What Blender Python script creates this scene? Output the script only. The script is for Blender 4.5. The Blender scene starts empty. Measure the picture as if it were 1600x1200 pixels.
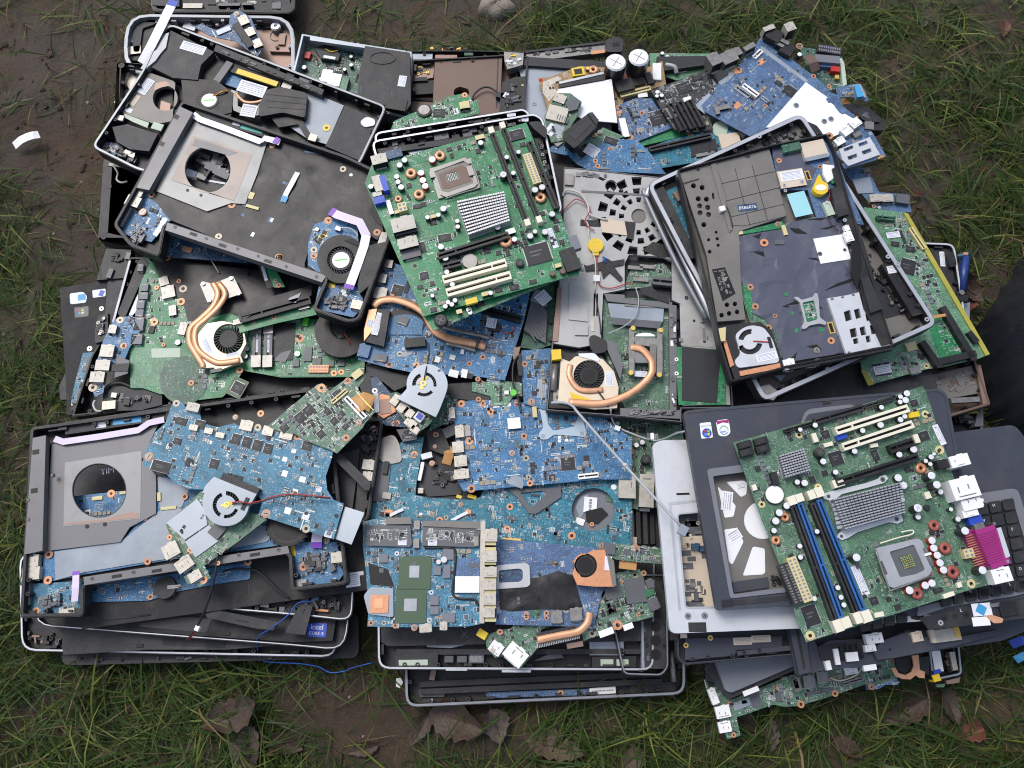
import bpy, math, random
import numpy as np
from mathutils import Vector, Matrix
from mathutils.geometry import tessellate_polygon, delaunay_2d_cdt

# ------------------------------------------------------------------ camera, sky, sun, exposure
SC = bpy.context.scene
CAM_H, TILT, FPX = 1.30, math.radians(17.0),1330.0
cam_d = bpy.data.cameras.new('camera'); cam = bpy.data.objects.new('camera', cam_d)
SC.collection.objects.link(cam); SC.camera = cam
cam_d.sensor_width = 36.0; cam_d.lens = 36.0 * FPX / 1600.0
cam_d.clip_start = 0.01; cam_d.clip_end = 500.0
cam.location = (0,0, CAM_H); cam.rotation_euler = (TILT, 0,0)

SUN_EL, SUN_ROT = math.radians(58), math.radians(-40)
world = bpy.data.worlds.new('World'); SC.world = world; world.use_nodes = True
wn = world.node_tree.nodes; wl = world.node_tree.links
sky = wn.new('ShaderNodeTexSky'); sky.sky_type = 'NISHITA'; sky.sun_disc = False
sky.sun_elevation = SUN_EL; sky.sun_rotation = SUN_ROT; sky.air_density = 1.0; sky.dust_density = 3.0
hs = wn.new('ShaderNodeHueSaturation'); hs.inputs['Saturation'].default_value = 0.72
wl.new(sky.outputs[0], hs.inputs['Color']); wl.new(hs.outputs[0], wn['Background'].inputs['Color'])
wn['Background'].inputs['Strength'].default_value = 0.15
sun_d = bpy.data.lights.new('sun', 'SUN'); sun_d.energy = 1.2; sun_d.angle = math.radians(22); sun_d.color = (1.0,0.97,0.93)
sun = bpy.data.objects.new('sun', sun_d); SC.collection.objects.link(sun)
sun.rotation_euler = (math.radians(90) - SUN_EL, 0, math.pi - SUN_ROT)
sun.location = (0,0,5)
SC.render.filter_size = 1.1; SC.cycles.filter_width = 1.1
SC.view_settings.view_transform = 'Standard'; SC.view_settings.look = 'None'
SC.view_settings.gamma = 1.0; SC.view_settings.use_curve_mapping = False
SC.view_settings.exposure = 0.36

# ------------------------------------------------------------------ materials
def _mat(name):
    m = bpy.data.materials.new(name); m.use_nodes = True
    nt = m.node_tree; return m, nt.nodes, nt.links, nt.nodes['Principled BSDF']
def nd(N, t, **k):
    n = N.new(t)
    for a, b in k.items():
        if a in n.inputs: n.inputs[a].default_value = b
        else: setattr(n, a, b)
    return n
def mat(name, col, rough=.5, metal=0.0, var=.18, scale=45.0, bump=0.0, bscale=300.0, spec=.5, dirt=0.0, aniso=None):
    m, N, L, B = _mat(name)
    tc = nd(N, 'ShaderNodeTexCoord')
    no = nd(N, 'ShaderNodeTexNoise', Scale=scale, Detail=4.0)
    L.new(tc.outputs['Object'], no.inputs['Vector'])
    mx = nd(N, 'ShaderNodeMix', data_type='RGBA')
    c = Vector(col)
    mx.inputs[6].default_value = (*(c * (1 - var)),1); mx.inputs[7].default_value = (*[min(1, x) for x in c * (1 + var)],1)
    L.new(no.outputs['Fac'], mx.inputs[0]); last = mx.outputs[2]
    if dirt:
        n2 = nd(N, 'ShaderNodeTexNoise', Scale=scale * .6, Detail=8.0, Roughness=.7); L.new(tc.outputs['Object'], n2.inputs['Vector'])
        rp = nd(N, 'ShaderNodeMapRange'); rp.inputs[1].default_value = .5; rp.inputs[2].default_value = .72; rp.inputs[4].default_value = dirt
        L.new(n2.outputs['Fac'], rp.inputs[0])
        m2 = nd(N, 'ShaderNodeMix', data_type='RGBA'); m2.inputs[7].default_value = (.10, .085, .065,1)
        L.new(rp.outputs[0], m2.inputs[0]); L.new(last, m2.inputs[6]); last = m2.outputs[2]
        for sx, sy in ((16,420),(300,22)):
            mp = nd(N, 'ShaderNodeMapping'); mp.inputs['Scale'].default_value = (sx, sy, 1); mp.inputs['Rotation'].default_value = (0,0, .5); L.new(tc.outputs['Object'], mp.inputs['Vector'])
            ns = nd(N, 'ShaderNodeTexNoise', Scale=1.0, Detail=2.0); L.new(mp.outputs[0], ns.inputs['Vector'])
            rs = nd(N, 'ShaderNodeMapRange'); rs.inputs[1].default_value = .69; rs.inputs[2].default_value = .76; rs.inputs[4].default_value = min(.55, dirt * 1.3); L.new(ns.outputs['Fac'], rs.inputs[0])
            m5 = nd(N, 'ShaderNodeMix', data_type='RGBA'); m5.inputs[7].default_value = (*(c * .8 + Vector((.06, .06, .062))),1); L.new(rs.outputs[0], m5.inputs[0]); L.new(last, m5.inputs[6]); last = m5.outputs[2]
    L.new(last, B.inputs['Base Color'])
    rr = nd(N, 'ShaderNodeMapRange'); rr.inputs[3].default_value = max(.03, rough - .1); rr.inputs[4].default_value = min(1, rough + .12)
    L.new(no.outputs['Fac'], rr.inputs[0]); L.new(rr.outputs[0], B.inputs['Roughness'])
    B.inputs['Metallic'].default_value = metal; B.inputs['Specular IOR Level'].default_value = spec
    if bump:
        nb = nd(N, 'ShaderNodeTexNoise', Scale=bscale, Detail=3.0); L.new(tc.outputs['Object'], nb.inputs['Vector'])
        bp = nd(N, 'ShaderNodeBump', Strength=bump, Distance=.004); L.new(nb.outputs['Fac'], bp.inputs['Height'])
        L.new(bp.outputs[0], B.inputs['Normal'])
    return m
def pcb(name, base, trace, rough=.38, pads=.5):
    """solder mask over copper: bundles of traces in three directions, copper pours, vias"""
    m, N, L, B = _mat(name); base = [v * .84 for v in base]; trace = [v * .84 for v in trace]
    tc = nd(N, 'ShaderNodeTexCoord')
    vor = nd(N, 'ShaderNodeTexVoronoi', Scale=85.0, distance='CHEBYCHEV'); L.new(tc.outputs['Object'], vor.inputs['Vector'])
    sep = nd(N, 'ShaderNodeSeparateColor'); L.new(vor.outputs['Color'], sep.inputs[0])
    waves = []
    for i, rot in enumerate((0,90,45)):
        mp = nd(N, 'ShaderNodeMapping'); mp.inputs['Rotation'].default_value = (0,0, math.radians(rot))
        L.new(tc.outputs['Object'], mp.inputs['Vector'])
        w = nd(N, 'ShaderNodeTexWave', Scale=150.0 + 30 * i, Distortion=.6); w.inputs['Detail Scale'].default_value = .3
        L.new(mp.outputs[0], w.inputs['Vector']); waves.append(w.outputs['Fac'])
    def math_(op, a, b):
        n = nd(N, 'ShaderNodeMath', operation=op)
        for i, v in enumerate((a, b)):
            if isinstance(v, (int, float)): n.inputs[i].default_value = v
            else: L.new(v, n.inputs[i])
        return n.outputs[0]
    g1 = math_('GREATER_THAN', sep.outputs[0], .45); g2 = math_('GREATER_THAN', sep.outputs[0], .8)
    mA = nd(N, 'ShaderNodeMix'); L.new(g1, mA.inputs[0]); L.new(waves[0], mA.inputs[2]); L.new(waves[1], mA.inputs[3])
    mB = nd(N, 'ShaderNodeMix'); L.new(g2, mB.inputs[0]); L.new(mA.outputs[0], mB.inputs[2]); L.new(waves[2], mB.inputs[3])
    tr = math_('GREATER_THAN', mB.outputs[0], .62)
    act = math_('GREATER_THAN', sep.outputs[1], .42)
    tr = math_('MULTIPLY', tr, act)
    pour = nd(N, 'ShaderNodeTexVoronoi', Scale=38.0, distance='MANHATTAN'); L.new(tc.outputs['Object'], pour.inputs['Vector'])
    sp = nd(N, 'ShaderNodeSeparateColor'); L.new(pour.outputs['Color'], sp.inputs[0])
    via = nd(N, 'ShaderNodeTexVoronoi', Scale=420.0); L.new(tc.outputs['Object'], via.inputs['Vector'])
    vs = nd(N, 'ShaderNodeSeparateColor'); L.new(via.outputs['Color'], vs.inputs[0])
    vdot = math_('MULTIPLY', math_('LESS_THAN', via.outputs['Distance'], .33), math_('GREATER_THAN', vs.outputs[0], .72))
    vdot = math_('MULTIPLY', vdot, math_('GREATER_THAN', sp.outputs[1], .35))
    b = Vector(base)
    m1 = nd(N, 'ShaderNodeMix', data_type='RGBA'); m1.inputs[6].default_value = (*(b * .72),1); m1.inputs[7].default_value = (*(b * 1.25),1)
    L.new(sp.outputs[0], m1.inputs[0])
    m2 = nd(N, 'ShaderNodeMix', data_type='RGBA'); m2.inputs[7].default_value = (*trace, 1)
    L.new(math_('MULTIPLY', tr, .75), m2.inputs[0]); L.new(m1.outputs[2], m2.inputs[6])
    m3 = nd(N, 'ShaderNodeMix', data_type='RGBA'); m3.inputs[7].default_value = (.52, .55, .5,1)
    L.new(math_('MULTIPLY', vdot, pads), m3.inputs[0]); L.new(m2.outputs[2], m3.inputs[6])
    last = m3.outputs[2]
    for sx, sy, thr, tone, k in ((520,900, .60, Vector(trace) * 1.2 + Vector((.03, .05, .06)), .6),(1000,560, .74, b * .25, .8)):   # footprints and fine print
        mp = nd(N, 'ShaderNodeMapping'); mp.inputs['Scale'].default_value = (sx, sy, 1); L.new(tc.outputs['Object'], mp.inputs['Vector'])
        vo = nd(N, 'ShaderNodeTexVoronoi', Scale=1.0, distance='CHEBYCHEV'); L.new(mp.outputs[0], vo.inputs['Vector'])
        sq = nd(N, 'ShaderNodeSeparateColor'); L.new(vo.outputs['Color'], sq.inputs[0])
        nn = nd(N, 'ShaderNodeTexNoise', Scale=46.0, Detail=2.0); L.new(mp.outputs[0], nn.inputs['Vector']); L.new(tc.outputs['Object'], nn.inputs['Vector'])
        q = math_('MULTIPLY', math_('GREATER_THAN', sq.outputs[0], thr), math_('LESS_THAN', vo.outputs['Distance'], .42)); q = math_('MULTIPLY', q, math_('GREATER_THAN', nn.outputs['Fac'], .47))
        mq = nd(N, 'ShaderNodeMix', data_type='RGBA'); mq.inputs[7].default_value = (*tone, 1); L.new(math_('MULTIPLY', q, k), mq.inputs[0]); L.new(last, mq.inputs[6]); last = mq.outputs[2]
    no = nd(N, 'ShaderNodeTexNoise', Scale=22.0, Detail=6.0); L.new(tc.outputs['Object'], no.inputs['Vector'])
    dm = nd(N, 'ShaderNodeMapRange'); dm.inputs[1].default_value = .45; dm.inputs[2].default_value = .8; dm.inputs[4].default_value = .22
    L.new(no.outputs['Fac'], dm.inputs[0])
    m4 = nd(N, 'ShaderNodeMix', data_type='RGBA'); m4.inputs[7].default_value = (*((b + Vector((.16, .17, .17))) * .6),1)
    L.new(dm.outputs[0], m4.inputs[0]); L.new(last, m4.inputs[6])
    L.new(m4.outputs[2], B.inputs['Base Color'])
    rr = nd(N, 'ShaderNodeMapRange'); rr.inputs[3].default_value = rough - .12; rr.inputs[4].default_value = rough + .2
    L.new(no.outputs['Fac'], rr.inputs[0]); L.new(rr.outputs[0], B.inputs['Roughness'])
    bp = nd(N, 'ShaderNodeBump', Strength=.25, Distance=.0004); L.new(tr, bp.inputs['Height']); L.new(bp.outputs[0], B.inputs['Normal'])
    return m
def mylar(name, col, rough, strength, scale, spec=.5, thin=None):
    """plastic film: smooth sheet with creases"""
    m, N, L, B = _mat(name)
    tc = nd(N, 'ShaderNodeTexCoord')
    n1 = nd(N, 'ShaderNodeTexNoise', Scale=scale, Detail=3.0, Distortion=.5); L.new(tc.outputs['Object'], n1.inputs['Vector'])
    v = nd(N, 'ShaderNodeTexVoronoi', Scale=scale * .8); L.new(n1.outputs['Color'], v.inputs['Vector'])
    v.inputs['Scale'].default_value = 3.0
    ad = nd(N, 'ShaderNodeMath', operation='ADD'); L.new(n1.outputs['Fac'], ad.inputs[0])
    mu = nd(N, 'ShaderNodeMath', operation='MULTIPLY'); mu.inputs[1].default_value = .5; L.new(v.outputs['Distance'], mu.inputs[0]); L.new(mu.outputs[0], ad.inputs[1])
    bp = nd(N, 'ShaderNodeBump', Strength=strength, Distance=.004); L.new(ad.outputs[0], bp.inputs['Height']); L.new(bp.outputs[0], B.inputs['Normal'])
    n2 = nd(N, 'ShaderNodeTexNoise', Scale=30.0, Detail=5.0); L.new(tc.outputs['Object'], n2.inputs['Vector'])
    mx = nd(N, 'ShaderNodeMix', data_type='RGBA'); c = Vector(col)
    mx.inputs[6].default_value = (*(c * .7),1); mx.inputs[7].default_value = (*(c * 1.4),1); L.new(n2.outputs['Fac'], mx.inputs[0])
    L.new(mx.outputs[2], B.inputs['Base Color'])
    rr = nd(N, 'ShaderNodeMapRange'); rr.inputs[3].default_value = max(.05, rough - .1); rr.inputs[4].default_value = rough + .15
    L.new(n2.outputs['Fac'], rr.inputs[0]); L.new(rr.outputs[0], B.inputs['Roughness'])
    B.inputs['Specular IOR Level'].default_value = spec
    return m

GREEN = pcb('green_solder_mask', (.012, .195, .066),(.03, .31, .12))
GREEN2 = pcb('dull_green_solder_mask', (.072, .165, .098),(.14, .27, .17), rough=.42)
GREEN3 = pcb('pale_green_solder_mask', (.10, .25, .14),(.17, .34, .20), rough=.45)
DGREEN = pcb('dark_green_solder_mask', (.02, .09, .055),(.06, .20, .12), rough=.42)
BLUE = pcb('blue_solder_mask', (.030, .15, .335),(.07, .27, .48), rough=.42)
BLUE2 = pcb('slate_blue_solder_mask', (.062, .13, .27),(.12, .225, .40), rough=.45, pads=.35)
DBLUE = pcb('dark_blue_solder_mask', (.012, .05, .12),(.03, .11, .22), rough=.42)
BLUE3 = pcb('steel_blue_solder_mask', (.028, .165, .275),(.07, .28, .42), rough=.42)
TEAL = pcb('teal_solder_mask', (.004, .135, .215),(.03, .31, .42), rough=.40)
BPCB = pcb('black_solder_mask', (.016, .017, .018),(.05, .052, .055), rough=.45)
TAN = pcb('tan_board', (.36, .22, .09),(.45, .33, .18), rough=.55, pads=.25)

BLK = mat('black_plastic', (.012, .0125, .0148), .42, var=.3, bump=.15, bscale=900, dirt=.25, spec=.38)
BLK2 = mat('charcoal_plastic', (.021, .022, .026), .46, var=.3, bump=.15, bscale=900, dirt=.42, spec=.38)
MATTE = mat('matte_black_cover', (.018, .0185, .021), .6, var=.25, bump=.1, bscale=1200, dirt=.42, spec=.3)
PALM = mat('dark_slate_plastic', (.038, .044, .062), .48, var=.2, bump=.12, bscale=1500, dirt=.3, spec=.4)
LID = mat('black_gloss_lid', (.012, .012, .014), .28, var=.3)
CHIP = mat('chip_black', (.020, .021, .024), .5, var=.2, spec=.4)
CHIPG = mat('chip_grey', (.09, .095, .105), .45, var=.2)
STEEL = mat('tinned_steel', (.23, .225, .215), .4, metal=.6, var=.35, scale=140, dirt=.35)
CREAM = mat('nickel_port_shell', (.46, .43, .37), .42, metal=.3, var=.25, scale=170, dirt=.3)
SILVER = mat('silver_rim', (.46, .48, .52), .38, metal=.55, var=.1, dirt=.12)
RIMG = mat('grey_rim', (.22, .235, .26), .4, metal=.4, var=.15, dirt=.2)
WHITE = mat('white_plastic', (.78, .78, .77), .45, var=.06)
WPAINT = mat('pale_lid_paint', (.56, .58, .61), .36, metal=.2, var=.06, dirt=.15)
WPLATE = mat('white_insulator', (.80, .81, .83), .4, var=.05, dirt=.06)
IVORY = mat('ivory_slot', (.72, .68, .54), .45, var=.08)
YCREAM = mat('cream_connector', (.58, .50, .25), .45, var=.1)
YELLOW = mat('yellow_plastic', (.72, .50, .02), .4, var=.1)
COPPER = mat('copper', (.66, .35, .20), .40, metal=.35, var=.28, scale=90, dirt=.12)
ORANGE = mat('copper_ring', (.58, .27, .14), .45, metal=.3, var=.25, scale=200)
ORANGE2 = mat('dull_copper_ring', (.44, .22, .13), .5, metal=.3, var=.35, scale=200, dirt=.4)
TINNED = mat('tinned_ring', (.34, .30, .24), .45, metal=.4, var=.3, scale=200, dirt=.3)
PALEB = mat('pale_blue_steel', (.36, .45, .53), .4, metal=.2, var=.1)
ROSE = mat('copper_coated_plastic', (.25, .165, .135), .44, metal=.35, var=.28, scale=22, dirt=.5)
MAG = mat('magnesium_plate', (.135, .135, .145), .46, metal=.3, var=.28, scale=22, dirt=.35)
MAGL = mat('light_magnesium', (.205, .21, .215), .44, metal=.35, var=.25, scale=22, dirt=.4)
MAGB = mat('brown_grey_shield', (.172, .163, .152), .5, metal=.25, var=.22, scale=30, dirt=.4, spec=.4)
BROWN = mat('brown_coated_plastic', (.135, .085, .065), .5, metal=.15, var=.12, scale=60, dirt=.2)
SHEET = mat('bluish_sheet_metal', (.27, .305, .35), .38, metal=.4, var=.12, scale=20, dirt=.12)
BFILM = mat('frosted_blue_film', (.27, .315, .365), .40, var=.5, scale=22, dirt=.3)
ALU = mat('heatsink_aluminium', (.44, .45, .47), .42, metal=.6, var=.15)
ALUL = mat('bright_aluminium', (.42, .43, .45), .42, metal=.5, var=.15)
FANB = mat('fan_black', (.008, .008, .009), .42, var=.2, spec=.3)
TOPB = mat('capacitor_sleeve', (.02, .02, .022), .35)
CAPT = mat('capacitor_top', (.50, .51, .52), .38, metal=.4, var=.12)
CAPW = mat('polymer_capacitor_top', (.80, .80, .81), .35, metal=.3, var=.05)
RED = mat('red_plastic', (.45, .02, .015), .4)
PINK = mat('magenta_plastic', (.30, .018, .165), .45, var=.2)
VBLUE = mat('blue_connector', (.015, .06, .42), .42)
SBLUE = mat('blue_slot', (.02, .10, .30), .45)
CYAN = mat('sky_blue_label', (.05, .30, .56), .45, var=.05)
PALEC = mat('pale_cyan_label', (.30, .60, .66), .5, var=.06)
TEALL = mat('teal_label', (.08, .42, .34), .5, var=.05)
PAPER = mat('paper_label', (.72, .74, .80), .55, var=.05, dirt=.06)
INK = mat('label_ink', (.20, .21, .28), .6)
RIBB = mat('ribbon_white', (.74, .76, .82), .42, var=.05, dirt=.1)
RIBP = mat('ribbon_lilac', (.62, .54, .68), .42, var=.07, dirt=.1)
PURP = mat('ribbon_purple', (.20, .05, .45), .45)
FLEX = mat('orange_flex_cable', (.48, .25, .08), .4, var=.15)
GPUG = mat('chip_carrier_green', (.045, .09, .045), .45, var=.15)
DIE = mat('silicon_die', (.36, .38, .41), .25, metal=.4, var=.1)
WIREB = mat('black_wire', (.012, .012, .013), .5)
WIRER = mat('red_wire', (.40, .02, .02), .5)
WIREU = mat('blue_wire', (.01, .09, .42), .45)
WIREG = mat('grey_wire', (.36, .38, .40), .45)
WIREW = mat('white_wire', (.55, .54, .51), .5)
GOLD = mat('gold_pads', (.62, .43, .12), .4, metal=.6)
BEIGE = mat('beige_pad', (.58, .49, .38), .6, var=.1)
LGREENF = mat('pale_green_film', (.42, .50, .40), .5)
TAPE = mat('black_tape', (.018, .018, .018), .65, bump=.3, bscale=120)
SHEETB = mat('charcoal_insulator', (.022, .024, .028), .42, var=.15, spec=.4)
FCREAM = mat('cream_fan_housing', (.66, .56, .42), .42, metal=.2, var=.1, dirt=.12)
MYL = mylar('black_mylar', (.010, .010, .012), .40, .3,18, spec=.34)
MYLB = mylar('blue_sheen_mylar', (.066, .070, .10), .2, .4,11, spec=.8)
SOLDER = mat('solder', (.50, .52, .52), .4, metal=.3)
TANC = mat('ceramic_tan', (.30, .24, .17), .5)
SILK = mat('silkscreen', (.62, .66, .64), .6)
BAG = mylar('black_sack_film', (.016, .018, .024), .26, .25,7)
MAGC = mat('grey_magnesium', (.37, .37, .362), .44, metal=.25, var=.2, scale=22, dirt=.4)
STAIN = mat('stained_plate', (.20, .172, .158), .44, metal=.35, var=.3, scale=20, dirt=.4)
YEDGE = mat('board_edge_yellow', (.36, .33, .05), .5, var=.2)
LIME = mat('lime_tag', (.10, .55, .04), .4)
PALMG = mat('grey_touchpad_plastic', (.15, .16, .185), .48, var=.12, dirt=.2)

# ------------------------------------------------------------------ from a place in the photograph to a real point at a real height
CROPS = {'A': (0,0), 'B': (400,0), 'C': (760,0), 'D': (1060,0), 'E': (0,300), 'F': (400,300), 'G': (760,300), 'H': (1060,300),
         'I': (0,560), 'J': (400,560), 'K': (760,560), 'L': (1060,560), 'M': (0,795), 'N': (400,795), 'P': (760,795), 'Q': (1060,795)}
CROPS = {k: (*v, .3375) for k, v in CROPS.items()}
CROPS.update({'U': (560,170, .29173), 'V': (1130,590, .34997), 'W': (1400,360, .2833), 'X': (0,0, .1875), 'Y': (1300,0, .1875), '': (0,0,1.0)})
CUR = ['']
def O(c): CUR[0] = c
def px(p):
    a, b, s = CROPS[CUR[0]]; return a + p[0] * s, b + p[1] * s
def cv(c, *pts):
    a, b, s = CROPS[c]; A, B_, S = CROPS[CUR[0]]
    r = [((a + x * s - A) / S, (b + y * s - B_) / S) for x, y in pts]
    return r if len(r) > 1 else r[0]
CO = Vector((0,0, CAM_H)); CR = cam.rotation_euler.to_matrix()
def ray(p):
    x, y = px(p); return CR @ Vector(((x - 800) / FPX, -(y - 600) / FPX, -1.0))
def W(p, z):
    d = ray(p); return CO + d * ((z - CAM_H) / d.z)

def rq(pts, r=30, n=4):
    """polygon with rounded corners"""
    out = []; N = len(pts)
    for i in range(N):
        p0, p, p1 = Vector(pts[i - 1]), Vector(pts[i]), Vector(pts[(i + 1) % N])
        a, b = (p0 - p),(p1 - p); d = min(r, a.length * .45, b.length * .45)
        a = p + a.normalized() * d; b = p + b.normalized() * d
        for k in range(n + 1):
            t = k / n; out.append(tuple((1 - t) ** 2 * a + 2 * t * (1 - t) * p + t * t * b))
    return out
def arc(cx, cy, r, a0=0, a1=360, n=24, ry=None):
    ry = ry or r; full = abs(a1 - a0) >= 360
    m = n if full else n + 1
    return [(cx + r * math.cos(math.radians(a0 + (a1 - a0) * i / n)), cy + ry * math.sin(math.radians(a0 + (a1 - a0) * i / n))) for i in range(m)]
def area(p): return sum(p[i - 1][0] * p[i][1] - p[i][0] * p[i - 1][1] for i in range(len(p))) / 2
def inset(p, d):
    """local polygon moved inwards by d metres"""
    if area(p) < 0: p = p[::-1]
    N = len(p); out = []
    for i in range(N):
        a, b, c = Vector(p[i - 1]), Vector(p[i]), Vector(p[(i + 1) % N])
        e1, e2 = (b - a),(c - b)
        if e1.length < 1e-9: e1 = e2
        if e2.length < 1e-9: e2 = e1
        n1 = Vector((-e1.y, e1.x)).normalized(); n2 = Vector((-e2.y, e2.x)).normalized()
        m = n1 + n2
        m = m.normalized() if m.length > 1e-6 else n1
        out.append(tuple(b + m * (d / max(.35, m.dot(n1)))))
    return out
def inside(p, poly):
    x, y = p; r = False; j = len(poly) - 1
    for i in range(len(poly)):
        xi, yi = poly[i]; xj, yj = poly[j]
        if (yi > y) != (yj > y) and x < (xj - xi) * (y - yi) / (yj - yi) + xi: r = not r
        j = i
    return r

COUNT = {}
class G:
    """gathers faces; local metres"""
    def __init__(s): s.v = []; s.f = []; s.mi = []; s.sm = []; s.mats = []
    def add(s, v, f, m, smooth=False):
        o = len(s.v); s.v += v
        if m not in s.mats: s.mats.append(m)
        k = s.mats.index(m)
        for q in f: s.f.append([i + o for i in q]); s.mi.append(k); s.sm.append(smooth)
    def prism(s, p, z0, z1, m, holes=(), smooth=False):
        if area(p) < 0: p = p[::-1]
        hs_ = [h[::-1] if area(h) > 0 else h for h in holes]
        n = len(p)
        if not hs_:
            v = [(x, y, z0) for x, y in p] + [(x, y, z1) for x, y in p]
            f = [list(range(n, 2 * n)), list(range(n - 1,-1,-1))]
            f += [[i, (i + 1) % n, n + (i + 1) % n, n + i] for i in range(n)]
            s.add(v, f, m); return
        loops = [p] + hs_; flat = [q for l in loops for q in l]; T_ = len(flat)
        tris = tessellate_polygon([[Vector((x, y, 0)) for x, y in l] for l in loops])
        v = [(x, y, z0) for x, y in flat] + [(x, y, z1) for x, y in flat]; f = []
        for t in tris:
            a, b, c = [Vector(flat[i]) for i in t]
            t = list(t) if (b - a).cross(c - a) > 0 else list(t)[::-1]
            f.append([i + T_ for i in t]); f.append(t[::-1])
        o = 0
        for l in loops:
            k = len(l); f += [[o + i, o + (i + 1) % k, T_ + o + (i + 1) % k, T_ + o + i] for i in range(k)]; o += k
        s.add(v, f, m)
    def box(s, cx, cy, w, h, z0, z1, m, a=0.0):
        c, d = math.cos(a), math.sin(a)
        s.prism([(cx + x * c - y * d, cy + x * d + y * c) for x, y in ((-w / 2,-h / 2),(w / 2,-h / 2),(w / 2, h / 2),(-w / 2, h / 2))], z0, z1, m)
    def cyl(s, cx, cy, r, z0, z1, m, n=16, r1=None, smooth=True):
        r1 = r if r1 is None else r1
        cs = [(math.cos(2 * math.pi * i / n), math.sin(2 * math.pi * i / n)) for i in range(n)]
        v = [(cx + r * a, cy + r * b, z0) for a, b in cs] + [(cx + r1 * a, cy + r1 * b, z1) for a, b in cs]
        s.add(v, [[i, (i + 1) % n, n + (i + 1) % n, n + i] for i in range(n)], m, smooth)
        s.add([(cx + r1 * a, cy + r1 * b, z1) for a, b in cs],[list(range(n))], m)
    def ring(s, cx, cy, r0, r1, z0, z1, m, n=20):
        s.prism([(cx + r1 * math.cos(2 * math.pi * i / n), cy + r1 * math.sin(2 * math.pi * i / n)) for i in range(n)], z0, z1, m,
                [[(cx + r0 * math.cos(2 * math.pi * i / n), cy + r0 * math.sin(2 * math.pi * i / n)) for i in range(n)]])
    def torus(s, cx, cy, R, r, z, m, n=18, k=8):
        v = []; f = []
        for i in range(n):
            a = 2 * math.pi * i / n; rr = r * (1 + .18 * (i % 2))
            for j in range(k):
                b = 2 * math.pi * j / k; v.append((cx + (R + rr * math.cos(b)) * math.cos(a), cy + (R + rr * math.cos(b)) * math.sin(a), z + rr * math.sin(b)))
        for i in range(n):
            for j in range(k):
                f.append([i * k + j, (i + 1) % n * k + j, (i + 1) % n * k + (j + 1) % k, i * k + (j + 1) % k])
        s.add(v, f, m, True)
    def tube(s, P, r, m, k=7, flat=1.0):
        P = smooth_path(P); v = []; f = []; n = len(P)
        for i in range(n):
            t = (P[min(i + 1, n - 1)] - P[max(i - 1,0)]).normalized()
            a = t.cross(Vector((0,0,1)))
            a = a.normalized() if a.length > 1e-4 else Vector((1,0,0)); b = a.cross(t)
            for j in range(k):
                g = 2 * math.pi * j / k; v.append(tuple(P[i] + a * r * math.cos(g) + b * r * flat * math.sin(g)))
        for i in range(n - 1):
            for j in range(k): f.append([i * k + j, i * k + (j + 1) % k, (i + 1) * k + (j + 1) % k, (i + 1) * k + j])
        f += [list(range(k))[::-1],[(n - 1) * k + j for j in range(k)]]
        s.add(v, f, m, True)
    def strip(s, P, w, th, m):
        """flat ribbon along a path, with thickness"""
        P = [Vector(p) for p in P]; v = []; f = []; n = len(P)
        for i in range(n):
            t = (P[min(i + 1, n - 1)] - P[max(i - 1,0)]); a = t.cross(Vector((0,0,1))).normalized() * w / 2
            u = Vector((0,0, th / 2))
            v += [tuple(P[i] - a - u), tuple(P[i] + a - u), tuple(P[i] + a + u), tuple(P[i] - a + u)]
        for i in range(n - 1):
            for j in range(4): f.append([i * 4 + j, i * 4 + (j + 1) % 4,(i + 1) * 4 + (j + 1) % 4,(i + 1) * 4 + j])
        f += [[3,2,1,0],[(n - 1) * 4 + j for j in range(4)]]
        s.add(v, f, m)
    def mesh(s, name):
        me = bpy.data.meshes.new(name); me.from_pydata(s.v, [], s.f)
        for m in s.mats: me.materials.append(m)
        me.polygons.foreach_set('material_index', s.mi); me.polygons.foreach_set('use_smooth', s.sm); me.update()
        return me
def smooth_path(P, n=5):
    P = [Vector(p) for p in P]
    if len(P) < 3: return P
    out = []
    for i in range(len(P) - 1):
        p0, p1, p2, p3 = P[max(i - 1,0)], P[i], P[i + 1], P[min(i + 2, len(P) - 1)]
        for k in range(n):
            t = k / n
            out.append(.5 * ((2 * p1) + (p2 - p0) * t + (2 * p0 - 5 * p1 + 4 * p2 - p3) * t * t + (3 * p1 - p0 - 3 * p2 + p3) * t ** 3))
    return out + [P[-1]]

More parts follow.
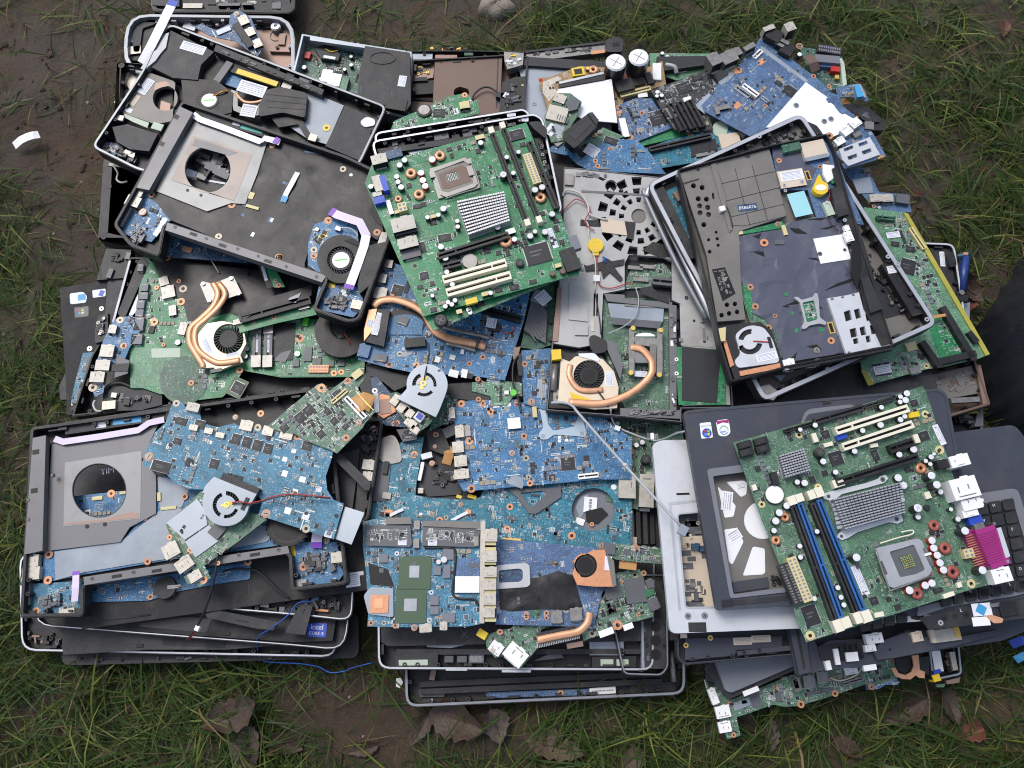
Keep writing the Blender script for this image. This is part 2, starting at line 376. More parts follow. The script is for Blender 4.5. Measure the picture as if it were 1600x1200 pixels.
RND = random.Random(7)
class T:
    """one thing: an Empty at its base (or one mesh when solo) whose flat frame stands at height z (mm) where the photo shows it"""
    def __init__(s, name, label, cat, z, a, xd=None, tilt=(0,0), group=None, solo=False):
        gx, gy = tilt; n = Vector((-gx, -gy, 1)).normalized()
        o = W(a, z / 1000); s.n = n
        def hit(p):
            d = ray(p); return CO + d * ((o - CO).dot(n) / d.dot(n))
        s.th = math.degrees(math.atan2(xd[1][1] - xd[0][1], xd[1][0] - xd[0][0])) if xd else 0.0
        if xd: x = (hit(xd[1]) - hit(xd[0])).normalized()
        else: x = Vector((1,0, gx)).normalized()
        y = n.cross(x)
        s.M = Matrix((x, y, n)).transposed().to_4x4(); s.M.translation = o; s.I = s.M.inverted()
        s.k = (o - CO).dot(CR @ Vector((0,0,-1))) / FPX * CROPS[CUR[0]][2]
        s.solo = solo; s.name = name; s.root = None; s.meta = (label, cat, group); s.seed = hash((round(a[0]), round(a[1]), round(z))) % 9999
        if not solo: s._root(bpy.data.objects.new(name, None))
    def _root(s, o):
        s.root = o; SC.collection.objects.link(o); o.matrix_world = s.M
        if o.type == 'EMPTY': o.empty_display_size = .02
        o['label'], o['category'] = s.meta[0], s.meta[1]
        if s.meta[2]: o['group'] = s.meta[2]
    def ang(s, a): return -math.radians(a - s.th) if a else 0.0               # a: angle seen in the photo, 0 = square to the thing
    def L(s, p, z=0.0):
        d = ray(p); o = s.M.translation + s.n * (z / 1000)
        q = s.I @ (CO + d * ((o - CO).dot(s.n) / d.dot(s.n))); return (q.x, q.y)
    def L3(s, p):
        x, y = s.L(p[:2], p[2]); return Vector((x, y, p[2] / 1000))
    def LP(s, pts, z): return [s.L(p, z) for p in pts]
    def out(s, g, name, par=None, label=None, stuff=False):
        o = bpy.data.objects.new(name, g.mesh(name))
        if s.solo and s.root is None: o.name = s.name; s._root(o); return o
        SC.collection.objects.link(o); o.parent = par or s.root
        if label: o['label'] = label
        if stuff: o['kind'] = 'stuff'
        return o
    # ---- single shapes (photo units for x, y; mm for z)
    def poly(s, name, m, pts, z0, z1, holes=(), par=None, label=None):
        g = G(); g.prism(s.LP(pts, z1), z0 / 1000, z1 / 1000, m, [s.LP(h, z1) for h in holes]); return s.out(g, name, par, label)
    def gbox(s, g, m, x, y, w, h, z0, z1, a=0):
        cx, cy = s.L((x, y), z1); g.box(cx, cy, w * s.k, h * s.k, z0 / 1000, z1 / 1000, m, s.ang(a))
    def film(s, name, m, pts, z, amp=1.4, cell=11, holes=(), soft=True):
        """loose plastic film: a crumpled sheet of many small facets"""
        R = random.Random(s.seed + 3); P = s.LP(pts, z); P = P if area(P) > 0 else P[::-1]; H = [s.LP(h, z) for h in holes]; B = []; c = cell / 1000
        for i, b in enumerate(P):
            a = Vector(P[i - 1]); d = Vector(b) - a; k = max(1, int(d.length / c)); B += [a + d * (j / k) for j in range(k)]
        n = len(B); xs = [p[0] for p in P]; ys = [p[1] for p in P]; y = min(ys); I = []
        while y < max(ys):
            x = min(xs)
            while x < max(xs):
                q = (x + R.uniform(-.45, .45) * c, y + R.uniform(-.45, .45) * c)
                if inside(q, P) and min((Vector(q) - b).length for b in B) > c * .3: I.append(Vector(q))
                x += c
            y += c
        V, E, Fc, *_ = delaunay_2d_cdt(B + I, [],[list(range(n))],1,1e-7); g = G()
        Fc = [f for f in Fc if not any(inside(tuple(sum((V[i] for i in f), Vector((0,0))) / len(f)), h) for h in H)]
        g.add([(v.x, v.y, z / 1000 + R.random() ** 2 * amp / 1000 * (.25 if min((v - b).length for b in B) < c * .3 else 1)) for v in V], Fc, m, soft)
        return s.out(g, name)
    def box(s, name, m, x, y, w, h, z0, z1, a=0, par=None, label=None):
        g = G(); s.gbox(g, m, x, y, w, h, z0, z1, a); return s.out(g, name, par, label)
    def tube(s, name, m, pts, r, par=None, flat=1.0):
        g = G(); g.tube([s.L3(p) for p in pts], r / 1000, m, flat=flat); return s.out(g, name, par)
    def strip(s, name, m, pts, w, par=None, ends=None, endm=None, th=.35):
        g = G(); P = [s.L3(p) for p in pts]; g.strip(P, w * s.k, th / 1000, m)
        if ends:
            for i, j in ((0,1),(-1,-2)):
                if ends == 'first' and i == -1: continue
                a, b = P[i], P[j]; d = (b - a).normalized(); u = Vector((0,0, .0004))
                g.strip([a + u, a + d * (w * s.k * .55) + u], w * s.k * 1.03, .0005, endm)
        return s.out(g, name, par)
    # ---- repeated parts
    def board(s, m, pts, th=1.6, holes=(), z0=0.0, name='circuit_board', edge=None):
        s.bp = s.LP(pts, z0 + th); s.bh = [s.LP(h, z0 + th) for h in holes]; s.bz = z0 + th
        g = G(); g.prism(s.bp, z0 / 1000,(z0 + th) / 1000, m, s.bh); return s.out(g, name)
    def fill(s, n=160, clusters=None, silk=True, poly=None, z=None, dark=.55, big=1.0, avoid=()):
        """the tiny soldered components, too many and too small to count"""
        n = int(n * 2.4); R = random.Random(s.seed); P = s.LP(poly, z or s.bz) if poly else s.bp
        z = (s.bz if z is None else z) / 1000
        xs = [p[0] for p in P]; ys = [p[1] for p in P]; g = G(); done = 0; tries = 0
        av = [s.LP(a, z * 1000) for a in avoid] + list(getattr(s, 'bh', ()))
        def ok(x, y): return inside((x, y), P) and not any(inside((x, y), h) for h in av)
        while done < n and tries < n * 6:
            tries += 1
            cx, cy = R.uniform(min(xs), max(xs)), R.uniform(min(ys), max(ys))
            if not ok(cx, cy): continue
            nx, ny = R.choice(((1,1),(2,1),(3,1),(1,3),(2,2),(4,2),(5,1),(1,5),(3,3)))
            w, h = R.choice(((1.1, .6),(1.6, .8),(1.1, .6),(1.1, .6),(2.1,1.2),(2.8,1.4))); w *= big; h *= big
            if R.random() < .5: w, h = h, w
            body = R.choice((CHIP, CHIPG, TANC, CHIP, CHIPG)) if R.random() < dark else R.choice((SOLDER, SOLDER, TANC, SILK))
            for i in range(nx):
                for j in range(ny):
                    x, y = cx + i * (w + .7) / 1000, cy + j * (h + .7) / 1000
                    if not ok(x, y) or R.random() < .12: continue
                    hh = R.uniform(.45, .75) / 1000
                    a = 0
                    g.box(x, y, w / 1000 + (.0005 if w > h else 0), h / 1000 + (.0005 if h >= w else 0), z - .0002, z + hh * .5, SOLDER)
                    g.box(x, y, w / 1000 * (.62 if w > h else .92), h / 1000 * (.62 if h >= w else .92), z, z + hh, body); done += 1
            if R.random() < .3:                                            # a small IC with pins
                w, h = R.uniform(2.5,6), R.uniform(2.5,5)
                x, y = cx + R.uniform(-.012, .012), cy + R.uniform(-.012, .012)
                if ok(x, y) and ok(x + w / 1000, y + h / 1000) and ok(x - w / 1000, y - h / 1000):
                    g.box(x, y, (w + 1.4) / 1000, h * .86 / 1000, z - .0002, z + .00025, SOLDER); g.box(x, y, w / 1000, h / 1000, z, z + .001, CHIP); done += 2
            if R.random() < .09:                                           # power inductors and tantalum blocks in a row
                w = R.choice((3.2,4.5,6)) / 1000; k = R.randint(1,4); c = R.choice((CHIPG, PALMG, CHIP, TANC)); vx = R.random() < .5
                for q in range(k):
                    x, y = cx + (q * w * 1.35 if vx else 0), cy + (0 if vx else q * w * 1.35)
                    if ok(x + w, y + w) and ok(x - w, y - w): g.box(x, y, w * 1.12, w * .6, z - .0002, z + .0004, SOLDER); g.box(x, y, w, w, z, z + .0016, c); done += 3
            if silk and R.random() < .16:                                  # printed outlines of parts never fitted
                w, h = R.uniform(4,11) / 1000, R.uniform(3,9) / 1000; x, y = cx, cy
                if ok(x + w / 2, y + h / 2) and ok(x - w / 2, y - h / 2):
                    for dx, dy, a_, b_ in ((0, h / 2, w, .0003),(0,-h / 2, w, .0003),(w / 2,0, .0003, h),(-w / 2,0, .0003, h)): g.box(x + dx, y + dy, a_, b_, z - .0002, z + .00006, SILK)
            if silk and R.random() < .5:
                x, y = cx + R.uniform(-.01, .01), cy + R.uniform(-.01, .01); l = R.uniform(2,7) / 1000
                if ok(x, y) and ok(x + l, y):
                    for q in range(R.randint(1,3)): g.box(x + l / 2, y + q * .0011, l * R.uniform(.5,1), .00035, z - .0002, z + .00007, SILK)
        s.out(g, 'surface_components', stuff=True)
    def rings(s, pts, r=12, z=None, m=None):
        z = (getattr(s, 'bz', 0) if z is None else z)
        for p in pts:
            R = random.Random(int(p[0] * 13 + p[1] * 7)); rr = (p[2] if len(p) > 2 else r) * s.k * R.uniform(.8,1.02); x, y = s.L(p[:2], z); q = rr * R.uniform(.34, .46); c = m or R.choice((ORANGE, ORANGE, ORANGE2, ORANGE2, TINNED))
            g = G(); g.ring(x, y, q, rr, z / 1000 - .0003, z / 1000 + .00035, c); g.cyl(x, y, q, z / 1000 - .0003, z / 1000 + .00012, FANB, 12)
            if m is None and R.random() < .22: g.cyl(x, y, rr * .72, z / 1000, z / 1000 + .0011, STEEL, 12); g.box(x, y, rr, rr * .16, z / 1000 + .001, z / 1000 + .0012, FANB, R.random() * 3)
            s.out(g, 'screw_ring')
    def chips(s, L_, m=None, h=1.2, z=None, name='chip', a=0):
        z = getattr(s, 'bz', 0) if z is None else z
        for c in L_:
            ang = c[4] if len(c) > 4 else a; g = G()
            w, hh = c[2], c[3]
            if w > 22 and hh > 22 and m is None:
                s.gbox(g, SOLDER, c[0], c[1], w * 1.08, hh * .9, z - .2, z + .2, ang); s.gbox(g, SOLDER, c[0], c[1], w * .9, hh * 1.08, z - .2, z + .22, ang)
            s.gbox(g, m or CHIP, c[0], c[1], w, hh, z - .2, z + h, ang)
            if m is None and w > 26:
                for q in range(2): s.gbox(g, CHIPG, c[0] - w * .08, c[1] + (q - .6) * hh * .2, w * (.5 - .15 * q), hh * .07, z + h - .1, z + h + .05, ang)
            s.out(g, name)
    def ports(s, L_, m=None, h=6.0, z=None, name='port', a=0, slit=True):
        z = getattr(s, 'bz', 0) if z is None else z
        for c in L_:
            ang = c[4] if len(c) > 4 else a; hh = c[5] if len(c) > 5 else h
            g = G(); w, d = c[2] * s.k, c[3] * s.k; cx, cy = s.L(c[:2], z + hh); A = s.ang(ang)
            ca, sa = math.cos(A), math.sin(A)
            def at(u, v): return cx + u * ca - v * sa, cy + u * sa + v * ca
            z0, z1 = z / 1000 - .0002,(z + hh) / 1000; t = .0005
            g.box(*at(0,0), w, d, z1 - t, z1, m or CREAM, A); g.box(*at(0,0), w - 2.2 * t, d - 2.2 * t, z0, z1 - t * 1.2, FANB, A)
            for u, v, ww, dd in ((-w / 2 + t / 2,0, t, d),(w / 2 - t / 2,0, t, d),(0, d / 2 - t / 2, w - 2.1 * t, t)): g.box(*at(u, v), ww, dd, z0, z1 - t, m or CREAM, A)
            if slit and min(w, d) > .006:
                R = random.Random(int(c[0] * 3 + c[1])); q = R.choice((-1,1))
                for e in range(R.randint(1,2)): g.box(*at(q * w * (.26 - .4 * e),-d * R.uniform(-.2, .2)), w * .045, d * R.uniform(.15, .3), z1 - .0002, z1 + .00012, PALMG, A)
                g.box(*at(0, d * q * .36), w * R.uniform(.3, .8), d * .05, z1 - .0002, z1 + .00015, STEEL, A)
                g.box(*at(w * .1, d * .52), w * .3, d * .1, z1 - .0012, z1 - .0002, m or CREAM, A); g.box(*at(0,-d * .52), w * .7, d * .12, z0, z0 + .0012, SOLDER, A)
            s.out(g, name)
    def caps(s, L_, z=None, h=9.0, top=None, sleeve=None):
        z = getattr(s, 'bz', 0) if z is None else z
        for c in L_:
            hh = c[3] if len(c) > 3 else h; r = c[2] * s.k; x, y = s.L(c[:2], z + hh); g = G(); Z = z / 1000
            g.cyl(x, y, r, Z - .0002, Z + hh / 1000 - r * .15, sleeve or TOPB, 14); g.cyl(x, y, r, Z + hh / 1000 - r * .15, Z + hh / 1000, top or CAPT, 14, r * .86)
            if r > .005:
                g.box(x, y, r * 1.3, r * .07, Z + hh / 1000 - .0003, Z + hh / 1000 + .00006, PALMG, .8); g.box(x, y, r * .07, r * 1.3, Z + hh / 1000 - .0003, Z + hh / 1000 + .00008, PALMG, .8)
            s.out(g, 'capacitor')
    def coils(s, L_, z=None, m=None):
        z = getattr(s, 'bz', 0) if z is None else z
        for c in L_:
            r = c[2] * s.k; x, y = s.L(c[:2], z + 4); g = G()
            g.torus(x, y, r * .68, r * .36, z / 1000 + r * .34, m or COPPER, 16); g.cyl(x, y, r * .3, z / 1000, z / 1000 + .001, FANB, 10); s.out(g, 'choke_coil')
    def slot(s, p, q, w, m, h=8.0, z=None, clips=None, key=.3, name='slot'):
        """long card slot with its groove"""
        z = getattr(s, 'bz', 0) if z is None else z
        a, b = Vector(s.L(p, z + h)), Vector(s.L(q, z + h)); d = b - a; l = d.length; A = math.atan2(d.y, d.x); c = (a + b) / 2; u = d.normalized()
        g = G(); W_ = w * s.k; Z = z / 1000; H = h / 1000
        nrm = Vector((-u.y, u.x))
        for sg in (-1,1):
            e = c + nrm * (sg * W_ * .33); g.box(e.x, e.y, l, W_ * .34, Z - .0002, Z + H, m, A)
        g.box(c.x, c.y, l, W_ * .34, Z, Z + H * .55, FANB, A)
        for t in (-.5, .5, key - .5):
            e = c + u * (l * t * .985); g.box(e.x, e.y, l * .012 + .0008, W_ * .4, Z, Z + H * .98, m, A)
        o = s.out(g, name)
        if clips:
            for e in (a, b):
                k = G(); k.box(e.x, e.y, W_ * 1.5, W_ * 1.15, Z, Z + H * 1.35, clips, A); s.out(k, 'clip', o)
        return o
    def conn(s, x, y, w, h, m, nx, ny, H=8.0, a=0, z=None, pin=None, name='connector'):
        """pin header: block with a grid of holes"""
        z = getattr(s, 'bz', 0) if z is None else z; g = G(); s.gbox(g, m, x, y, w, h, z - .2, z + H, a); A = s.ang(a)
        cx, cy = s.L((x, y), z + H); W_, H_ = w * s.k, h * s.k; ca, sa = math.cos(A), math.sin(A)
        for i in range(nx):
            for j in range(ny):
                u, v = ((i + .5) / nx - .5) * W_ * .94,((j + .5) / ny - .5) * H_ * .94
                g.box(cx + u * ca - v * sa, cy + u * sa + v * ca, W_ / nx * .5, H_ / ny * .5,(z + H) / 1000 - .0004,(z + H) / 1000 + .00015, pin or INK, A)
        return s.out(g, name)
    def stickers(s, L_, m=None, z=None, name='sticker', ink=None, rows=3, a=0):
        z = getattr(s, 'bz', 0) if z is None else z; rows = rows if rows < 2 else rows + 2
        for c in L_:
            ang = c[4] if len(c) > 4 else a; g = G(); s.gbox(g, m or PAPER, c[0], c[1], c[2], c[3], z - .1, z + .25, ang)
            R = random.Random(int(c[0] * 7 + c[1])); A = s.ang(ang); cx, cy = s.L(c[:2], z); W_, H_ = c[2] * s.k, c[3] * s.k; ca, sa = math.cos(A), math.sin(A)
            lng = W_ >= H_; A_, B_ = (W_, H_) if lng else (H_, W_)
            for q in range(rows):
                u0 = -A_ * .42; v = ((q + .5) / rows - .5) * B_ * .8
                bar = q == rows - 1 and rows > 1
                while u0 < A_ * .4:
                    l = A_ * (R.uniform(.012, .03) if bar else R.uniform(.05, .2)); l = min(l, A_ * .42 - u0)
                    if l <= 0: break
                    u = u0 + l / 2; X_, Y_ = (u, v) if lng else (v, u)
                    ww, hh = (l, B_ / rows * (.55 if bar else .2)); ww, hh = (ww, hh) if lng else (hh, ww)
                    g.box(cx + X_ * ca - Y_ * sa, cy + X_ * sa + Y_ * ca, ww, hh, z / 1000, z / 1000 + .00032, ink or INK, A); u0 += l + A_ * (.015 if bar else .03)
            s.out(g, name)
    def heatsink(s, pts, nx, ny, z=None, base=2.0, H=12.0, m=None, fill=.5):
        """base plate and pins, corners tl tr br bl"""
        z = getattr(s, 'bz', 0) if z is None else z; g = G(); q = [Vector(s.L(p, z + H)) for p in pts]
        g.prism([tuple(p) for p in q], z / 1000 + .0006,(z + base) / 1000, m or ALU)
        A = math.atan2((q[1] - q[0]).y, (q[1] - q[0]).x); w = (q[1] - q[0]).length / nx; h = (q[3] - q[0]).length / ny
        for i in range(nx):
            for j in range(ny):
                a, b = (i + .5) / nx, (j + .5) / ny
                p = q[0] * (1 - a) * (1 - b) + q[1] * a * (1 - b) + q[2] * a * b + q[3] * (1 - a) * b
                g.box(p.x, p.y, w * .78, h * fill, z / 1000 + .001,(z + H) / 1000, m or ALU, A)
        return s.out(g, 'heatsink')
    def rotor(s, x, y, r, z, m=None, hub=.55, blades=26, sticker=None, par=None, name='fan_rotor', depth=5.0):
        g = G(); cx, cy = s.L((x, y), z); R_ = r * s.k; Z = z / 1000; D = depth / 1000
        g.cyl(cx, cy, R_ * hub, Z - D, Z, m or FANB, 24); g.ring(cx, cy, R_ * hub * .78, R_ * hub * .86, Z - .0003, Z + .0002, BLK2,24)
        for i in range(blades):
            a = 2 * math.pi * i / blades; p = [(hub * .95, a),(1.0, a + .28),(1.0, a + .28 + 1.9 / blades),(hub * .95, a + 1.9 / blades)]
            g.prism([(cx + R_ * u * math.cos(t), cy + R_ * u * math.sin(t)) for u, t in p], Z - D, Z - .0006, BLK2)
        o = s.out(g, name, par)
        if sticker:
            k = G(); k.cyl(cx, cy, R_ * hub * .8, Z - .0001, Z + .0004, sticker, 20); k.box(cx, cy, R_ * hub * 1.1, R_ * .1, Z, Z + .0005, LIME if sticker is WHITE else INK, .5); s.out(k, 'hub_label', o)
        return o
    def tray(s, pts, H, rimw, floor=None, wall=None, rim=None, holes=(), name='base_shell', fl=2.0, bosses=True, notch=False):
        """laptop bottom shell: floor, walls all round and a rim of its own"""
        p = s.LP(pts, H); ip = inset(p, rimw * s.k); g = G()
        g.prism(inset(p, .0006),0, fl / 1000, floor or BLK, [s.LP(h, fl) for h in holes])
        g.prism(p, .0002, H / 1000 - .0012, wall or BLK, [ip])
        o = s.out(g, name)
        g = G(); q = inset(p, .0012)
        g.prism(q, H / 1000 - .0013, H / 1000, rim or wall or BLK, [inset(p, rimw * s.k - .0003)])
        r = s.out(g, 'rim')
        if bosses:                                                        # screw bosses and clips along the wall
            R = random.Random(s.seed); g = G(); jp = inset(p, rimw * s.k + .003); n = len(jp)
            for i in range(n):
                a, b = Vector(jp[i]), Vector(jp[(i + 1) % n]); l = (b - a).length
                if l < .03: continue
                for k in range(int(l / .028)):
                    e = a + (b - a) * ((k + R.uniform(.2, .8)) / int(l / .028)); A = math.atan2((b - a).y, (b - a).x)
                    if R.random() < .5: g.ring(e.x, e.y, .0013, .003, fl / 1000, H / 1000 - .002, wall or BLK, 10)
                    else: g.box(e.x, e.y, R.uniform(.004, .016), R.uniform(.002, .004), fl / 1000, H / 1000 - R.uniform(.002, .006), R.choice((wall or BLK, BLK2, BLK2)), A)
            if g.v: s.out(g, 'clip_row', stuff=True)
        return o
    def text(s, txt, x, y, size, m, z, a=0, par=None, name='lettering'):
        c = bpy.data.curves.new(name, 'FONT'); c.body = txt; c.size = size * s.k; c.extrude = .00008; c.align_x = 'CENTER'; c.align_y = 'CENTER'; c.resolution_u = 3
        tmp = bpy.data.objects.new('tmp', c); SC.collection.objects.link(tmp)
        dg = bpy.context.evaluated_depsgraph_get(); me = bpy.data.meshes.new_from_object(tmp.evaluated_get(dg)); bpy.data.objects.remove(tmp)
        me.materials.clear(); me.materials.append(m); me.name = name
        o = bpy.data.objects.new(name, me); SC.collection.objects.link(o); o.parent = par or s.root
        X_, Y_ = s.L((x, y), z); o.location = (X_, Y_, z / 1000); o.rotation_euler = (0,0, s.ang(a)); return o
    def clutter(s, poly, n, z, mats=None, h=(1,6), sz=(4,16)):
        """moulded bosses, ribs, screws and brackets of one shell, in one mesh"""
        R = random.Random(s.seed + 5); P = s.LP(poly, z); xs = [p[0] for p in P]; ys = [p[1] for p in P]; g = G(); k = t = 0
        mats = mats or (BLK, BLK2, BLK, CHIPG, STEEL)
        while k < n and t < n * 8:
            t += 1; x, y = R.uniform(min(xs), max(xs)), R.uniform(min(ys), max(ys))
            if not inside((x, y), P): continue
            w, hh = R.uniform(*sz) / 1000, R.uniform(*sz) / 1000 * .5
            if R.random() < .5: w, hh = hh, w
            if not all(inside((x + i * w / 2, y + j * hh / 2), P) for i in (-1,1) for j in (-1,1)): continue
            Z = z / 1000; H = R.uniform(*h) / 1000; m = R.choice(mats)
            if R.random() < .3: g.ring(x, y, .0012, .0028, Z - .0003, Z + H, m, 10)
            else: g.box(x, y, w, hh, Z - .0003, Z + H, m, R.choice((0,0,0, .3)))
            k += 1
        return s.out(g, 'moulded_detail', stuff=True)

GB, GL, GF = 'loose circuit boards in the pile', 'gutted laptop bases in the pile', 'leaves on the grass'

# ------------------------------------------------------------------ ground, grass, leaves
NR = np.random.default_rng(11)
def vnoise(x, y, s, seed):
    r = np.random.default_rng(seed); t = r.random((64,64))
    u, v = x / s, y / s; i, j = np.floor(u).astype(int), np.floor(v).astype(int); a, b = u - i, v - j
    a = a * a * (3 - 2 * a); b = b * b * (3 - 2 * b); q = lambda m, n: t[m % 64, n % 64]
    return (q(i, j) * (1 - a) + q(i + 1, j) * a) * (1 - b) + (q(i, j + 1) * (1 - a) + q(i + 1, j + 1) * a) * b
def gheight(x, y):
    return (vnoise(x, y, .16,1) - .5) * .016 + (vnoise(x, y, .05,2) - .5) * .009 + (vnoise(x, y, .018,3) - .5) * .005 - .004
def earth_mat():
    m, N, L, B = _mat('wet_earth'); tc = nd(N, 'ShaderNodeTexCoord')
    n1 = nd(N, 'ShaderNodeTexNoise', Scale=9.0, Detail=9.0, Roughness=.65); n2 = nd(N, 'ShaderNodeTexNoise', Scale=160.0, Detail=6.0, Roughness=.7)
    for n in (n1, n2): L.new(tc.outputs['Object'], n.inputs['Vector'])
    r = nd(N, 'ShaderNodeValToRGB'); e = r.color_ramp.elements
    e[0].position = .3; e[0].color = (.028, .0165, .0088,1); e[1].position = .72; e[1].color = (.098, .060, .034,1)
    L.new(n1.outputs['Fac'], r.inputs[0])
    mx = nd(N, 'ShaderNodeMix', data_type='RGBA', blend_type='MULTIPLY'); mx.inputs[0].default_value = .75
    r2 = nd(N, 'ShaderNodeValToRGB'); r2.color_ramp.elements[0].position = .3; r2.color_ramp.elements[0].color = (.45, .43, .42,1); r2.color_ramp.elements[1].position = .7
    L.new(n2.outputs['Fac'], r2.inputs[0]); L.new(r.outputs[0], mx.inputs[6]); L.new(r2.outputs[0], mx.inputs[7]); at = nd(N, 'ShaderNodeAttribute', attribute_name='moss'); n3 = nd(N, 'ShaderNodeTexNoise', Scale=38.0, Detail=7.0); L.new(tc.outputs['Object'], n3.inputs['Vector'])
    mk = nd(N, 'ShaderNodeMath', operation='MULTIPLY'); mr = nd(N, 'ShaderNodeMapRange'); mr.inputs[1].default_value = .42; mr.inputs[2].default_value = .6; mr.inputs[4].default_value = .8; L.new(n3.outputs['Fac'], mr.inputs[0]); L.new(mr.outputs[0], mk.inputs[0]); L.new(at.outputs['Fac'], mk.inputs[1])
    ms = nd(N, 'ShaderNodeMix', data_type='RGBA'); ms.inputs[7].default_value = (.035, .042, .010,1); L.new(mk.outputs[0], ms.inputs[0]); L.new(mx.outputs[2], ms.inputs[6]); L.new(ms.outputs[2], B.inputs['Base Color'])
    rr = nd(N, 'ShaderNodeMapRange'); rr.inputs[1].default_value = .35; rr.inputs[2].default_value = .65; rr.inputs[3].default_value = .42; rr.inputs[4].default_value = .9
    L.new(n1.outputs['Fac'], rr.inputs[0]); L.new(rr.outputs[0], B.inputs['Roughness'])
    bp = nd(N, 'ShaderNodeBump', Strength=.8, Distance=.006); L.new(n2.outputs['Fac'], bp.inputs['Height']); L.new(bp.outputs[0], B.inputs['Normal'])
    return m
def grid_mesh(name, xs, ys, zf, m):
    X, Y = np.meshgrid(xs, ys); Z = zf(X, Y); n, k = len(xs), len(ys)
    me = bpy.data.meshes.new(name); V = np.stack([X, Y, Z],-1).reshape(-1,3)
    i = np.arange((n - 1) * (k - 1)); a = i // (n - 1) * n + i % (n - 1)
    me.from_pydata(V.tolist(),[], np.stack([a, a + 1, a + n + 1, a + n],-1).tolist()); me.materials.append(m)
    me.polygons.foreach_set('use_smooth', np.ones(len(i), bool)); me.update(); return me
def far_axis(lo, hi, step, far):
    c = list(np.arange(lo, hi, step)); s = step; a = c[-1]; out = c[:]
    while a < far: s *= 1.6; a += s; out.append(a)
    s = step; a = c[0]; pre = []
    while a > -far: s *= 1.6; a -= s; pre.append(a)
    return np.array(pre[::-1] + out)
ground = bpy.data.objects.new('ground', grid_mesh('ground', far_axis(-1.3,1.3, .009,60), far_axis(-.9,1.5, .009,60), gheight, earth_mat()))
SC.collection.objects.link(ground); ground['kind'] = 'structure'

O('')
PILE = [tuple(W(p, .02)[:2]) for p in [(190,60),(240,0),(440,0),(470,70),(640,95),(800,90),(1090,110),(1200,70),(1290,85),(1370,190),(1430,330),(1500,390),(1540,560),(1560,640),(1580,760),(1570,980),(1480,1040),(1330,1060),(1130,1080),(1060,1040),(1040,1070),(640,1070),(590,1010),(520,1005),(110,1000),(60,980),(50,680),(110,620),(110,450),(170,380),(160,240)]]
# bare patches and lush patches, photo position, radii, grass left there
PATCH = [(100,90,170,130, .04),(120,260,130,140, .05),(40,220,120,90, .12),(95,390,80,60, .22),(20,60,120,100, .15),(560,40,140,50, .10),(690,30,60,40, .3),(150,415,60,60, .2),(60,560,60,60, .8),
         (560,1095,80,60, .06),(700,1140,190,60, .07),(1420,60,60,60, .6),(1500,270,90,60, .55),(1560,80,60,60, .5),(1590,470,80,80, .15),(440,1060,90,40, .6),(940,1120,60,30, .5),(1560,660,50,60, .1),(1530,1100,60,50, .5),(1180,1110,60,40, .5)]
PW = [(*W((a, b),0)[:2], c / 1000, d / 1000, e) for a, b, c, d, e in PATCH]
def keep(x, y):
    k = np.clip(2.3 * vnoise(x, y, .10,9) * (.35 + vnoise(x, y, .03,8)) - .05,0,1)
    for cx, cy, rx, ry, v in PW:
        q = np.exp(-(((x - cx) / rx) ** 2 + ((y - cy) / ry) ** 2) ** 2 * .7); k = k * (1 - q) + k * v * q
    return k
def in_poly(x, y, P):
    r = np.zeros(x.shape, bool); j = len(P) - 1
    for i in range(len(P)):
        xi, yi = P[i]; xj, yj = P[j]; c = ((yi > y) != (yj > y)) & (x < (xj - xi) * (y - yi) / (yj - yi + 1e-12) + xi); r ^= c; j = i
    return r
gp = np.empty(len(ground.data.vertices) * 3); ground.data.vertices.foreach_get('co', gp); gp = gp.reshape(-1,3)
ma = ground.data.attributes.new('moss', 'FLOAT', 'POINT'); ma.data.foreach_set('value', np.clip(keep(gp[:, 0], gp[:, 1]) * 1.2,0,1).astype(np.float32))
def grass_mat():
    m, N, L, B = _mat('grass_blade'); at = nd(N, 'ShaderNodeAttribute', attribute_name='tint'); L.new(at.outputs['Color'], B.inputs['Base Color'])
    B.inputs['Roughness'].default_value = .5; B.inputs['Specular IOR Level'].default_value = .18
    B.inputs['Subsurface Weight'].default_value = 0.0
    return m
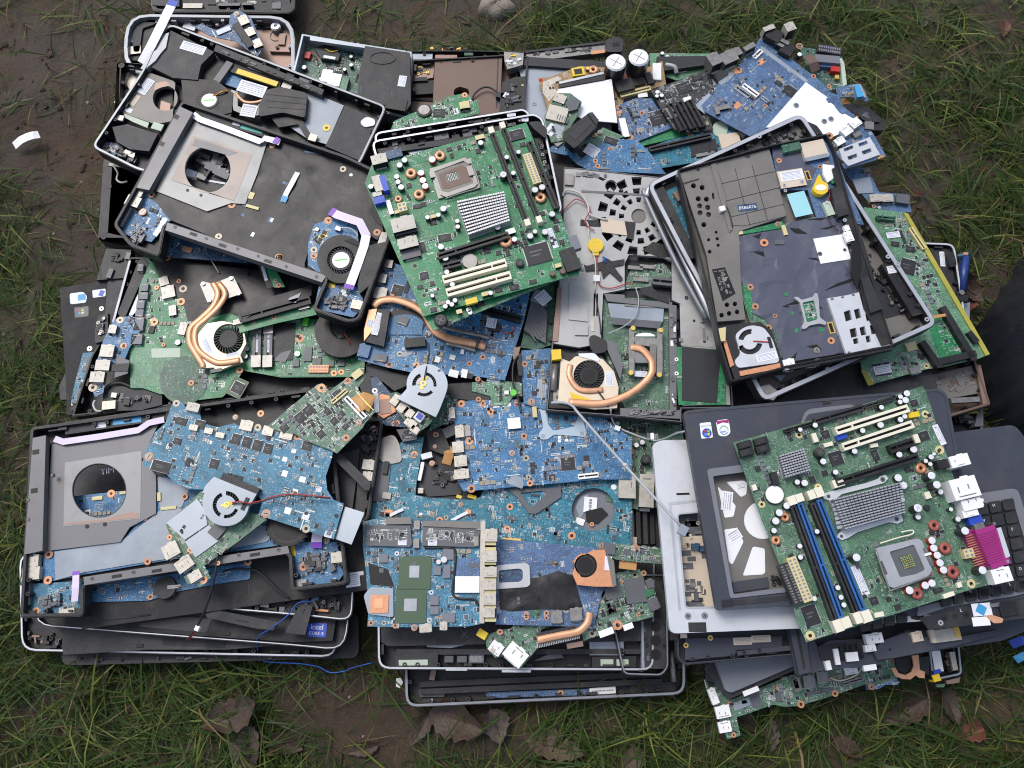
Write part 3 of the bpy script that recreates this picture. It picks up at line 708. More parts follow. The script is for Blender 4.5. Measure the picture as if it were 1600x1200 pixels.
def grass(n, box, lmin, lmax, wmin, wmax, straw, nm, upright, label, seed):
    r = np.random.default_rng(seed)
    x, y = r.uniform(box[0], box[1], n), r.uniform(box[2], box[3], n)
    ok = (r.random(n) < keep(x, y)) & ~in_poly(x, y, PILE); x, y = x[ok], y[ok]; n = len(x)
    if nm == 'outer_grass': ok = (np.abs(x) > 1.08) | (y > 1.08) | (y < -.58); x, y = x[ok], y[ok]; n = len(x)
    tuft = vnoise(x, y, .045,21) * 6.28 * 2 + vnoise(x, y, .3,22) * 6.28
    th = tuft + r.normal(0, .65, n); ln = r.uniform(lmin, lmax, n) * (.6 + .7 * vnoise(x, y, .2,23)); w = r.uniform(wmin, wmax, n)
    up = np.clip(r.normal(upright, .22, n), .08,1.2); dr = np.stack([np.cos(th), np.sin(th)],-1)
    bend = r.normal(0, .22, n); pv = np.stack([-dr[:, 1], dr[:, 0]],-1)
    V = np.zeros((n, 8,3)); z0 = gheight(x, y) - .002
    for k, t in enumerate((0, .35, .7,1.0)):
        h = ln * up * (t - .55 * t * t) * 1.5; d = ln * (t * (1 - .35 * up) + .25 * t * t); s = bend * ln * t * t
        c = np.stack([x + dr[:, 0] * d + pv[:, 0] * s, y + dr[:, 1] * d + pv[:, 1] * s, z0 + h + .0015],-1)
        ww = w * (.8,1.0, .75, .08)[k] / 2; tw = r.normal(0, .5, n)
        o = np.stack([pv[:, 0] * ww, pv[:, 1] * ww, ww * np.sin(tw)],-1); V[:, 2 * k] = c - o; V[:, 2 * k + 1] = c + o
    i = np.arange(n)[:, None] * 8; F = np.stack([i + np.array([[a, a + 1, a + 3, a + 2]]) for a in (0,2,4)],1).reshape(-1,4)
    me = bpy.data.meshes.new(nm); me.vertices.add(n * 8); me.vertices.foreach_set('co', V.ravel())
    me.loops.add(len(F) * 4); me.loops.foreach_set('vertex_index', F.ravel().astype(np.int32)); me.polygons.add(len(F))
    me.polygons.foreach_set('loop_start', np.arange(0, len(F) * 4,4, dtype=np.int32)); me.polygons.foreach_set('loop_total', np.full(len(F),4, np.int32))
    me.polygons.foreach_set('use_smooth', np.ones(len(F), bool))
    g1, g2, g3, s1 = np.array([.013, .029, .005]), np.array([.038, .068, .010]), np.array([.11, .13, .024]), np.array([.15, .11, .05])
    a = np.clip(r.random((n, 1)) * .8 + .25 * vnoise(x, y, .09,31)[:, None],0,1); c = g1 * (1 - a) + g2 * a; b = (r.random((n, 1)) < .16); c = np.where(b, g3 * r.uniform(.6,1.1,(n, 1)), c)
    c = np.where(r.random((n, 1)) < straw, s1 * r.uniform(.35,1.1,(n, 1)), c)
    col = np.ones((n, 8,4)); col[:, :, :3] = c[:, None, :]
    at = me.color_attributes.new('tint', 'FLOAT_COLOR', 'POINT'); at.data.foreach_set('color', col.ravel())
    me.materials.append(GRASSM); me.update(); me.validate()
    o = bpy.data.objects.new(nm, me); SC.collection.objects.link(o); o['kind'] = 'stuff'; o['label'] = label; o['category'] = 'grass'
GRASSM = grass_mat()
grass(115000,(-1.12,1.12,-.62,1.12), .018, .06, .0010, .0023, .05, 'grass', .34, 'short tangled green lawn grass growing round the pile of electronics', 3)
grass(24000,(-1.12,1.12,-.62,1.12), .05, .11, .0014, .0032, .04, 'long_grass', .42, 'longer bright blades of grass leaning over the lawn', 4)
grass(11000,(-1.12,1.12,-.62,1.12), .02, .07, .0008, .0018, .95, 'dry_grass', .18, 'dry straw coloured blades scattered through the lawn', 5)

grass(110000,(-2.6,2.6,-1.8,3.0), .03, .09, .0016, .0036, .06, 'outer_grass', .36, 'lawn grass stretching away beyond the pile and its muddy margin', 6)
LEAFM = {k: mat('dry_leaf_' + k, c, .6, var=.35, scale=60, bump=.5, bscale=160) for k, c in dict(brown=(.052, .031, .020), grey=(.068, .050, .038), tan=(.10, .068, .042), red=(.11, .036, .016)).items()}
def leaf(x, y, l, w, a, kind, label, curl=.25, z=.012):
    l *= .78; w *= .78; curl *= 1.6
    """a dry leaf: curled blade with a midrib and a stalk"""
    R = random.Random(int(x * 3 + y)); g = G(); k = (CAM_H) / FPX; Lm, Wm = l * k, w * k; n, m = 14,8; V = []
    for i in range(n + 1):
        t = i / n; hw = Wm / 2 * (math.sin(math.pi * min(1, t ** .75)) ** .8) * (1 + .13 * math.sin(i * 2.4 + R.random()))
        for j in range(m + 1):
            s = j / m * 2 - 1
            V.append(((t - .5) * Lm, s * hw + .06 * Wm * math.sin(t * 5), abs(s) ** 1.5 * hw * curl * (1 + .6 * math.sin(t * 4 + x)) + .12 * Lm * curl * (t - .5) ** 2 * 4 + R.uniform(-.0007, .0007)))
    V2 = [(a_, b_, c_ - .0004) for a_, b_, c_ in V]; F = []
    for i in range(n):
        for j in range(m): q = [i * (m + 1) + j, (i + 1) * (m + 1) + j, (i + 1) * (m + 1) + j + 1, i * (m + 1) + j + 1]; F.append(q)
    g.add(V, F, LEAFM[kind], True); g.add(V2,[f[::-1] for f in F], LEAFM[kind], True)
    g.tube([(-.7 * Lm, .02 * Lm, .002),(-.5 * Lm, 0, .001),(0,0, .0016),(.45 * Lm, .0, .002)], .0007, LEAFM['brown'],5)
    o = bpy.data.objects.new('fallen_leaf', g.mesh('fallen_leaf')); SC.collection.objects.link(o); p = W((x, y), z)
    o.location = (p.x, p.y, z * .55 + gheight(p.x, p.y)); o.rotation_euler = (R.uniform(-.2, .2), R.uniform(-.2, .2),-math.radians(a))
    o['label'] = label; o['category'] = 'leaf'; o['group'] = GF
for q in [
    (355,1120,110,62,155, 'brown', 'big curled brown leaf on the grass below the left laptop stack', .5, .03),
    (382,1168,85,58,60, 'grey', 'pale grey leaf tucked under the big curled brown leaf at the lower left', .3, .014),
    (155,1052,70,22,70, 'grey', 'narrow twisted grey leaf beside the corner of the black left stack', .6, .02),
    (655,1140,75,30,120, 'brown', 'thin brown leaf on the mud left of the leaf heap under the silver-rimmed laptop', .4, .012),
    (715,1125,110,70,15, 'brown', 'largest brown leaf in the heap on the mud under the silver-rimmed laptop', .35, .014),
    (775,1135,65,48,70, 'grey', 'greyish leaf with a dark edge on the right of the mud leaf heap', .4, .022),
    (868,1168,110,52,12, 'tan', 'smooth tan leaf lying open on the grass below the middle laptop', .2, .016),
    (990,1188,52,40,140, 'tan', 'small pale tan leaf cut by the bottom edge of the picture', .3, .014),
    (1012,1102,36,24,20, 'brown', 'little brown leaf close under the right end of the silver-rimmed laptop', .3, .012),
    (1205,1152,66,30,95, 'grey', 'long grey-brown leaf on the grass below the protruding green board', .4, .014),
    (1420,1112,105,40,150, 'brown', 'long brown leaf on the grass below the copper heat pipe ring', .4, .016),
    (1492,1105,70,36,70, 'brown', 'brown leaf standing on edge right of the long brown leaf', .55, .018),
    (1522,1146,58,34,165, 'red', 'reddish brown leaf at the lower right of the lawn', .4, .012),
    (1170,1128,60,28,40, 'brown', 'shaded brown leaf half under the tip of the protruding green board', .3, .012),
    (1570,312,30,20,0, 'red', 'small rust red leaf on the lawn near the right edge', .3, .016),
    (1545,256,22,13,20, 'red', 'tiny rust leaf above the rust red one on the right lawn', .3, .012),
    (1528,440,80,42,40, 'brown', 'dry brown leaf leaning beside the black sack', .5, .05),
    (1518,470,50,40,110, 'red', 'crumpled red-brown leaf under the leaf by the black sack', .6, .03),
    (1575,38,46,24,100, 'red', 'rust brown leaf at the top right corner of the lawn', .3, .012),(1490,256,24,14,30, 'brown', 'little brown leaf left of the tiny rust leaf on the right lawn', .3, .012),
    (1448,30,34,14,130, 'grey', 'narrow grey leaf in the grass near the top right corner', .4, .014),(1262,22,30,12,20, 'brown', 'thin brown leaf at the top edge above the slate-blue board', .4, .014),(1352,196,26,14,80, 'tan', 'small tan leaf in the grass beside the black laptop corner', .3, .014),
    (1068,48,34,16,60, 'brown', 'brown leaf in the grass above the pale green strip', .4, .012),(1436,300,22,12,10, 'red', 'tiny red leaf in the grass beside the card cage', .4, .014),
    (160,40,42,15,70, 'red', 'reddish leaf flat on the mud at the upper left', .2, .006),
    (725,25,40,26,40, 'brown', 'dark reddish leaf left of the pale stone', .3, .01),
    (838,38,30,13,160, 'red', 'orange leaf on the grass right of the pale stone', .3, .014),
    (440,1165,75,34,10, 'brown', 'brown leaf right of the big curled leaf at the bottom', .35, .01),
    (560,1172,70,24,170, 'brown', 'muddy brown leaf left of the leaf heap at the bottom edge', .3, .008),
    (1330,1170,60,30,30, 'brown', 'brown leaf on the grass between the two lower right leaf groups', .35, .012),
]: leaf(*q)

def crumbs(n, lo, hi, m, name, label, seed):
    r = np.random.default_rng(seed); g = G(); R = random.Random(seed)
    for _ in range(n):
        x, y = R.uniform(-1.05,1.05), R.uniform(-.55,1.05)
        if R.random() < float(keep(np.array([x]), np.array([y]))[0]) * .9 or inside((x, y), PILE): continue
        s = lo + (hi - lo) * R.random() ** 3; z = float(gheight(np.array([x]), np.array([y]))[0]); o = []
        for j, (q, h) in enumerate(((1,-.2),(.8, .35),(.3, .6))):
            for i in range(6): a = i * 1.047 + R.uniform(-.3, .3); e = s * q * R.uniform(.7,1.2); o.append((x + e * math.cos(a), y + e * math.sin(a), z + s * h * R.uniform(.7,1.2)))
        g.add(o, [[j * 6 + i, j * 6 + (i + 1) % 6, j * 6 + 6 + (i + 1) % 6, j * 6 + 6 + i] for j in range(2) for i in range(6)] + [list(range(12,18))], m)
    o = bpy.data.objects.new(name, g.mesh(name)); SC.collection.objects.link(o); o['kind'] = 'stuff'; o['label'] = label; o['category'] = 'soil'
crumbs(5200, .0012, .0075, ground.data.materials[0], 'dirt', 'loose crumbs and clods of brown soil on the bare ground', 5)
crumbs(500, .001, .005, mat('grit', (.20, .17, .14), .8, var=.4, scale=20), 'gravel', 'pale grit scattered on the bare mud', 6)
def stone(x, y, rx, ry, h, label):
    R = random.Random(5); k = CAM_H / FPX; g = G(); n, m = 22,8; V = []; F = []
    ph = [R.uniform(0,6) for _ in range(4)]
    for j in range(m + 1):
        e = j / m * math.pi / 2
        for i in range(n):
            a = 2 * math.pi * i / n; q = 1 + .12 * math.sin(2 * a + ph[0]) + .07 * math.sin(5 * a + ph[1])
            V.append((rx * k * q * math.cos(e) ** .5 * math.cos(a), ry * k * q * math.cos(e) ** .5 * math.sin(a), h * math.sin(e) * (1 + .1 * math.sin(3 * a + ph[2])) - .004))
    for j in range(m):
        for i in range(n): F.append([j * n + i, j * n + (i + 1) % n, (j + 1) * n + (i + 1) % n, (j + 1) * n + i])
    g.add(V, F, mat('pale_stone', (.22, .185, .15), .8, var=.3, scale=60, bump=.5, bscale=200), True)
    o = bpy.data.objects.new('stone', g.mesh('stone')); SC.collection.objects.link(o); p = W((x, y),0); o.location = p; o.rotation_euler = (0,0, .3); o['label'] = label; o['category'] = 'stone'
stone(776,12,36,26, .022, 'flat pale stone lying in the grass at the top edge')
t = T('paper_scrap', 'curled white paper strip on the bare mud at the left', 'paper', 8,(40,217), solo=True)
t.strip('paper_scrap', WHITE, [(22,228,1),(32,219,6),(42,214,5),(52,211,7),(61,210,3)],14)
t = T('paper_scrap', 'tiny white scrap on the mud left of the silver-rimmed laptop', 'paper', 10,(623,1066), solo=True)
t.poly('paper_scrap', WHITE, [(619,1060),(626,1059),(630,1066),(625,1075),(619,1073)],0, .6)

# black sack at the right edge: a slumped smooth lump
def sack():
    g = G(); O(''); P = [(1640,330),(1600,410),(1572,452),(1545,490),(1533,525),(1538,570),(1544,625),(1556,668),(1585,690),(1650,720),(1850,700),(1900,500),(1800,350)]
    b = [Vector(W(p, .02)) for p in rq(P, 30,3)]; c = sum(b, Vector()) / len(b); n = len(b); m = 10; V = []; F = []
    for j in range(m + 1):
        e = j / m; s = math.cos(e * math.pi / 2) ** .55; h = .17 * math.sin(e * math.pi / 2) ** .8
        for i, p in enumerate(b):
            q = c + (p - c) * s; V.append((q.x + .004 * math.sin(i * 2 + j), q.y + .004 * math.cos(i * 1.3 + j), h + .006 * math.sin(i * 1.1 + j * 1.7) * e))
    for j in range(m):
        for i in range(n): F.append([j * n + i, j * n + (i + 1) % n, (j + 1) * n + (i + 1) % n, (j + 1) * n + i])
    g.add(V, F, BAG, True); o = bpy.data.objects.new('plastic_sack', g.mesh('plastic_sack')); SC.collection.objects.link(o)
    o['label'] = 'full glossy black plastic sack on the grass at the right edge'; o['category'] = 'sack'
sack()

# ================================================================== left stack, lower
O('M')
t = T('laptop_chassis', 'black laptop lid lowest of the lower left stack, with a plain thick edge', 'laptop part', 8,(900,650),((290,690),(1500,690)), group=GL)
t.poly('lid', BLK, rq([(285,560),(1660,480),(1660,690),(285,725)],40),0,22); t.poly('lid_lip', MATTE, rq([(420,640),(1480,640),(1500,680),(420,700)],30),22,24)
t.clutter([(330,690),(1400,665),(1400,690),(330,715)],14,24,(BLK, BLK2, CHIPG),(1,2))
t = T('laptop_chassis', 'silver-rimmed laptop base whose rounded corner sticks out at the far lower left', 'laptop part', 30,(700,600),((130,655),(1480,690)), group=GL)
t.tray([*rq([(85,200),(1570,250),(1560,690),(95,660)],70)],16,12, BLK, BLK, SILVER)
t.clutter([(130,560),(290,570),(290,640),(140,630)],14,2,(BLK, BLK2, CHIPG, ROSE),(2,8),(4,12))
t = T('palm_rest', 'plain black palm rest plate across the front of the lower left stack', 'laptop part', 50,(740,620),((290,672),(1190,640)), group=GL)
t.poly('plate', BLK2,[(283,555),(750,575),(1060,605),(1330,625),(1200,640),(1040,652),(690,652),(292,676)],0,5)
t.poly('touchpad', MATTE, [(752,596),(1050,612),(1040,645),(752,630)],5,5.5); t.box('latch', FANB, 645,634,32,14,5,6.5)
t = T('laptop_chassis', 'silver-rimmed laptop base with a blue processor sticker on its palm rest', 'laptop part', 58,(900,560),((150,545),(1370,632)), group=GL)
t.tray(rq([(200,120),(1655,200),(1597,660),(1370,636),(150,542)],90),15,9, BLK, BLK, SILVER, bosses=False)
t.poly('palm_rest', MATTE, [(300,400),(1560,480),(1540,610),(1370,618),(300,545)],2,13.5); t.poly('touchpad', LID, rq([(640,545),(960,575),(975,520),(990,508),(700,490)],14),13.5,14.2)
t.box('latch', FANB, 1046,578,34,14,13.4,15); 
st = t.poly('processor_sticker', VBLUE, rq([(1428,530),(1515,528),(1508,596),(1422,592)],12),13.4,14.0)
t.text('intel', 1468,548,34, WHITE, 14.0,3, st); t.text('CORE i5', 1464,577,19, WHITE, 14.0,3, st)
t = T('laptop_chassis', 'open silver-rimmed laptop base with loose parts just under the big black cover', 'laptop part', 74,(1300,470),((900,480),(1500,515)), group=GL)
t.tray(rq([*cv('N', (-600,100),(470,60),(445,522),(250,500)),(900,455)],60),14,10, BLK, BLK, SILVER)
t.clutter([(1150,400),(1580,380),(1580,480),(1440,500),(1180,470)],40,2,(BLK, BLK2, CHIPG, STEEL, BLK),(3,10),(4,16))
t.tube('speaker_wire', WIREB, [(1470,430,10),(1520,405,12),(1560,415,12),(1590,450,10)],1.0); t.box('copper_strip', ORANGE, 1490,470,60,10,8,9,5); t.box('bracket', CHIPG, 1458,440,12,50,8,14,-30)
t = T('hinge_cover', 'narrow black strip leaning steeply beside the blue processor sticker', 'laptop part', 90,(1385,510),((1325,575),(1390,440)))
t.poly('strip', BLK2,[(1388,440),(1448,446),(1412,585),(1320,572)],0,4); t.box('screw_boss', BLK, 1400,470,18,14,4,5)
t = T('hinge_cover', 'black strip lying flat left of the leaning strip in the lower left stack', 'laptop part', 88,(1130,520),((960,490),(1270,540)))
t.poly('strip', BLK2,[(950,488),(1010,470),(1290,525),(1265,562),(1190,555),(960,505)],0,3.5); t.box('slot', FANB, 1120,520,60,8,3.4,3.8,10)
t = T('bottom_cover', 'large matte black bottom cover under the open laptop at the lower left', 'laptop part', 94,(1000,400),((375,557),(1500,390)), group=GL)
t.poly('cover', MATTE, rq([(380,-40), *cv('N', (505,-200),(518,375)),(375,558)],14),-5,0)
t.stickers([(*cv('N', (448,328)),66,66)], rows=4); t.tube('rubber_feet', TAPE, [(470,520,0),(700,490,0)],1.2)
t.box('lilac_label', PAPER, *cv('N', (475,300)),46,18,-.1, .3)
t = T('circuit_board', 'long dark blue board lying on the matte black cover below the open laptop', 'circuit board', 95,(800,330),((430,425),(1150,310)), group=GB)
t.board(BLUE, rq([(385,350),(1160,232),(1158,325),(1020,345),(810,385),(690,425),(430,432)],10)); t.rings([(697,408,14),(1148,245,18),(800,395,10)]); t.fill(60)
g = G(); x, y = t.L((762,365),8); g.cyl(x, y, 50 * t.k, .0016, .008, BLK2,24); t.out(g, 'buzzer'); t.box('contact', STEEL, 805,357,60,8,8,8.6,-5); t.box('contact', STEEL, 800,366,50,6,8,8.6,-5)

# ---- open laptop with the square plate, lower left
O('I')
t = T('laptop_chassis', 'open laptop base at the lower left with a round-holed square plate', 'laptop', 108,(700,700),((140,330),(1440,140)), group=GL)
OUT = rq([(140,318),(1520,128), cv('J', (425,1045)),(1345,1078),(1335,905),(388,1050),(388,1195),(90,1200)],26)
t.tray(OUT, 24,16, BLK, BLK, BLK, holes=[arc(460,612,122, n=28)])
t.poly('edge_strip', MAG, [(152,368),(212,356),(196,890),(112,908)],14,25)
t.poly('plate', MAG, [(240,398),(690,322),(735,300),(655,470),(722,540),(722,718),(600,782),(556,850),(212,892),(226,600)],9,13,[arc(460,612,125, n=36)])
t.poly('copper_recess', MAGL, [(300,482),(655,428),(650,742),(294,778)],13,13.4,[arc(460,612,127, n=36)])
g = G(); g.prism(t.LP([(305,762),(480,745),(600,712),(640,715),(640,738),(300,772)],13.6), .0133, .0137, ROSE); t.out(g, 'worn_copper_patch')
for q in [(403,778,9),(485,768,9),(238,538,8),(148,860,12)]: g = G(); x, y = t.L(q[:2],13.4); g.cyl(x, y, q[2] * t.k, .008, .0138, FANB, 10); t.out(g, 'screw_hole')
for q in [(165,433),(158,612)]: t.box('latch_slot', FANB, *q, 30,22,24,25.4)
for q in [(128,745),(240,540),(128,655)]: t.box('clip', CHIPG, *q, 12,14,20,26)
t.box('top_bar', BLK2,560,285,520,62,4,17,-8.5); t.poly('top_lip', BLK2,[(230,395),(700,320),(690,350),(240,425)],5,12)
t.stickers([(467,303,46,38,-7)], z=17, rows=2); t.box('blue_label', CYAN, 588,280,132,45,17,17.3,-6); t.box('connector_block', FANB, 330,330,60,26,4,14,-8)
t.strip('ribbon_cable', RIBP, [(252,372,17),(292,386,18),(460,362,18),(640,332,18),(690,298,19),(760,283,19)],30)
t.strip('ribbon_cable', RIBP, [(352,985,18),(350,1060,19),(345,1125,18)],30, ends='first', endm=PURP)
t.poly('mainboard', BLUE, [(200,880),(560,850),(640,760),(725,700),(725,545),(900,560),(1300,700),(1340,860),(800,930),(390,1000),(200,1040)],6,9)
t.poly('film', BFILM, [(252,894),(560,848),(650,775),(740,705),(800,690),(1000,720),(960,900),(660,945),(390,990),(256,1028)],10,10.4)
t.poly('film', BFILM, [(728,548),(800,560),(880,600),(840,690),(740,700)],9.5,9.9); t.poly('film', BFILM, [(1060,800),(1200,770),(1300,800),(1230,850),(1040,885)],10,10.4)
t.rings([(226,908,20),(222,1027,20),(670,735,18),(683,940,20),(855,640,18),(1045,885,18),(1148,942,18)], z=11)
t.poly('front_rail', MAG, [(386,1012),(1332,868),(1340,902),(390,1050)],8,25)
for q in [(427,1020),(618,990),(1105,910),(1290,885)]: g = G(); x, y = t.L(q, 25); g.ring(x, y, .0014, .0028, .024, .0256, CHIPG, 12); g.cyl(x, y, .0015, .024, .0253, FANB, 10); t.out(g, 'screw_hole')
for q in [(540,1008),(725,983),(1180,908)]: t.box('latch_slot', FANB, *q, 44,14,24,25.4,-9)
t.ports([(145,936,62,52),(142,995,76,56)], a=-4, z=8, h=10); t.ports([(120,1075,36,130)], m=CHIPG, z=6, h=9, slit=False)
t.poly('socket_board', BLUE3,[(120,1045),(378,1030),(378,1190),(130,1190)],6,8); t.bp = t.LP([(200,1050),(370,1040),(370,1180),(140,1190)],8); t.bz = 8; t.fill(60)
t.clutter([(190,1100),(290,1080),(290,1160),(190,1170)],16,8,(CHIPG, MAG, CHIPG),(3,7),(5,12)); t.rings([(167,1300 - 130,18)], z=8.2)
t.poly('corner_cap', BLK2,[(105,1150),(200,1195),(380,1150),(384,1190),(95,1200)],4,15)
t.strip('corner_tab', CREAM, [(275,1178,16),(345,1165,16)],24, th=1.5)
t.poly('socket_board', BLUE, [(1345,880),(1380,850),(1560,850),(1590,1000),(1560,1040),(1350,1055)],6,8); t.bp = t.LP([(1350,890),(1540,870),(1560,1020),(1360,1040)],8); t.fill(50)
t.clutter([(1405,900),(1560,890),(1560,990),(1420,1010)],30,8,(CHIPG, MAG, CHIPG, BLK2),(3,7),(5,14)); t.rings([(1404,966,20),(1512,843,17)], z=9)
t.ports([(1563,921,58,46,-6)], z=8, h=9); t.ports([(1382,1040,70,30,-4)], m=STEEL, z=8, h=5)
t.box('tape', YELLOW, 1356,890,22,50,8,8.4); t.strip('ribbon_cable', RIBP, [(1465,878,14),(1466,840,16),(1470,810,16)],48, ends='first', endm=PURP)
t.rotor(1335,770,104,21, hub=.93); t.ports([(735,640,16,40),(450,645,46,14)], m=YCREAM, z=9, h=3, slit=False); t.ports([(780,692,70,14,-5)], m=YCREAM, z=9, h=3, slit=False)
t.text('TIM', 497,522,40, WHITE, -8,-12)

t = T('circuit_board', 'dark blue board seen through the round hole of the lower left laptop', 'circuit board', 97,(450,670),((340,640),(580,615)), group=GB)
t.board(BLUE, [(320,640),(600,610),(600,760),(330,740)]); t.rings([(515,626,20)]); t.fill(40); t.ports([(450,648,46,16),(568,622,30,14)], m=YCREAM, h=2, slit=False); t.box('tag', WHITE, 405,718,26,34,1.6,2)

# ---- boards thrown on top of it
t = T('circuit_board', 'large steel-blue laptop board with a concave notch, lying across the lower left laptop', 'circuit board', 146,(1100,520),((700,380),(1510,600)), tilt=(.03, .02), group=GB)
t.board(BLUE3,[(800,200),(838,196),(865,232),(925,250),(935,300),(1010,318),(1085,300),(1120,322),(1185,325),(1250,330),(1330,345),(1405,362),(1545,420),(1530,480),(1508,545),(1515,610),(1545,655),(1592,672),(1545,838),(1195,725),(1215,665),(1170,600),(1080,590),(960,608),(880,605),(805,575),(770,535),(662,498),(662,450),(720,340),(765,300)],1.6)
t.fill(380, big=1.1); t.chips([(1092,374,42,50),(1141,387,40,50),(1190,402,42,50),(1240,418,40,48),(925,305,50,40),(838,290,54,34),(745,500,90,50),(1420,405,44,40),(820,382,36,30),(990,488,40,44),(870,480,20,40)], a=14)
t.rings([(817,208,20),(690,455,22),(1232,718,22),(1417,788,24),(1193,320,18),(1375,362,18),(1090,272,16),(1207,255,16),(1285,335,13)])
t.ports([(893,225,62,40,12)], m=STEEL); t.ports([(1140,310,60,46,12),(1240,335,50,44,12),(1325,352,60,44,12),(895,320,40,26,12),(965,335,40,26,12),(1018,355,40,24,12)], h=4)
for q in [(1318,533,26,28),(1400,560,30,26),(1332,705,30,30),(1415,732,32,28),(1367,612,26,14),(1318,467,22,22),(1360,428,22,18),(975,388,14,14)]: t.box('white_pad', WHITE, *q, 1.5,1.9,15)
t.stickers([(1476,606,26,24,12),(1520,815,34,26,14)], rows=2)
t = T('circuit_board', 'green laptop board with an orange flex cable on its corner', 'circuit board', 156, cv('J', (300,260)), cv('J', (70,310),(300,120)), tilt=(.02, .03), group=GB)
O('J')
t.board(GREEN2,[(55,312),(285,120),(308,115),(340,150),(420,92),(445,98),(490,60),(505,90),(470,140),(553,245),(505,300),(495,320),(440,375),(375,440),(335,420),(240,385),(180,350),(100,335)])
t.fill(300); t.chips([(202,274,50,44,-40),(243,238,50,42,-40),(130,320,40,34,-40),(300,350,36,34,-40),(362,290,34,34,-40),(395,255,28,28,-40),(370,165,30,30,-40),(330,245,30,30,-40),(415,315,30,22,-40)])
t.rings([(303,137,20),(425,104,18),(478,296,18),(417,368,18),(318,150,12)]); t.slot((415,180),(505,275),26, WHITE, 4); t.slot((350,205),(420,145),22, YCREAM, 3)
t.strip('flex_cable', FLEX, [(455,220,4),(500,195,8),(540,172 + 40,5)],84); t.ports([(468,72,50,34,-38)], m=YCREAM, h=5, slit=False)
g = G(); [g.strip([t.L3((462 + i * 9,150 + i * 11,7.6)), t.L3((505 + i * 8,200 + i * 8,9))], .0006, .0005, GOLD) for i in range(6)]; t.out(g, 'flex_pads')
O('I')
t = T('circuit_board', 'narrow green board with white ports and two pale blue plates', 'circuit board', 140,(930,830),((790,890),(980,1010)), tilt=(.02,0), group=GB)
t.board(GREEN2,[(768,770),(905,640),(940,605),(960,640),(1060,700),(1190,720),(1235,745),(1150,810),(1100,850),(1000,920),(945,960),(976,1015),(925,1060),(905,1040),(870,1045),(850,1010),(900,985),(840,930),(800,860)])
t.fill(120); t.poly('heat_spreader', SHEET, [(770,762),(912,650),(948,700),(960,770),(855,840)],1.7,3.2); t.poly('heat_spreader', SHEET, [(856,850),(965,772),(1000,800),(1012,845),(905,922)],1.7,3.2)
t.ports([(790,888,72,66,-28),(852,952,78,58,-35),(902,1008,58,44,-30)]); t.rings([(885,886,20),(943,1026,20),(785,828,14),(1010,968 - 20,12)]); t.box('module', CHIPG, 1005,795,60,70,1.6,5,40)
t = T('cooling_fan', 'silver blower fan with red and black leads on the narrow green board', 'fan', 150,(1050,670),((990,550),(1180,630)), tilt=(-.02, .02))
t.poly('fan_housing', SHEET, [(990,548),(1188,628),(1150,690), *arc(1045,668,108,10,205,22),(935,625),(950,590)],4,11,[arc(1046,680,62,120,250,12) + arc(1046,680,44,250,120,12), arc(1046,680,60,20,100,10) + arc(1046,680,44,100,20,10), arc(1046,680,66,270,345,10) + arc(1046,680,46,345,270,10)])
t.poly('fan_base', BLK, [(985,552),(1186,634),(1150,695), *arc(1048,670,106,10,205,22),(940,625)],0,4); t.rotor(1046,680,78,9, hub=.42, name='fan_rotor'); t.box('outlet', BLK2,1108,585,190,44,-1,9,24)
g = G(); x, y = t.L((1050,678),11); g.ring(x, y, .002, .0042, .0105, .012, GOLD, 12); g.box(x - .003, y - .002, .008, .003, .011, .0117, GOLD, .5); g.box(x + .005, y + .004, .009, .003, .011, .0118, YELLOW, -.3); t.out(g, 'fan_hub')
t.box('clip', BLK2,1133,672,16,60,10,13,0)
for k, (m, d) in enumerate(((WIRER, 0),(WIREB, 7))): t.tube('fan_wire', m, [(1075,668 + d, 13),(1110,662 + d, 16),(1150,670 + d, 14),(1210,658 + d, 13),(1260,640 + d, 14),(1350,628 + d, 14),(1440,634 + d, 15),(1530,645 + d * .5,13)], .8)
O('J')
t = T('metal_cover', 'small lilac-grey metal plate leaning at the corner of the steel-blue board', 'metal plate', 146,(430,770),((410,690),(500,715)), tilt=(.12,0), solo=True)
t.poly('metal_cover', SHEET, [(412,686),(502,714),(442,862),(362,834)],0,1.5)
O('M')
t = T('cable', 'straight black cable with a white plug and red tip, lower left', 'cable', 118,(945,470))
t.tube('wire', WIREB, [(1010,205,24),(990,330,20),(948,470,2),(912,545,-20)],1.7); t.box('plug', WHITE, 911,553,20,24,-24,-17,20)
t.tube('red_lead', WIRER, [(905,560,-22),(892,585,-26),(870,605,-30)],1.2); t.tube('black_lead', WIREB, [(900,565,-22),(880,590,-26),(855,615,-30)],1.0)
t = T('cable', 'thin black cable curving over the matte black cover at the lower left', 'cable', 100,(1200,300), solo=True)
t.tube('cable', WIREB, [(1030,292,12),(1090,278,4),(1180,284,2),(1240,330,2),(1290,380,2),(1340,414,0)],1.6)
t = T('cable', 'loose bright blue wire trailing from the lower left stack onto the grass', 'cable', 20,(1300,700), solo=True)
t.tube('cable', WIREU, [(1475,412,78),(1430,430,80),(1380,436,80),(1335,490,76),(1260,550,72),(1198,590,60),(1190,640,30),(1212,700,6),(1290,712,4),(1380,716,5),(1470,730,2),(1530,758,3),(1600,750,4), *[(x + 1185, y, 4) for x, y in ((440,738),(540,712))]], .75)

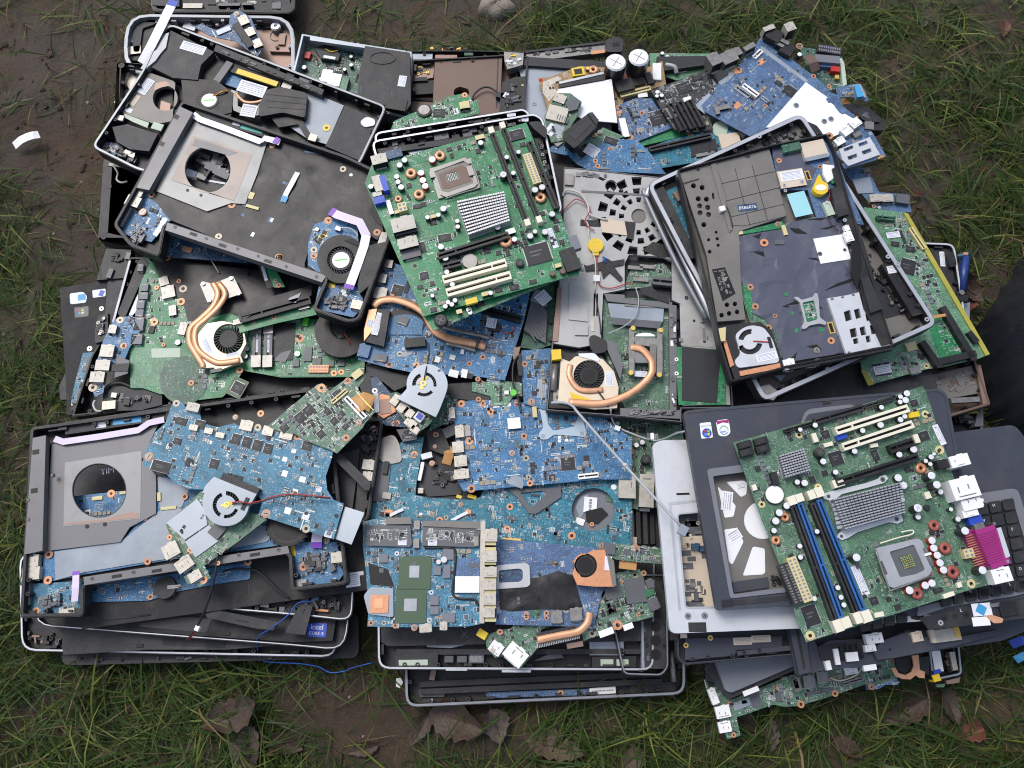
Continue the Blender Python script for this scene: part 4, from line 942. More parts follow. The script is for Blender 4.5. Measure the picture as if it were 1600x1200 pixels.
# ---- black laptop right of it
O('J')
t = T('laptop_chassis', 'black laptop base standing out between the lower left laptop and the teal boards', 'laptop part', 97,(450,550),((480,310),(580,285)), group=GL)
t.tray(rq([(150,345),(592,270),(520,760),(90,810)],40),14,14, BLK, BLK, BLK); t.ports([(521,492,56,46,8),(516,545,46,40,8)], z=4, h=9); t.poly('cover', BLK2,[(380,440),(480,420),(470,520),(440,740),(300,760)],3,9)
t.clutter([(490,320),(575,300),(560,440),(490,460)],26,3,(CHIPG, BLK2, CHIPG, BLK),(3,9),(5,14)); t.rings([(545,327,14)], z=10); t.poly('inner_rail', BLK2,[(470,560),(520,590),(500,740),(460,740)],2,8)
t.clutter([(340,500),(400,520),(380,680),(330,640)],20,9,(BLK2, CHIPG, STEEL),(1,3),(4,12))
t = T('hinge_bar', 'black plastic bar slanting over the black laptop base left of the teal board', 'laptop part', 128,(440,510),((355,440),(520,590)), solo=True)
t.poly('hinge_bar', BLK2,[(352,428),(388,434),(532,575),(522,612),(505,610),(350,455)],0,6)

# ================================================================== left stack, upper
O('A')
t = T('laptop_chassis', 'black laptop base with its ports facing the top edge of the picture', 'laptop part', 20,(1000,20), group=GL)
t.tray(rq([(688,-260),(1372,-260),(1364,62),(700,55)],40),24,18, BLK, LID, BLK); t.ports([(892,26,88,26)], m=STEEL, z=10, h=16, slit=False)
t.ports([(1040,20,60,16),(1090,20,40,14),(1145,17,46,14)], m=CHIPG, z=10, h=15, slit=False); t.clutter([(960,0),(1300,0),(1300,30),(960,30)],14,22,(BLK, CHIPG, STEEL),(1,3),(4,12)); t.poly('vent', BLK2,[(700,-30),(830,-28),(830,30),(705,24)],10,25); t.box('tag', CHIPG, 1280,25,40,34,22,24.5)
t = T('laptop_chassis', 'grey-rimmed laptop base with a copper-coloured inside at the top left', 'laptop part', 40,(980,160),((700,60),(1250,75)), group=GL)
t.tray(rq([(582,62),(1362,72),(1368,460),(566,330)],110),22,17, ROSE, RIMG, RIMG); t.poly('black_liner', BLK, rq([(600,82),(800,70),(790,150),(700,170),(650,280),(592,280)],24),2,10); t.poly('liner_wall', BLK2, rq([(610,110),(720,84),(720,110),(660,130),(645,240),(618,240)],10),10,14)
t.ports([(704,88,48,36,6),(622,231,56,42,-8)], z=8, h=6, slit=False); t.stickers([(603,180,32,36)], z=10, rows=2)
t.poly('inner_step', BLK2,[(820,75),(1250,80),(1250,130),(820,120)],2,6); t.box('copper_rail', ROSE, 1040,92,420,20,6,11); t.clutter([(860,108),(1240,112),(1240,128),(860,124)],16,7,(STEEL, BLK2, SOLDER),(2,4),(4,12))
g = G(); x, y = t.L((1274,115),16); g.cyl(x, y, 24 * t.k, .002, .012, RIMG, 16); g.ring(x, y, 8 * t.k, 20 * t.k, .0119, .014, SILVER, 16); t.out(g, 'screw_boss'); g = G(); x, y = t.L((1283,220),4); g.cyl(x, y, 8 * t.k, .002, .005, FANB, 12); t.out(g, 'screw_hole')
g = G(); x, y = t.L((1278,165),3); g.ring(x, y, 26 * t.k, 29 * t.k, .002, .0032, BROWN, 20); t.out(g, 'moulded_ring'); t.box('rib', ROSE, 1300,236,100,6,2,9); t.box('module', SHEET, 880,118,60,40,6,9,20); t.chips([(1305,180,30,60)], m=ROSE, h=4, z=2)
t = T('circuit_board', 'small blue board with three cream ports on the copper-coloured laptop base', 'circuit board', 72,(1090,150),((1110,60),(1210,215)), group=GB)
t.board(BLUE2,[(1066,68),(1108,48),(1160,80),(1222,215),(1192,262),(1150,235),(1090,190),(1010,175),(960,160),(900,125),(930,110),(1000,140),(1060,110)]); t.fill(60)
t.ports([(1127,92,42,50,-28),(1158,146,40,44,-28),(1190,200,40,44,-28)], h=7); t.box('long_connector', BLK, 1125,160,34,150,1.6,9,-35); t.rings([(1094,64,16)]); t.box('module', SHEET, 1035,140,66,26,1.6,4,-28)
t = T('laptop_chassis', 'black laptop frame with a cream panel, under the opened black laptop', 'laptop part', 44,(650,420),((545,288),(660,305)), group=GL)
t.tray(rq([(540,284),(1300,340),(1280,960),(505,560),(528,515)],18),24,22, BEIGE, BLK, BLK); t.rings([(562,303,14)], z=24.2, m=BLK2); t.box('cream_panel', CREAM, 590,400,70,190,3,6,8); t.box('panel_rib', BEIGE, 572,405,8,170,6,7.4,8)
t = T('laptop_chassis', 'black laptop frame edge at the far left beside the mud, under the taped laptop', 'laptop part', 24,(520,920),((490,740),(1200,760)), group=GL)
t.tray(rq([(478,730),(1250,800),(1250,1260),(600,1145),(452,1110)],18),24,44, BLK, BLK2, BLK2); t.rings([(505,863,14),(480,1098,14)], z=24.2, m=BLK); t.tube('loop_cable', WIREW, [(520,760,26),(545,800,28),(540,830,28),(560,845,28),(590,840,26)],1.6); t.poly('cream_wedge', CREAM, [(596,800),(640,790),(600,880),(575,870)],6,24); t.box('cream_tab', BEIGE, 533,764,60,14,24,25,8)
O('E')
t = T('speaker_box', 'black plastic corner piece with vent slots at the left, above the stickered palm rest', 'laptop part', 30,(540,340),((490,265),(600,270)))
t.poly('body', BLK, [(492,262),(606,268),(606,395),(446,408)],0,16); g = G(); [t.gbox(g, FANB, 462 + q * .5,345 + q * 6,16,2.5,15.5,16.3,-75) for q in range(9)]; t.out(g, 'vent_slots'); t.ports([(508,376,22,46,12),(592,295,20,34,8)], m=CHIPG, z=14, h=6, slit=False); t.clutter([(500,275),(585,275),(570,330),(500,330)],10,16,(BLK2, BLK),(1,4),(4,12))

# ---- palm rest with stickers
t = T('palm_rest', 'black palm rest with three small stickers at the left edge of the pile', 'laptop part', 34,(430,700),((280,445),(600,395)), group=GL)
t.poly('plate', MATTE, rq([(276,445),(660,378),(660,990),(310,1035),(306,900)],10),0,5); t.poly('back_edge', BLK2,[(274,900),(310,820),(325,960),(278,962)],-4,3)
t.poly('sticker', PAPER, rq([(322,470),(385,462),(403,480),(398,512),(325,520)],10),5,5.4); t.box('sticker_emblem', CYAN, 378,487,36,30,5.4,5.6,-8)
t.poly('sticker', PAPER, rq([(427,455),(489,447),(489,482),(430,490)],6),5,5.4); t.box('sticker_emblem', VBLUE, 470,468,22,28,5.4,5.6,15)
t.poly('sticker', CHIPG, rq([(343,535),(410,528),(410,575),(347,582)],6),5,5.4)
for c, x, y in ((RED, 367,548),(LIME, 382,546),(CYAN, 368,561),(YELLOW, 383,559)): t.box('window_emblem', c, x, y, 12,10,5.4,5.6,-6)
t.clutter([(300,950),(560,920),(560,990),(330,1020)],24,5,(BLK, BLK2, CHIPG),(2,7),(5,16)); t.ports([(343,980,26,14)], m=STEEL, z=5, h=3, slit=False)
# ---- green laptop with the copper pipes
t = T('laptop_chassis', 'black laptop base carrying the green board with twin copper pipes, left of the pile', 'laptop', 50,(900,650),((610,310),(1500,400)), group=GL)
t.tray(rq([(598,300),(1640,330),(1660,900),(330,1040),(420,760),(520,590)],14),24,10, BLK, BLK, BLK); t.poly('silver_edge', RIMG, [(596,318),(606,318),(528,606),(518,602)],24,26)
t.poly('speaker_bar', BLK2,[(640,320),(668,296),(690,330),(570,600),(545,560)],10,30); t.poly('paper_tag', PAPER, [(630,490),(640,470),(638,545),(610,575),(596,570)],30,30.5)
t.poly('corner_block', BLK2,[(480,905),(600,895),(750,940),(750,985),(650,1010),(470,1015)],8,26); t.clutter([(530,925),(730,945),(730,975),(540,1000)],26,26,(CHIPG, BLK2, BLK2),(1,5),(5,20)); t.ports([(503,986,58,38,-6),(527,940,24,22)], z=26, h=5, slit=False); t.tube('loop_cable', WIREW, [(440,965,26),(432,985,28),(445,1012,28),(470,1015,26)],1.6)
t.tube('black_cable', WIREB, [(480,930,26),(510,895,28),(560,885,28),(610,905,26)],3)
t = T('circuit_board', 'green laptop board under the cream fan with twin copper pipes at the left', 'circuit board', 78,(860,650),((610,720),(1060,720)), group=GB)
t.board(GREEN, [(672,300),(715,330),(760,380),(1500,420),(1450,560),(1150,640),(1130,820),(1080,900),(1030,950),(900,965),(840,940),(740,935),(660,908),(604,908),(600,720),(640,640),(640,480),(655,360)])
t.fill(240, poly=[(640,330),(740,380),(870,500),(900,720),(870,960),(1080,900),(1060,830),(880,800),(850,700),(640,710),(640,480)]); t.poly('bare_area', DGREEN, arc(850,872,112, n=30),1.6,2.0)
t.poly('clear_area', GREEN3,[(606,722),(860,720),(880,770),(760,800),(740,900),(606,902)],1.6,1.75)
t.poly('bracket_film', LGREENF, [(700,725),(835,722),(835,765),(702,768)],1.8,2.3); t.film('black_film', MYL, [(700,300),(1480,400),(1450,545),(1200,610),(1060,560),(870,600),(848,520),(745,420)],2.3,1.2,16)
t.rings([(715,602,20),(848,448,20),(838,508,20),(828,413,12),(757,707,10),(776,306,16),(885,884,14),(1110,825,16),(725,443,12)], z=3); t.ports([(758,412,42,44,-20),(778,462,60,60,-15),(798,548,34,50,-10),(845,632,34,60,10)], m=STEEL, h=5)
t.ports([(668,440,34,38),(664,480,40,34),(650,520,36,40),(645,560,36,34),(642,610,44,66),(650,350,26,36),(632,680,50,50)], m=PALMG, h=6)
t.chips([(1098,905,74,90,25)], m=GPUG, h=1.2); t.chips([(1100,905,50,52,25),(700,635,26,34,8)], z=3); t.caps([(1140,725,12),(1135,760,12),(822,695,14)], h=4); t.tube('light_bar', WIREW, [(968,300,4),(1015,375,5)],1.0)
t = T('circuit_board', 'blue port board with four steel ports at the left, beside the green board', 'circuit board', 84,(500,750),((440,890),(540,600)), group=GB)
t.board(BLUE, [(530,590),(610,570),(650,640),(600,720),(575,780),(500,800),(478,930),(440,950),(420,900),(450,780),(480,680)]); t.ports([(495,735,62,58,12),(474,801,66,50,10),(449,856,66,50,10),(520,635,36,40,14)], h=7, m=STEEL); t.rings([(556,593,18),(572,712,18),(430,905,20)]); t.fill(60)
t.poly('grey_flap', CHIPG, [(540,760),(600,780),(590,840),(530,860)],2,4); t.poly('black_flap', BLK, [(515,800),(600,790),(590,830),(520,830)],3.4,5)
t = T('circuit_board', 'steel-blue memory board with dark chips under the left port board', 'circuit board', 44,(390,860),((385,745),(480,735)), group=GB)
t.board(BLUE3,[(384,745),(470,738),(470,800),(440,960),(410,985),(328,975),(345,890)]); t.chips([(428,788,56,44),(412,820,60,26),(410,885,56,34),(385,928,56,34)], a=8, m=CHIPG); t.fill(40)
t = T('hinge_bracket', 'small black hinge bracket beside the blue port board at the left', 'laptop part', 70,(470,640))
t.poly('bracket', BLK, [(455,575),(500,560),(500,640),(480,690),(440,700),(440,640)],0,8); t.clutter([(450,590),(495,570),(480,680),(445,690)],12,8,(BLK2, CHIPG, STEEL),(1,5),(4,12)); t.rings([(470,540,12),(415,725,14)], z=6, m=SILVER)
t = T('cooling_fan', 'cream fan joined to a steel plate by twin copper heat pipes', 'fan', 92,(1010,640),((930,420),(1100,390)), tilt=(0, .02))
t.poly('cold_plate', STEEL, [(926,428),(945,415),(985,425),(1060,395),(1080,390),(1105,440),(1120,470),(1060,490),(985,515),(960,510)],-3,0)
for q in [(940,425),(1070,400),(1105,470),(970,502)]: g = G(); x, y = t.L(q, 1); g.cyl(x, y, .0032,-.001, .0022, ALU, 12); t.out(g, 'screw')
for d, e in ((0,0),(26,10)): t.tube('heat_pipe', COPPER, [(985 + d, 420,2),(1008 + d * 1.3,470,3),(985 + d, 530,4),(930 + d, 585,4),(882 + d, 630,4),(876 + d, 690,4),(900 + d, 740,4),(935 + d * 2.2,795 - e, 4)] + ([(1040,790,4),(1110,778,4)] if d else [(938,810,4)]),4.8, flat=.36)
t.poly('fan_housing', FCREAM, [(925,645),(960,608),(1030,597),(1090,610),(1130,650),(1140,700),(1112,755),(1125,787),(1080,800),(1000,832),(990,812),(930,815),(905,770),(895,700)],-4,3,[arc(1058,680,70, n=28)])
t.rotor(1058,680,68,2.5, hub=.62, depth=6); t.stickers([(958,712,26,76,-28),(1075,752,60,16,-14)], z=3, rows=3); t.ports([(1000,826,50,16,0)], m=CHIPG, z=-3, h=7, slit=False)
# ---- right hand green boards
t = T('circuit_board', 'green board with two memory sticks standing in slots, right of the cream fan', 'circuit board', 76,(1380,740),((1130,850),(1690,850)), group=GB)
t.board(GREEN, [(1150,640),(1380,590),(1720,590),(1720,740),(1690,760),(1685,856),(1300,858),(1120,826),(1130,700)]); t.fill(260); t.board(GREEN3,[(1302,812),(1350,830),(1380,812),(1530,812),(1530,852),(1302,852)], .4, z0=1.7, name='pale_strip'); t.bz = 1.6
for x_, l in ((1190, 'memory'),(1243, 'memory')): o = t.slot((x_, 630),(x_ - 4,785),38, CHIPG, 6, clips=STEEL, name='memory_slot'); t.stickers([(x_ - 4,690,22,110)], z=6, rows=2)
t.box('black_pad', BLK, 1312,690,100,180,1.7,3); t.poly('torn_film', CHIPG, [(1265,780),(1300,745),(1350,730),(1320,790)],3,3.5); t.rings([(1389,677,20),(1546,757,16),(1546,839,16),(1580,834,16),(1680,755,12)])
t.conn(1475,818,90,36, ORANGE, 12,2,4); t.caps([(1376,748,14),(1560,752 - 100,12),(1590,750,10),(1615,750,10)], h=4, top=CAPW); t.chips([(1370,790,30,36),(1470,785,30,30),(1425,750,36,70),(1530,795,30,26),(1580,790,30,30)], m=CHIPG, h=3); t.box('lime_tag', LIME, 1415,600,24,40,2,5,10)
t = T('cooling_fan', 'black fan half hidden under the corner of the taped laptop', 'fan', 86, cv('F', (390,650)), solo=False)
O('F')
t.poly('fan_housing', FANB, [*arc(395,640,125,-10,190,20),(300,570),(470,570)],0,9,[arc(400,625,58, n=20)]); t.rotor(400,625,56,8, hub=.5); t.tube('wire', WIREB, [(405,655,9),(430,690,10),(440,715,8)],1); t.tube('wire', WIRER, [(408,652,9),(434,688,10),(446,712,8)], .8); t.rings([(388,668,12)], z=9, m=BLK2)
O('E')
t = T('circuit_board', 'green strip with a long black memory slot under the edge of the taped laptop', 'circuit board', 96,(1290,560),((1110,640),(1460,560)), group=GB)
t.board(GREEN, [(1100,600),(1200,560),(1400,510),(1465,530),(1465,568),(1290,605),(1110,652)]); t.slot((1115,585),(1435,495),46, BLK, 8, name='memory_slot'); t.poly('black_film', MYL, [(1100,570),(1200,500),(1450,430),(1440,480),(1180,560),(1110,600)],2,8); t.ports([(1405,525,50,34,-14),(1100,600,40,24,-14)], m=STEEL, h=4); t.rings([(1268,580,14),(1176,603,14)]); t.poly('film_shard', BFILM, [(1340,490),(1395,465),(1370,512),(1330,505)],9,9.6)
t = T('memory_card', 'slim memory stick with a paper label below the taped laptop', 'circuit board', 96,(1240,390),((1190,320),(1260,440)), group=GB)
t.board(BLK2,[(1180,310),(1215,312),(1265,440),(1238,445)]); t.stickers([(1222,370,14,90,-18)], z=1.7, rows=2); t.poly('green_half', GREEN, [(1215,312),(1262,330),(1320,440),(1268,442)],0,1.5); t.rings([(1275,410,9),(1290,432,12)], z=1.6)
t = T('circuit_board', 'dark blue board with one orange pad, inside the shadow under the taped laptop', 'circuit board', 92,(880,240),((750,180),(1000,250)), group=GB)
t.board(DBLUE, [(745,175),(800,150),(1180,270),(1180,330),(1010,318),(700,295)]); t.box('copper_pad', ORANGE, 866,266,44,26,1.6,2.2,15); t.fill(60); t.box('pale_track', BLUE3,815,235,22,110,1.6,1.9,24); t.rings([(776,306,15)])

# ---- the opened black laptop at the top left
O('A')
t = T('laptop_chassis', 'opened black laptop base with a black cooler and yellow memory slot, top left', 'laptop', 78,(1100,420),((830,115),(1600,430)), group=GL)
t.tray(rq([(785,105),(1795,490),(1665,765),(1300,900),(640,790),(420,680),(660,320),(725,170)],36),26,13, BLK, BLK, RIMG)
t.poly('grey_strip', RIMG, [(742,165),(782,150),(768,220),(745,245),(720,280),(672,320),(650,318)],12,25)
t.poly('cover', BLK2,[(790,140),(990,240),(930,300),(915,370),(800,360),(700,310),(752,230)],6,22); g = G(); [g.box(*t.L((820 + (q % 4) * 22 + q // 4 * 6,300 + q // 4 * 16 + (q % 4) * 9),22), .004, .0012, .0219, .0223, FANB, -.4) for q in range(12)]; t.out(g, 'vent_slots')
t.stickers([(894,221,118,46,16)], z=22, rows=3); t.poly('opening', FANB, rq([(950,265),(1000,245),(1080,280),(1000,390),(920,370)],24),4,8)
t.poly('slot_frame', BLK2,[(1095,280),(1310,360),(1290,410),(1060,330)],4,14); t.box('grey_bar', CHIPG, 1032,332,34,120,6,18,24); t.box('memory_edge', YELLOW, 1190,358,205,26,14,17,18); t.box('metal_bar', STEEL, 1208,305,150,30,12,17,20); t.box('metal_bar', STEEL, 1330,392,46,40,10,17,18); t.poly('blue_board', BLUE, [(1060,335),(1120,360),(1100,410),(1040,390)],6,8)
t.stickers([(1200,322,110,20,20),(1166,410,130,62,16)], z=17, rows=3); t.poly('fan_housing', FANB, [(838,360),(1000,372),(1080,430),(1072,520),(980,545),(850,470)],8,20); t.rotor(968,464,62,21, hub=.7, sticker=WHITE, depth=3)
for k, m in enumerate((WIRER, YELLOW, WIREB)): t.tube('fan_wire', m, [(985 + 6 * k, 445,21),(1020 + 6 * k, 425,24),(1055,415 + 6 * k, 21)], .8)
t.poly('cooler_bracket', MAGL, [(1070,415),(1100,425),(1100,490),(1170,520),(1200,480),(1235,455),(1200,530),(1160,545),(1080,510)],14,19); t.tube('heat_pipe', COPPER, [(1090,430,19),(1130,470,20),(1190,472,20),(1240,452,20)],2.4, flat=.6); t.stickers([(1152,512,70,62,8)], z=20, rows=3)
t.poly('heatsink_cover', BLK2, rq([(1235,415),(1300,402),(1422,430),(1412,545),(1310,520),(1195,540),(1200,480)],16),10,24); g = G(); [g.strip([t.L3((1230 + q * 4,435 + q * 30,24.2)), t.L3((1412,455 + q * 26,24.2))], .0012, .0006, FANB) for q in range(3)]; t.out(g, 'heatsink_groove')
t.poly('shield', BFILM, [(1420,418),(1592,488),(1512,668),(1420,640),(1300,560),(1412,545)],8,10.4); t.poly('black_arm', BLK, [(1255,545),(1390,535),(1425,600),(1450,640),(1420,640),(1380,575),(1290,590)],11,16); t.box('white_tab', CREAM, 1448,636,36,34,14,17,15); t.rings([(1512,592,20)], z=10.8, m=YELLOW)
t.poly('drive_bay', BLK2,[(1598,488),(1752,555),(1668,745),(1506,676)],8,18); g = G(); P = t.LP(rq(cv('B', (480,565),(510,540),(550,552),(552,580),(500,590)),14),20); g.prism(P, .018, .0204, WHITE); t.out(g, 'torn_label')
t.poly('port_board', DBLUE, [(446,645),(540,665),(570,700),(520,722),(450,690)],4,8); t.bp = t.LP([(446,645),(540,665),(560,700),(520,715),(455,688)],8); t.bz = 8; t.fill(40)
t.poly('fan_shroud', BLK2,[(520,588),(590,575),(730,620),(690,700),(600,690),(540,655)],8,20); t.clutter([(530,690),(640,705),(640,770),(540,730)],26,4,(CHIPG, BLK2, STEEL, BLK),(3,12),(5,14))
t.poly('drive_plate', MAGB, rq([(690,335),(812,378),(798,560),(720,575),(560,520)],14),8,16,[arc(765,455,58, n=20)]); t.poly('copper_patch', ROSE, [(720,385),(770,375),(790,395),(745,405),(712,420)],16,16.3); t.stickers([(676,400,42,84,24)], z=16.3, rows=3); t.box('cream_label', BEIGE, 626,465,24,58,16,16.5,24); t.box('label', PAPER, 596,510,34,22,16,16.5,20)
t.poly('green_film', LGREENF, [(572,525),(690,568),(682,592),(610,562),(580,545)],17,17.4); t.box('green_film', LGREENF, 728,585,50,34,14,17,15); t.box('cream_foot', CREAM, 545,543,52,26,16,20,8)
g = G(); P = t.LP([(745,465),(790,480),(785,520),(740,510)],8); g.prism(P, .004, .008, ROSE); t.out(g, 'copper_liner'); t.ports([(1405,375,50,30,20)], m=CHIPG, z=14, h=8, slit=False); t.box('wall_block', BLK2,1010,520,120,30,8,18,20); t.poly('upper_rail', BLK2,[(1000,205),(1500,415),(1490,440),(990,235)],10,24)
t.clutter([(1020,225),(1480,420),(1470,432),(1010,238)],20,24,(BLK, CHIPG),(.6,1.6),(4,12))
t.poly('inner_cover', BLK2,[(840,670),(1090,690),(1080,900),(850,880)],22,25); t.clutter([(850,690),(1080,700),(1070,880),(860,870)],26,25,(BLK, BLK2, CHIPG, MAG),(2,8),(6,26)); t.box('paper_tag', PAPER, 880,805,50,40,25,25.6,20); t.poly('grey_bar', MAG, [(910,730),(1060,790),(1055,805),(905,745)],25,31)
t = T('ribbon_cable', 'long white ribbon cable with a blue tip at the top left of the pile', 'cable', 104,(720,160), solo=False)
t.strip('ribbon', RIBB, [(795,20,0),(745,120,4),(700,210,2),(655,292,-8)],46); t.strip('blue_tip', VBLUE, [(806,2,0),(793,26, .5)],47, th=.7)

# ---- the taped laptop (black film, square plate)
t = T('laptop_chassis', 'large laptop base covered in black film with a round-holed square plate', 'laptop', 116,(1150,850),((850,470),(1600,735)), group=GL)
OUT = rq([(842,462), *cv('B', (420,720),(585,800),(625,1090)), *cv('F', (480,592),(430,605),(258,545),(322,395)), *cv('E', (765,150),(738,300),(600,250)),(522,1040)],24)
t.tray(OUT, 24,15, BLK, BLK, BLK, holes=[arc(962,785,104, n=26)], bosses=False)
t.poly('edge_strip', MAG, [(832,492),(892,520),(690,880),(632,868)],12,25)
for q in [(815,540),(748,665)]: t.box('latch_slot', FANB, *q, 26,22,24,25.3,25)
t.poly('plate', MAGL, [(905,556),(1235,660),(1192,800),(1135,945),(1070,940),(958,978),(722,884),(790,740)],9,13,[arc(962,785,106, n=36)]); t.poly('copper_recess', STAIN, [(896,628),(1168,716),(1085,930),(792,832)],13,13.3,[arc(962,785,108, n=36)])
t.poly('recess_patch', MAG, [(905,640),(1100,705),(1060,720),(890,672)],13.3,13.6,[])  # thin patch of darker grey plate along the top of the recess
for q in [(868,880),(930,903),(715,800)]: g = G(); x, y = t.L(q, 13.4); g.cyl(x, y, .0024, .008, .0139, FANB, 10); t.out(g, 'screw_hole')
t.poly('inner_wall', BLK2,[(895,520),(910,556),(730,880),(690,884)],3,10); t.poly('top_bar', BLK2,[(900,490),(1250,605),(1240,640),(915,540)],4,17); t.box('teal_label', TEALL, 1168,592,108,34,17,17.4,15); t.stickers([(1097,567,36,30,15)], z=17, rows=2)
t.strip('ribbon_cable', RIBB, [(893,528,18),(925,552,18),(1060,600,18),(1205,655,18),(1225,640,20),(1260,648,19),(1295,660,18)],30); t.strip('ribbon_end', PURP, [(1270,645,19.6),(1290,656,19.4)],34)
FILM = [(1232,655),(1250,640),(1600,752), *cv('B', (420,745),(560,810),(590,1080),(560,1110)), *cv('F', (350,95),(260,215),(225,330)), *cv('E', (1410,350),(1000,215),(790,130)),(690,900),(720,886),(958,978),(1075,940),(1130,955),(1190,810)]
t.poly('mainboard', BLUE, [(640,888), *FILM[-5:], *FILM[:-6],(700,1120),(560,1080)],5,8)
t.film('black_film', MYL, FILM, 10.4,2.4,20)
t.bp = t.LP([(650,890),(715,900),(780,1030),(700,1110),(580,1080)],8); t.bz = 8; t.fill(80); t.rings([(702,902,18),(660,981,18),(1073,948,18),(1012,1095,18),(1260,675,16),(1588,783,18),(1292,1192,18), *[(*cv('F', q),18) for q in [(105,302),(335,132),(268,268),(268,295),(560,187)]]], z=11)
t.ports([(636,890,50,34,18),(615,930,66,50,18)], m=STEEL, z=8, h=10); t.ports([(570,1000,36,100,18)], m=CHIPG, z=6, h=10, slit=False); t.clutter([(610,1060),(680,1060),(680,1130),(610,1150)],16,8,(MAG, CHIPG, MAG),(3,8),(6,14)); t.strip('ribbon_cable', RIBB, [(765,1010,14),(745,1050,16),(715,1090,14)],24)
t.strip('ribbon_cable', RIBB, [(1378,798,12),(1350,850,15),(1325,895,13),(1308,935,12)],24); t.strip('ribbon_end', CYAN, [(1322,908,13.6),(1310,934,12.8)],27)
t.ports([(1162,905,26,34,15),(1168,958,62,14,15)], m=YCREAM, z=10, h=3, slit=False); t.chips([(1160,945,70,40,15),(1255,1020,30,26),(1125,996,18,14),(1162,1088,40,26,15),(1440,715,70,26,12),(1320,848,26,14)], m=BLUE2, z=10, h=1); t.chips([(1258,1018,12,18),(1170,1085,14,20)], m=SOLDER, z=10, h=1.6)
t.rings([(1540,793,9)], z=10.6, m=SILVER); t.rings([cv('B', (440,810)) + (9,)], z=10.6, m=SILVER)
t.poly('front_rail', MAG, cv('E', (775,142),(1490,380),(1508,392),(1490,418),(765,176)),8,25)
for q in [(810,162),(955,215),(1100,262),(1195,297),(1325,345),(1465,392)]: g = G(); x, y = t.L(cv('E', q),25); g.ring(x, y, .0014, .0027, .024, .0256, CHIPG, 12); g.cyl(x, y, .0015, .024, .0253, FANB, 10); t.out(g, 'screw_hole')
for q in [(895,195),(1030,247),(1240,320)]: t.box('latch_slot', FANB, *cv('E', q),34,14,24,25.4,18)
O('F')
t.poly('fan_board', BLUE, [(270,150),(350,120),(470,160),(480,330),(430,420),(330,400),(240,340),(240,240)],8,11); t.bp = t.LP([(255,160),(350,130),(350,200),(290,260),(270,360),(240,340)],11); t.bz = 11; t.fill(50)
t.poly('fan_housing', FANB, arc(395,310,112, n=36),11,20,[arc(393,315,64, n=28)]); t.rotor(393,315,62,19, hub=.78, sticker=WHITE)
t.strip('ribbon_cable', RIBP, [(345,88,20),(375,105,22),(480,140,23),(512,205,23)],40, ends='first', endm=PURP); t.strip('ribbon_cable', RIBB, [(510,200,23),(500,250,24),(465,350,23),(428,448,21)],40); t.strip('ribbon_end', PURP, [(434,428,22.2),(428,448,21.6)],44)
t.poly('side_bar', BLK2,[(510,250),(600,230),(540,420),(480,470),(470,430)],10,22); t.poly('tape_strip', TAPE, [(408,222),(445,215),(500,240),(490,258)],21,21.6)
t.poly('socket_board', BLUE, [(290,440),(340,400),(500,450),(490,540),(450,580),(270,540)],8,11); t.bp = t.LP([(290,440),(340,410),(490,450),(480,540),(300,540)],11); t.fill(60); t.clutter([(345,470),(430,480),(430,560),(300,530)],34,11,(CHIPG, MAG, BLK2),(2,7),(5,14)); t.ports([(466,521,48,40,10)], z=11, h=7); t.ports([(590,215,36,60,15)], m=STEEL, z=11, h=7)
t.box('yellow_tape', YELLOW, 345,432,40,18,11,11.5,10); t.box('yellow_tape', YELLOW, 310,205,40,22,11,11.5,-30); t.ports([(282,172,16,16),(455,415,16,16)], z=11, h=3, slit=False); t.tube('fan_wire', WIREW, [(390,165,18),(440,170,20),(470,200,20),(455,215,20)], .8); t.ports([(380,168,26,20)], m=WHITE, z=11, h=6, slit=False)

# ================================================================== top middle
O('B')
t = T('small_computer', 'small metal computer chassis with a black fan shroud at the top', 'computer', 44,(480,330),((220,160),(710,240)))
t.tray([(212,155),(500,205),(722,238),(712,550),(400,470),(170,330)],30,10, BLK2, SHEET, SHEET, bosses=False); t.board(DGREEN, [(225,185),(500,230),(480,440),(200,345)], z0=6); t.fill(160, big=1.2)
t.poly('fan_shroud', BLK, [(505,212),(712,244),(716,480),(695,520),(660,505),(600,488),(470,442),(480,330)],8,40); g = G(); x, y = t.L((585,268),40); g.prism(t.LP(arc(585,268,64, n=28, ry=30),40), .0398, .0412, BLK2,[t.LP(arc(585,268,54, n=28, ry=24),40)]); t.out(g, 'moulded_oval')
t.poly('shroud_step', BLK2,[(480,330),(716,350),(716,480),(690,520),(600,488),(470,442)],40,42); t.stickers([(677,375,34,56,6)], z=42, rows=4); g = G(); [g.torus(*t.L((632,425 + q * 6),42), .0022, .0007, .042, CHIPG, 10,5) for q in range(6)]; [g.torus(*t.L((490,400 + q * 6),42), .0022, .0007, .042, CHIPG, 10,5) for q in range(6)]; t.out(g, 'spring')
t.box('foot_plate', BLK, 650,480,90,60,42,44); t.box('white_connector', WHITE, 326,350,48,66,7,18,8); t.box('white_connector', WHITE, 362,368,60,66,7,20,8); t.box('green_connector', GREEN3,396,386,56,70,7,18,8); t.box('red_connector', RED, 238,254,26,34,7,14); t.poly('cable_bundle', BLK, [(270,220),(330,205),(390,250),(380,280),(300,270)],8,18); t.box('paper_tag', PAPER, 340,265,56,14,18,18.4)
t.poly('case_rail', SHEET, [(250,168),(700,236),(690,248),(250,186)],24,31); t.clutter([(290,178),(480,205),(480,225),(290,200)],14,20,(CHIPG, BLK2, STEEL),(2,8),(3,10)); t.caps([(440,260,9),(440,300,9),(410,320,9),(222,310,12)], z=7); t.box('white_connector', CREAM, 300,205,40,20,7,16); t.tube('yellow_wire', YELLOW, [(320,225,18),(350,240,20),(380,232,18)], .8); t.tube('red_wire', WIRER, [(250,240,12),(275,255,14),(280,280,10)], .8)
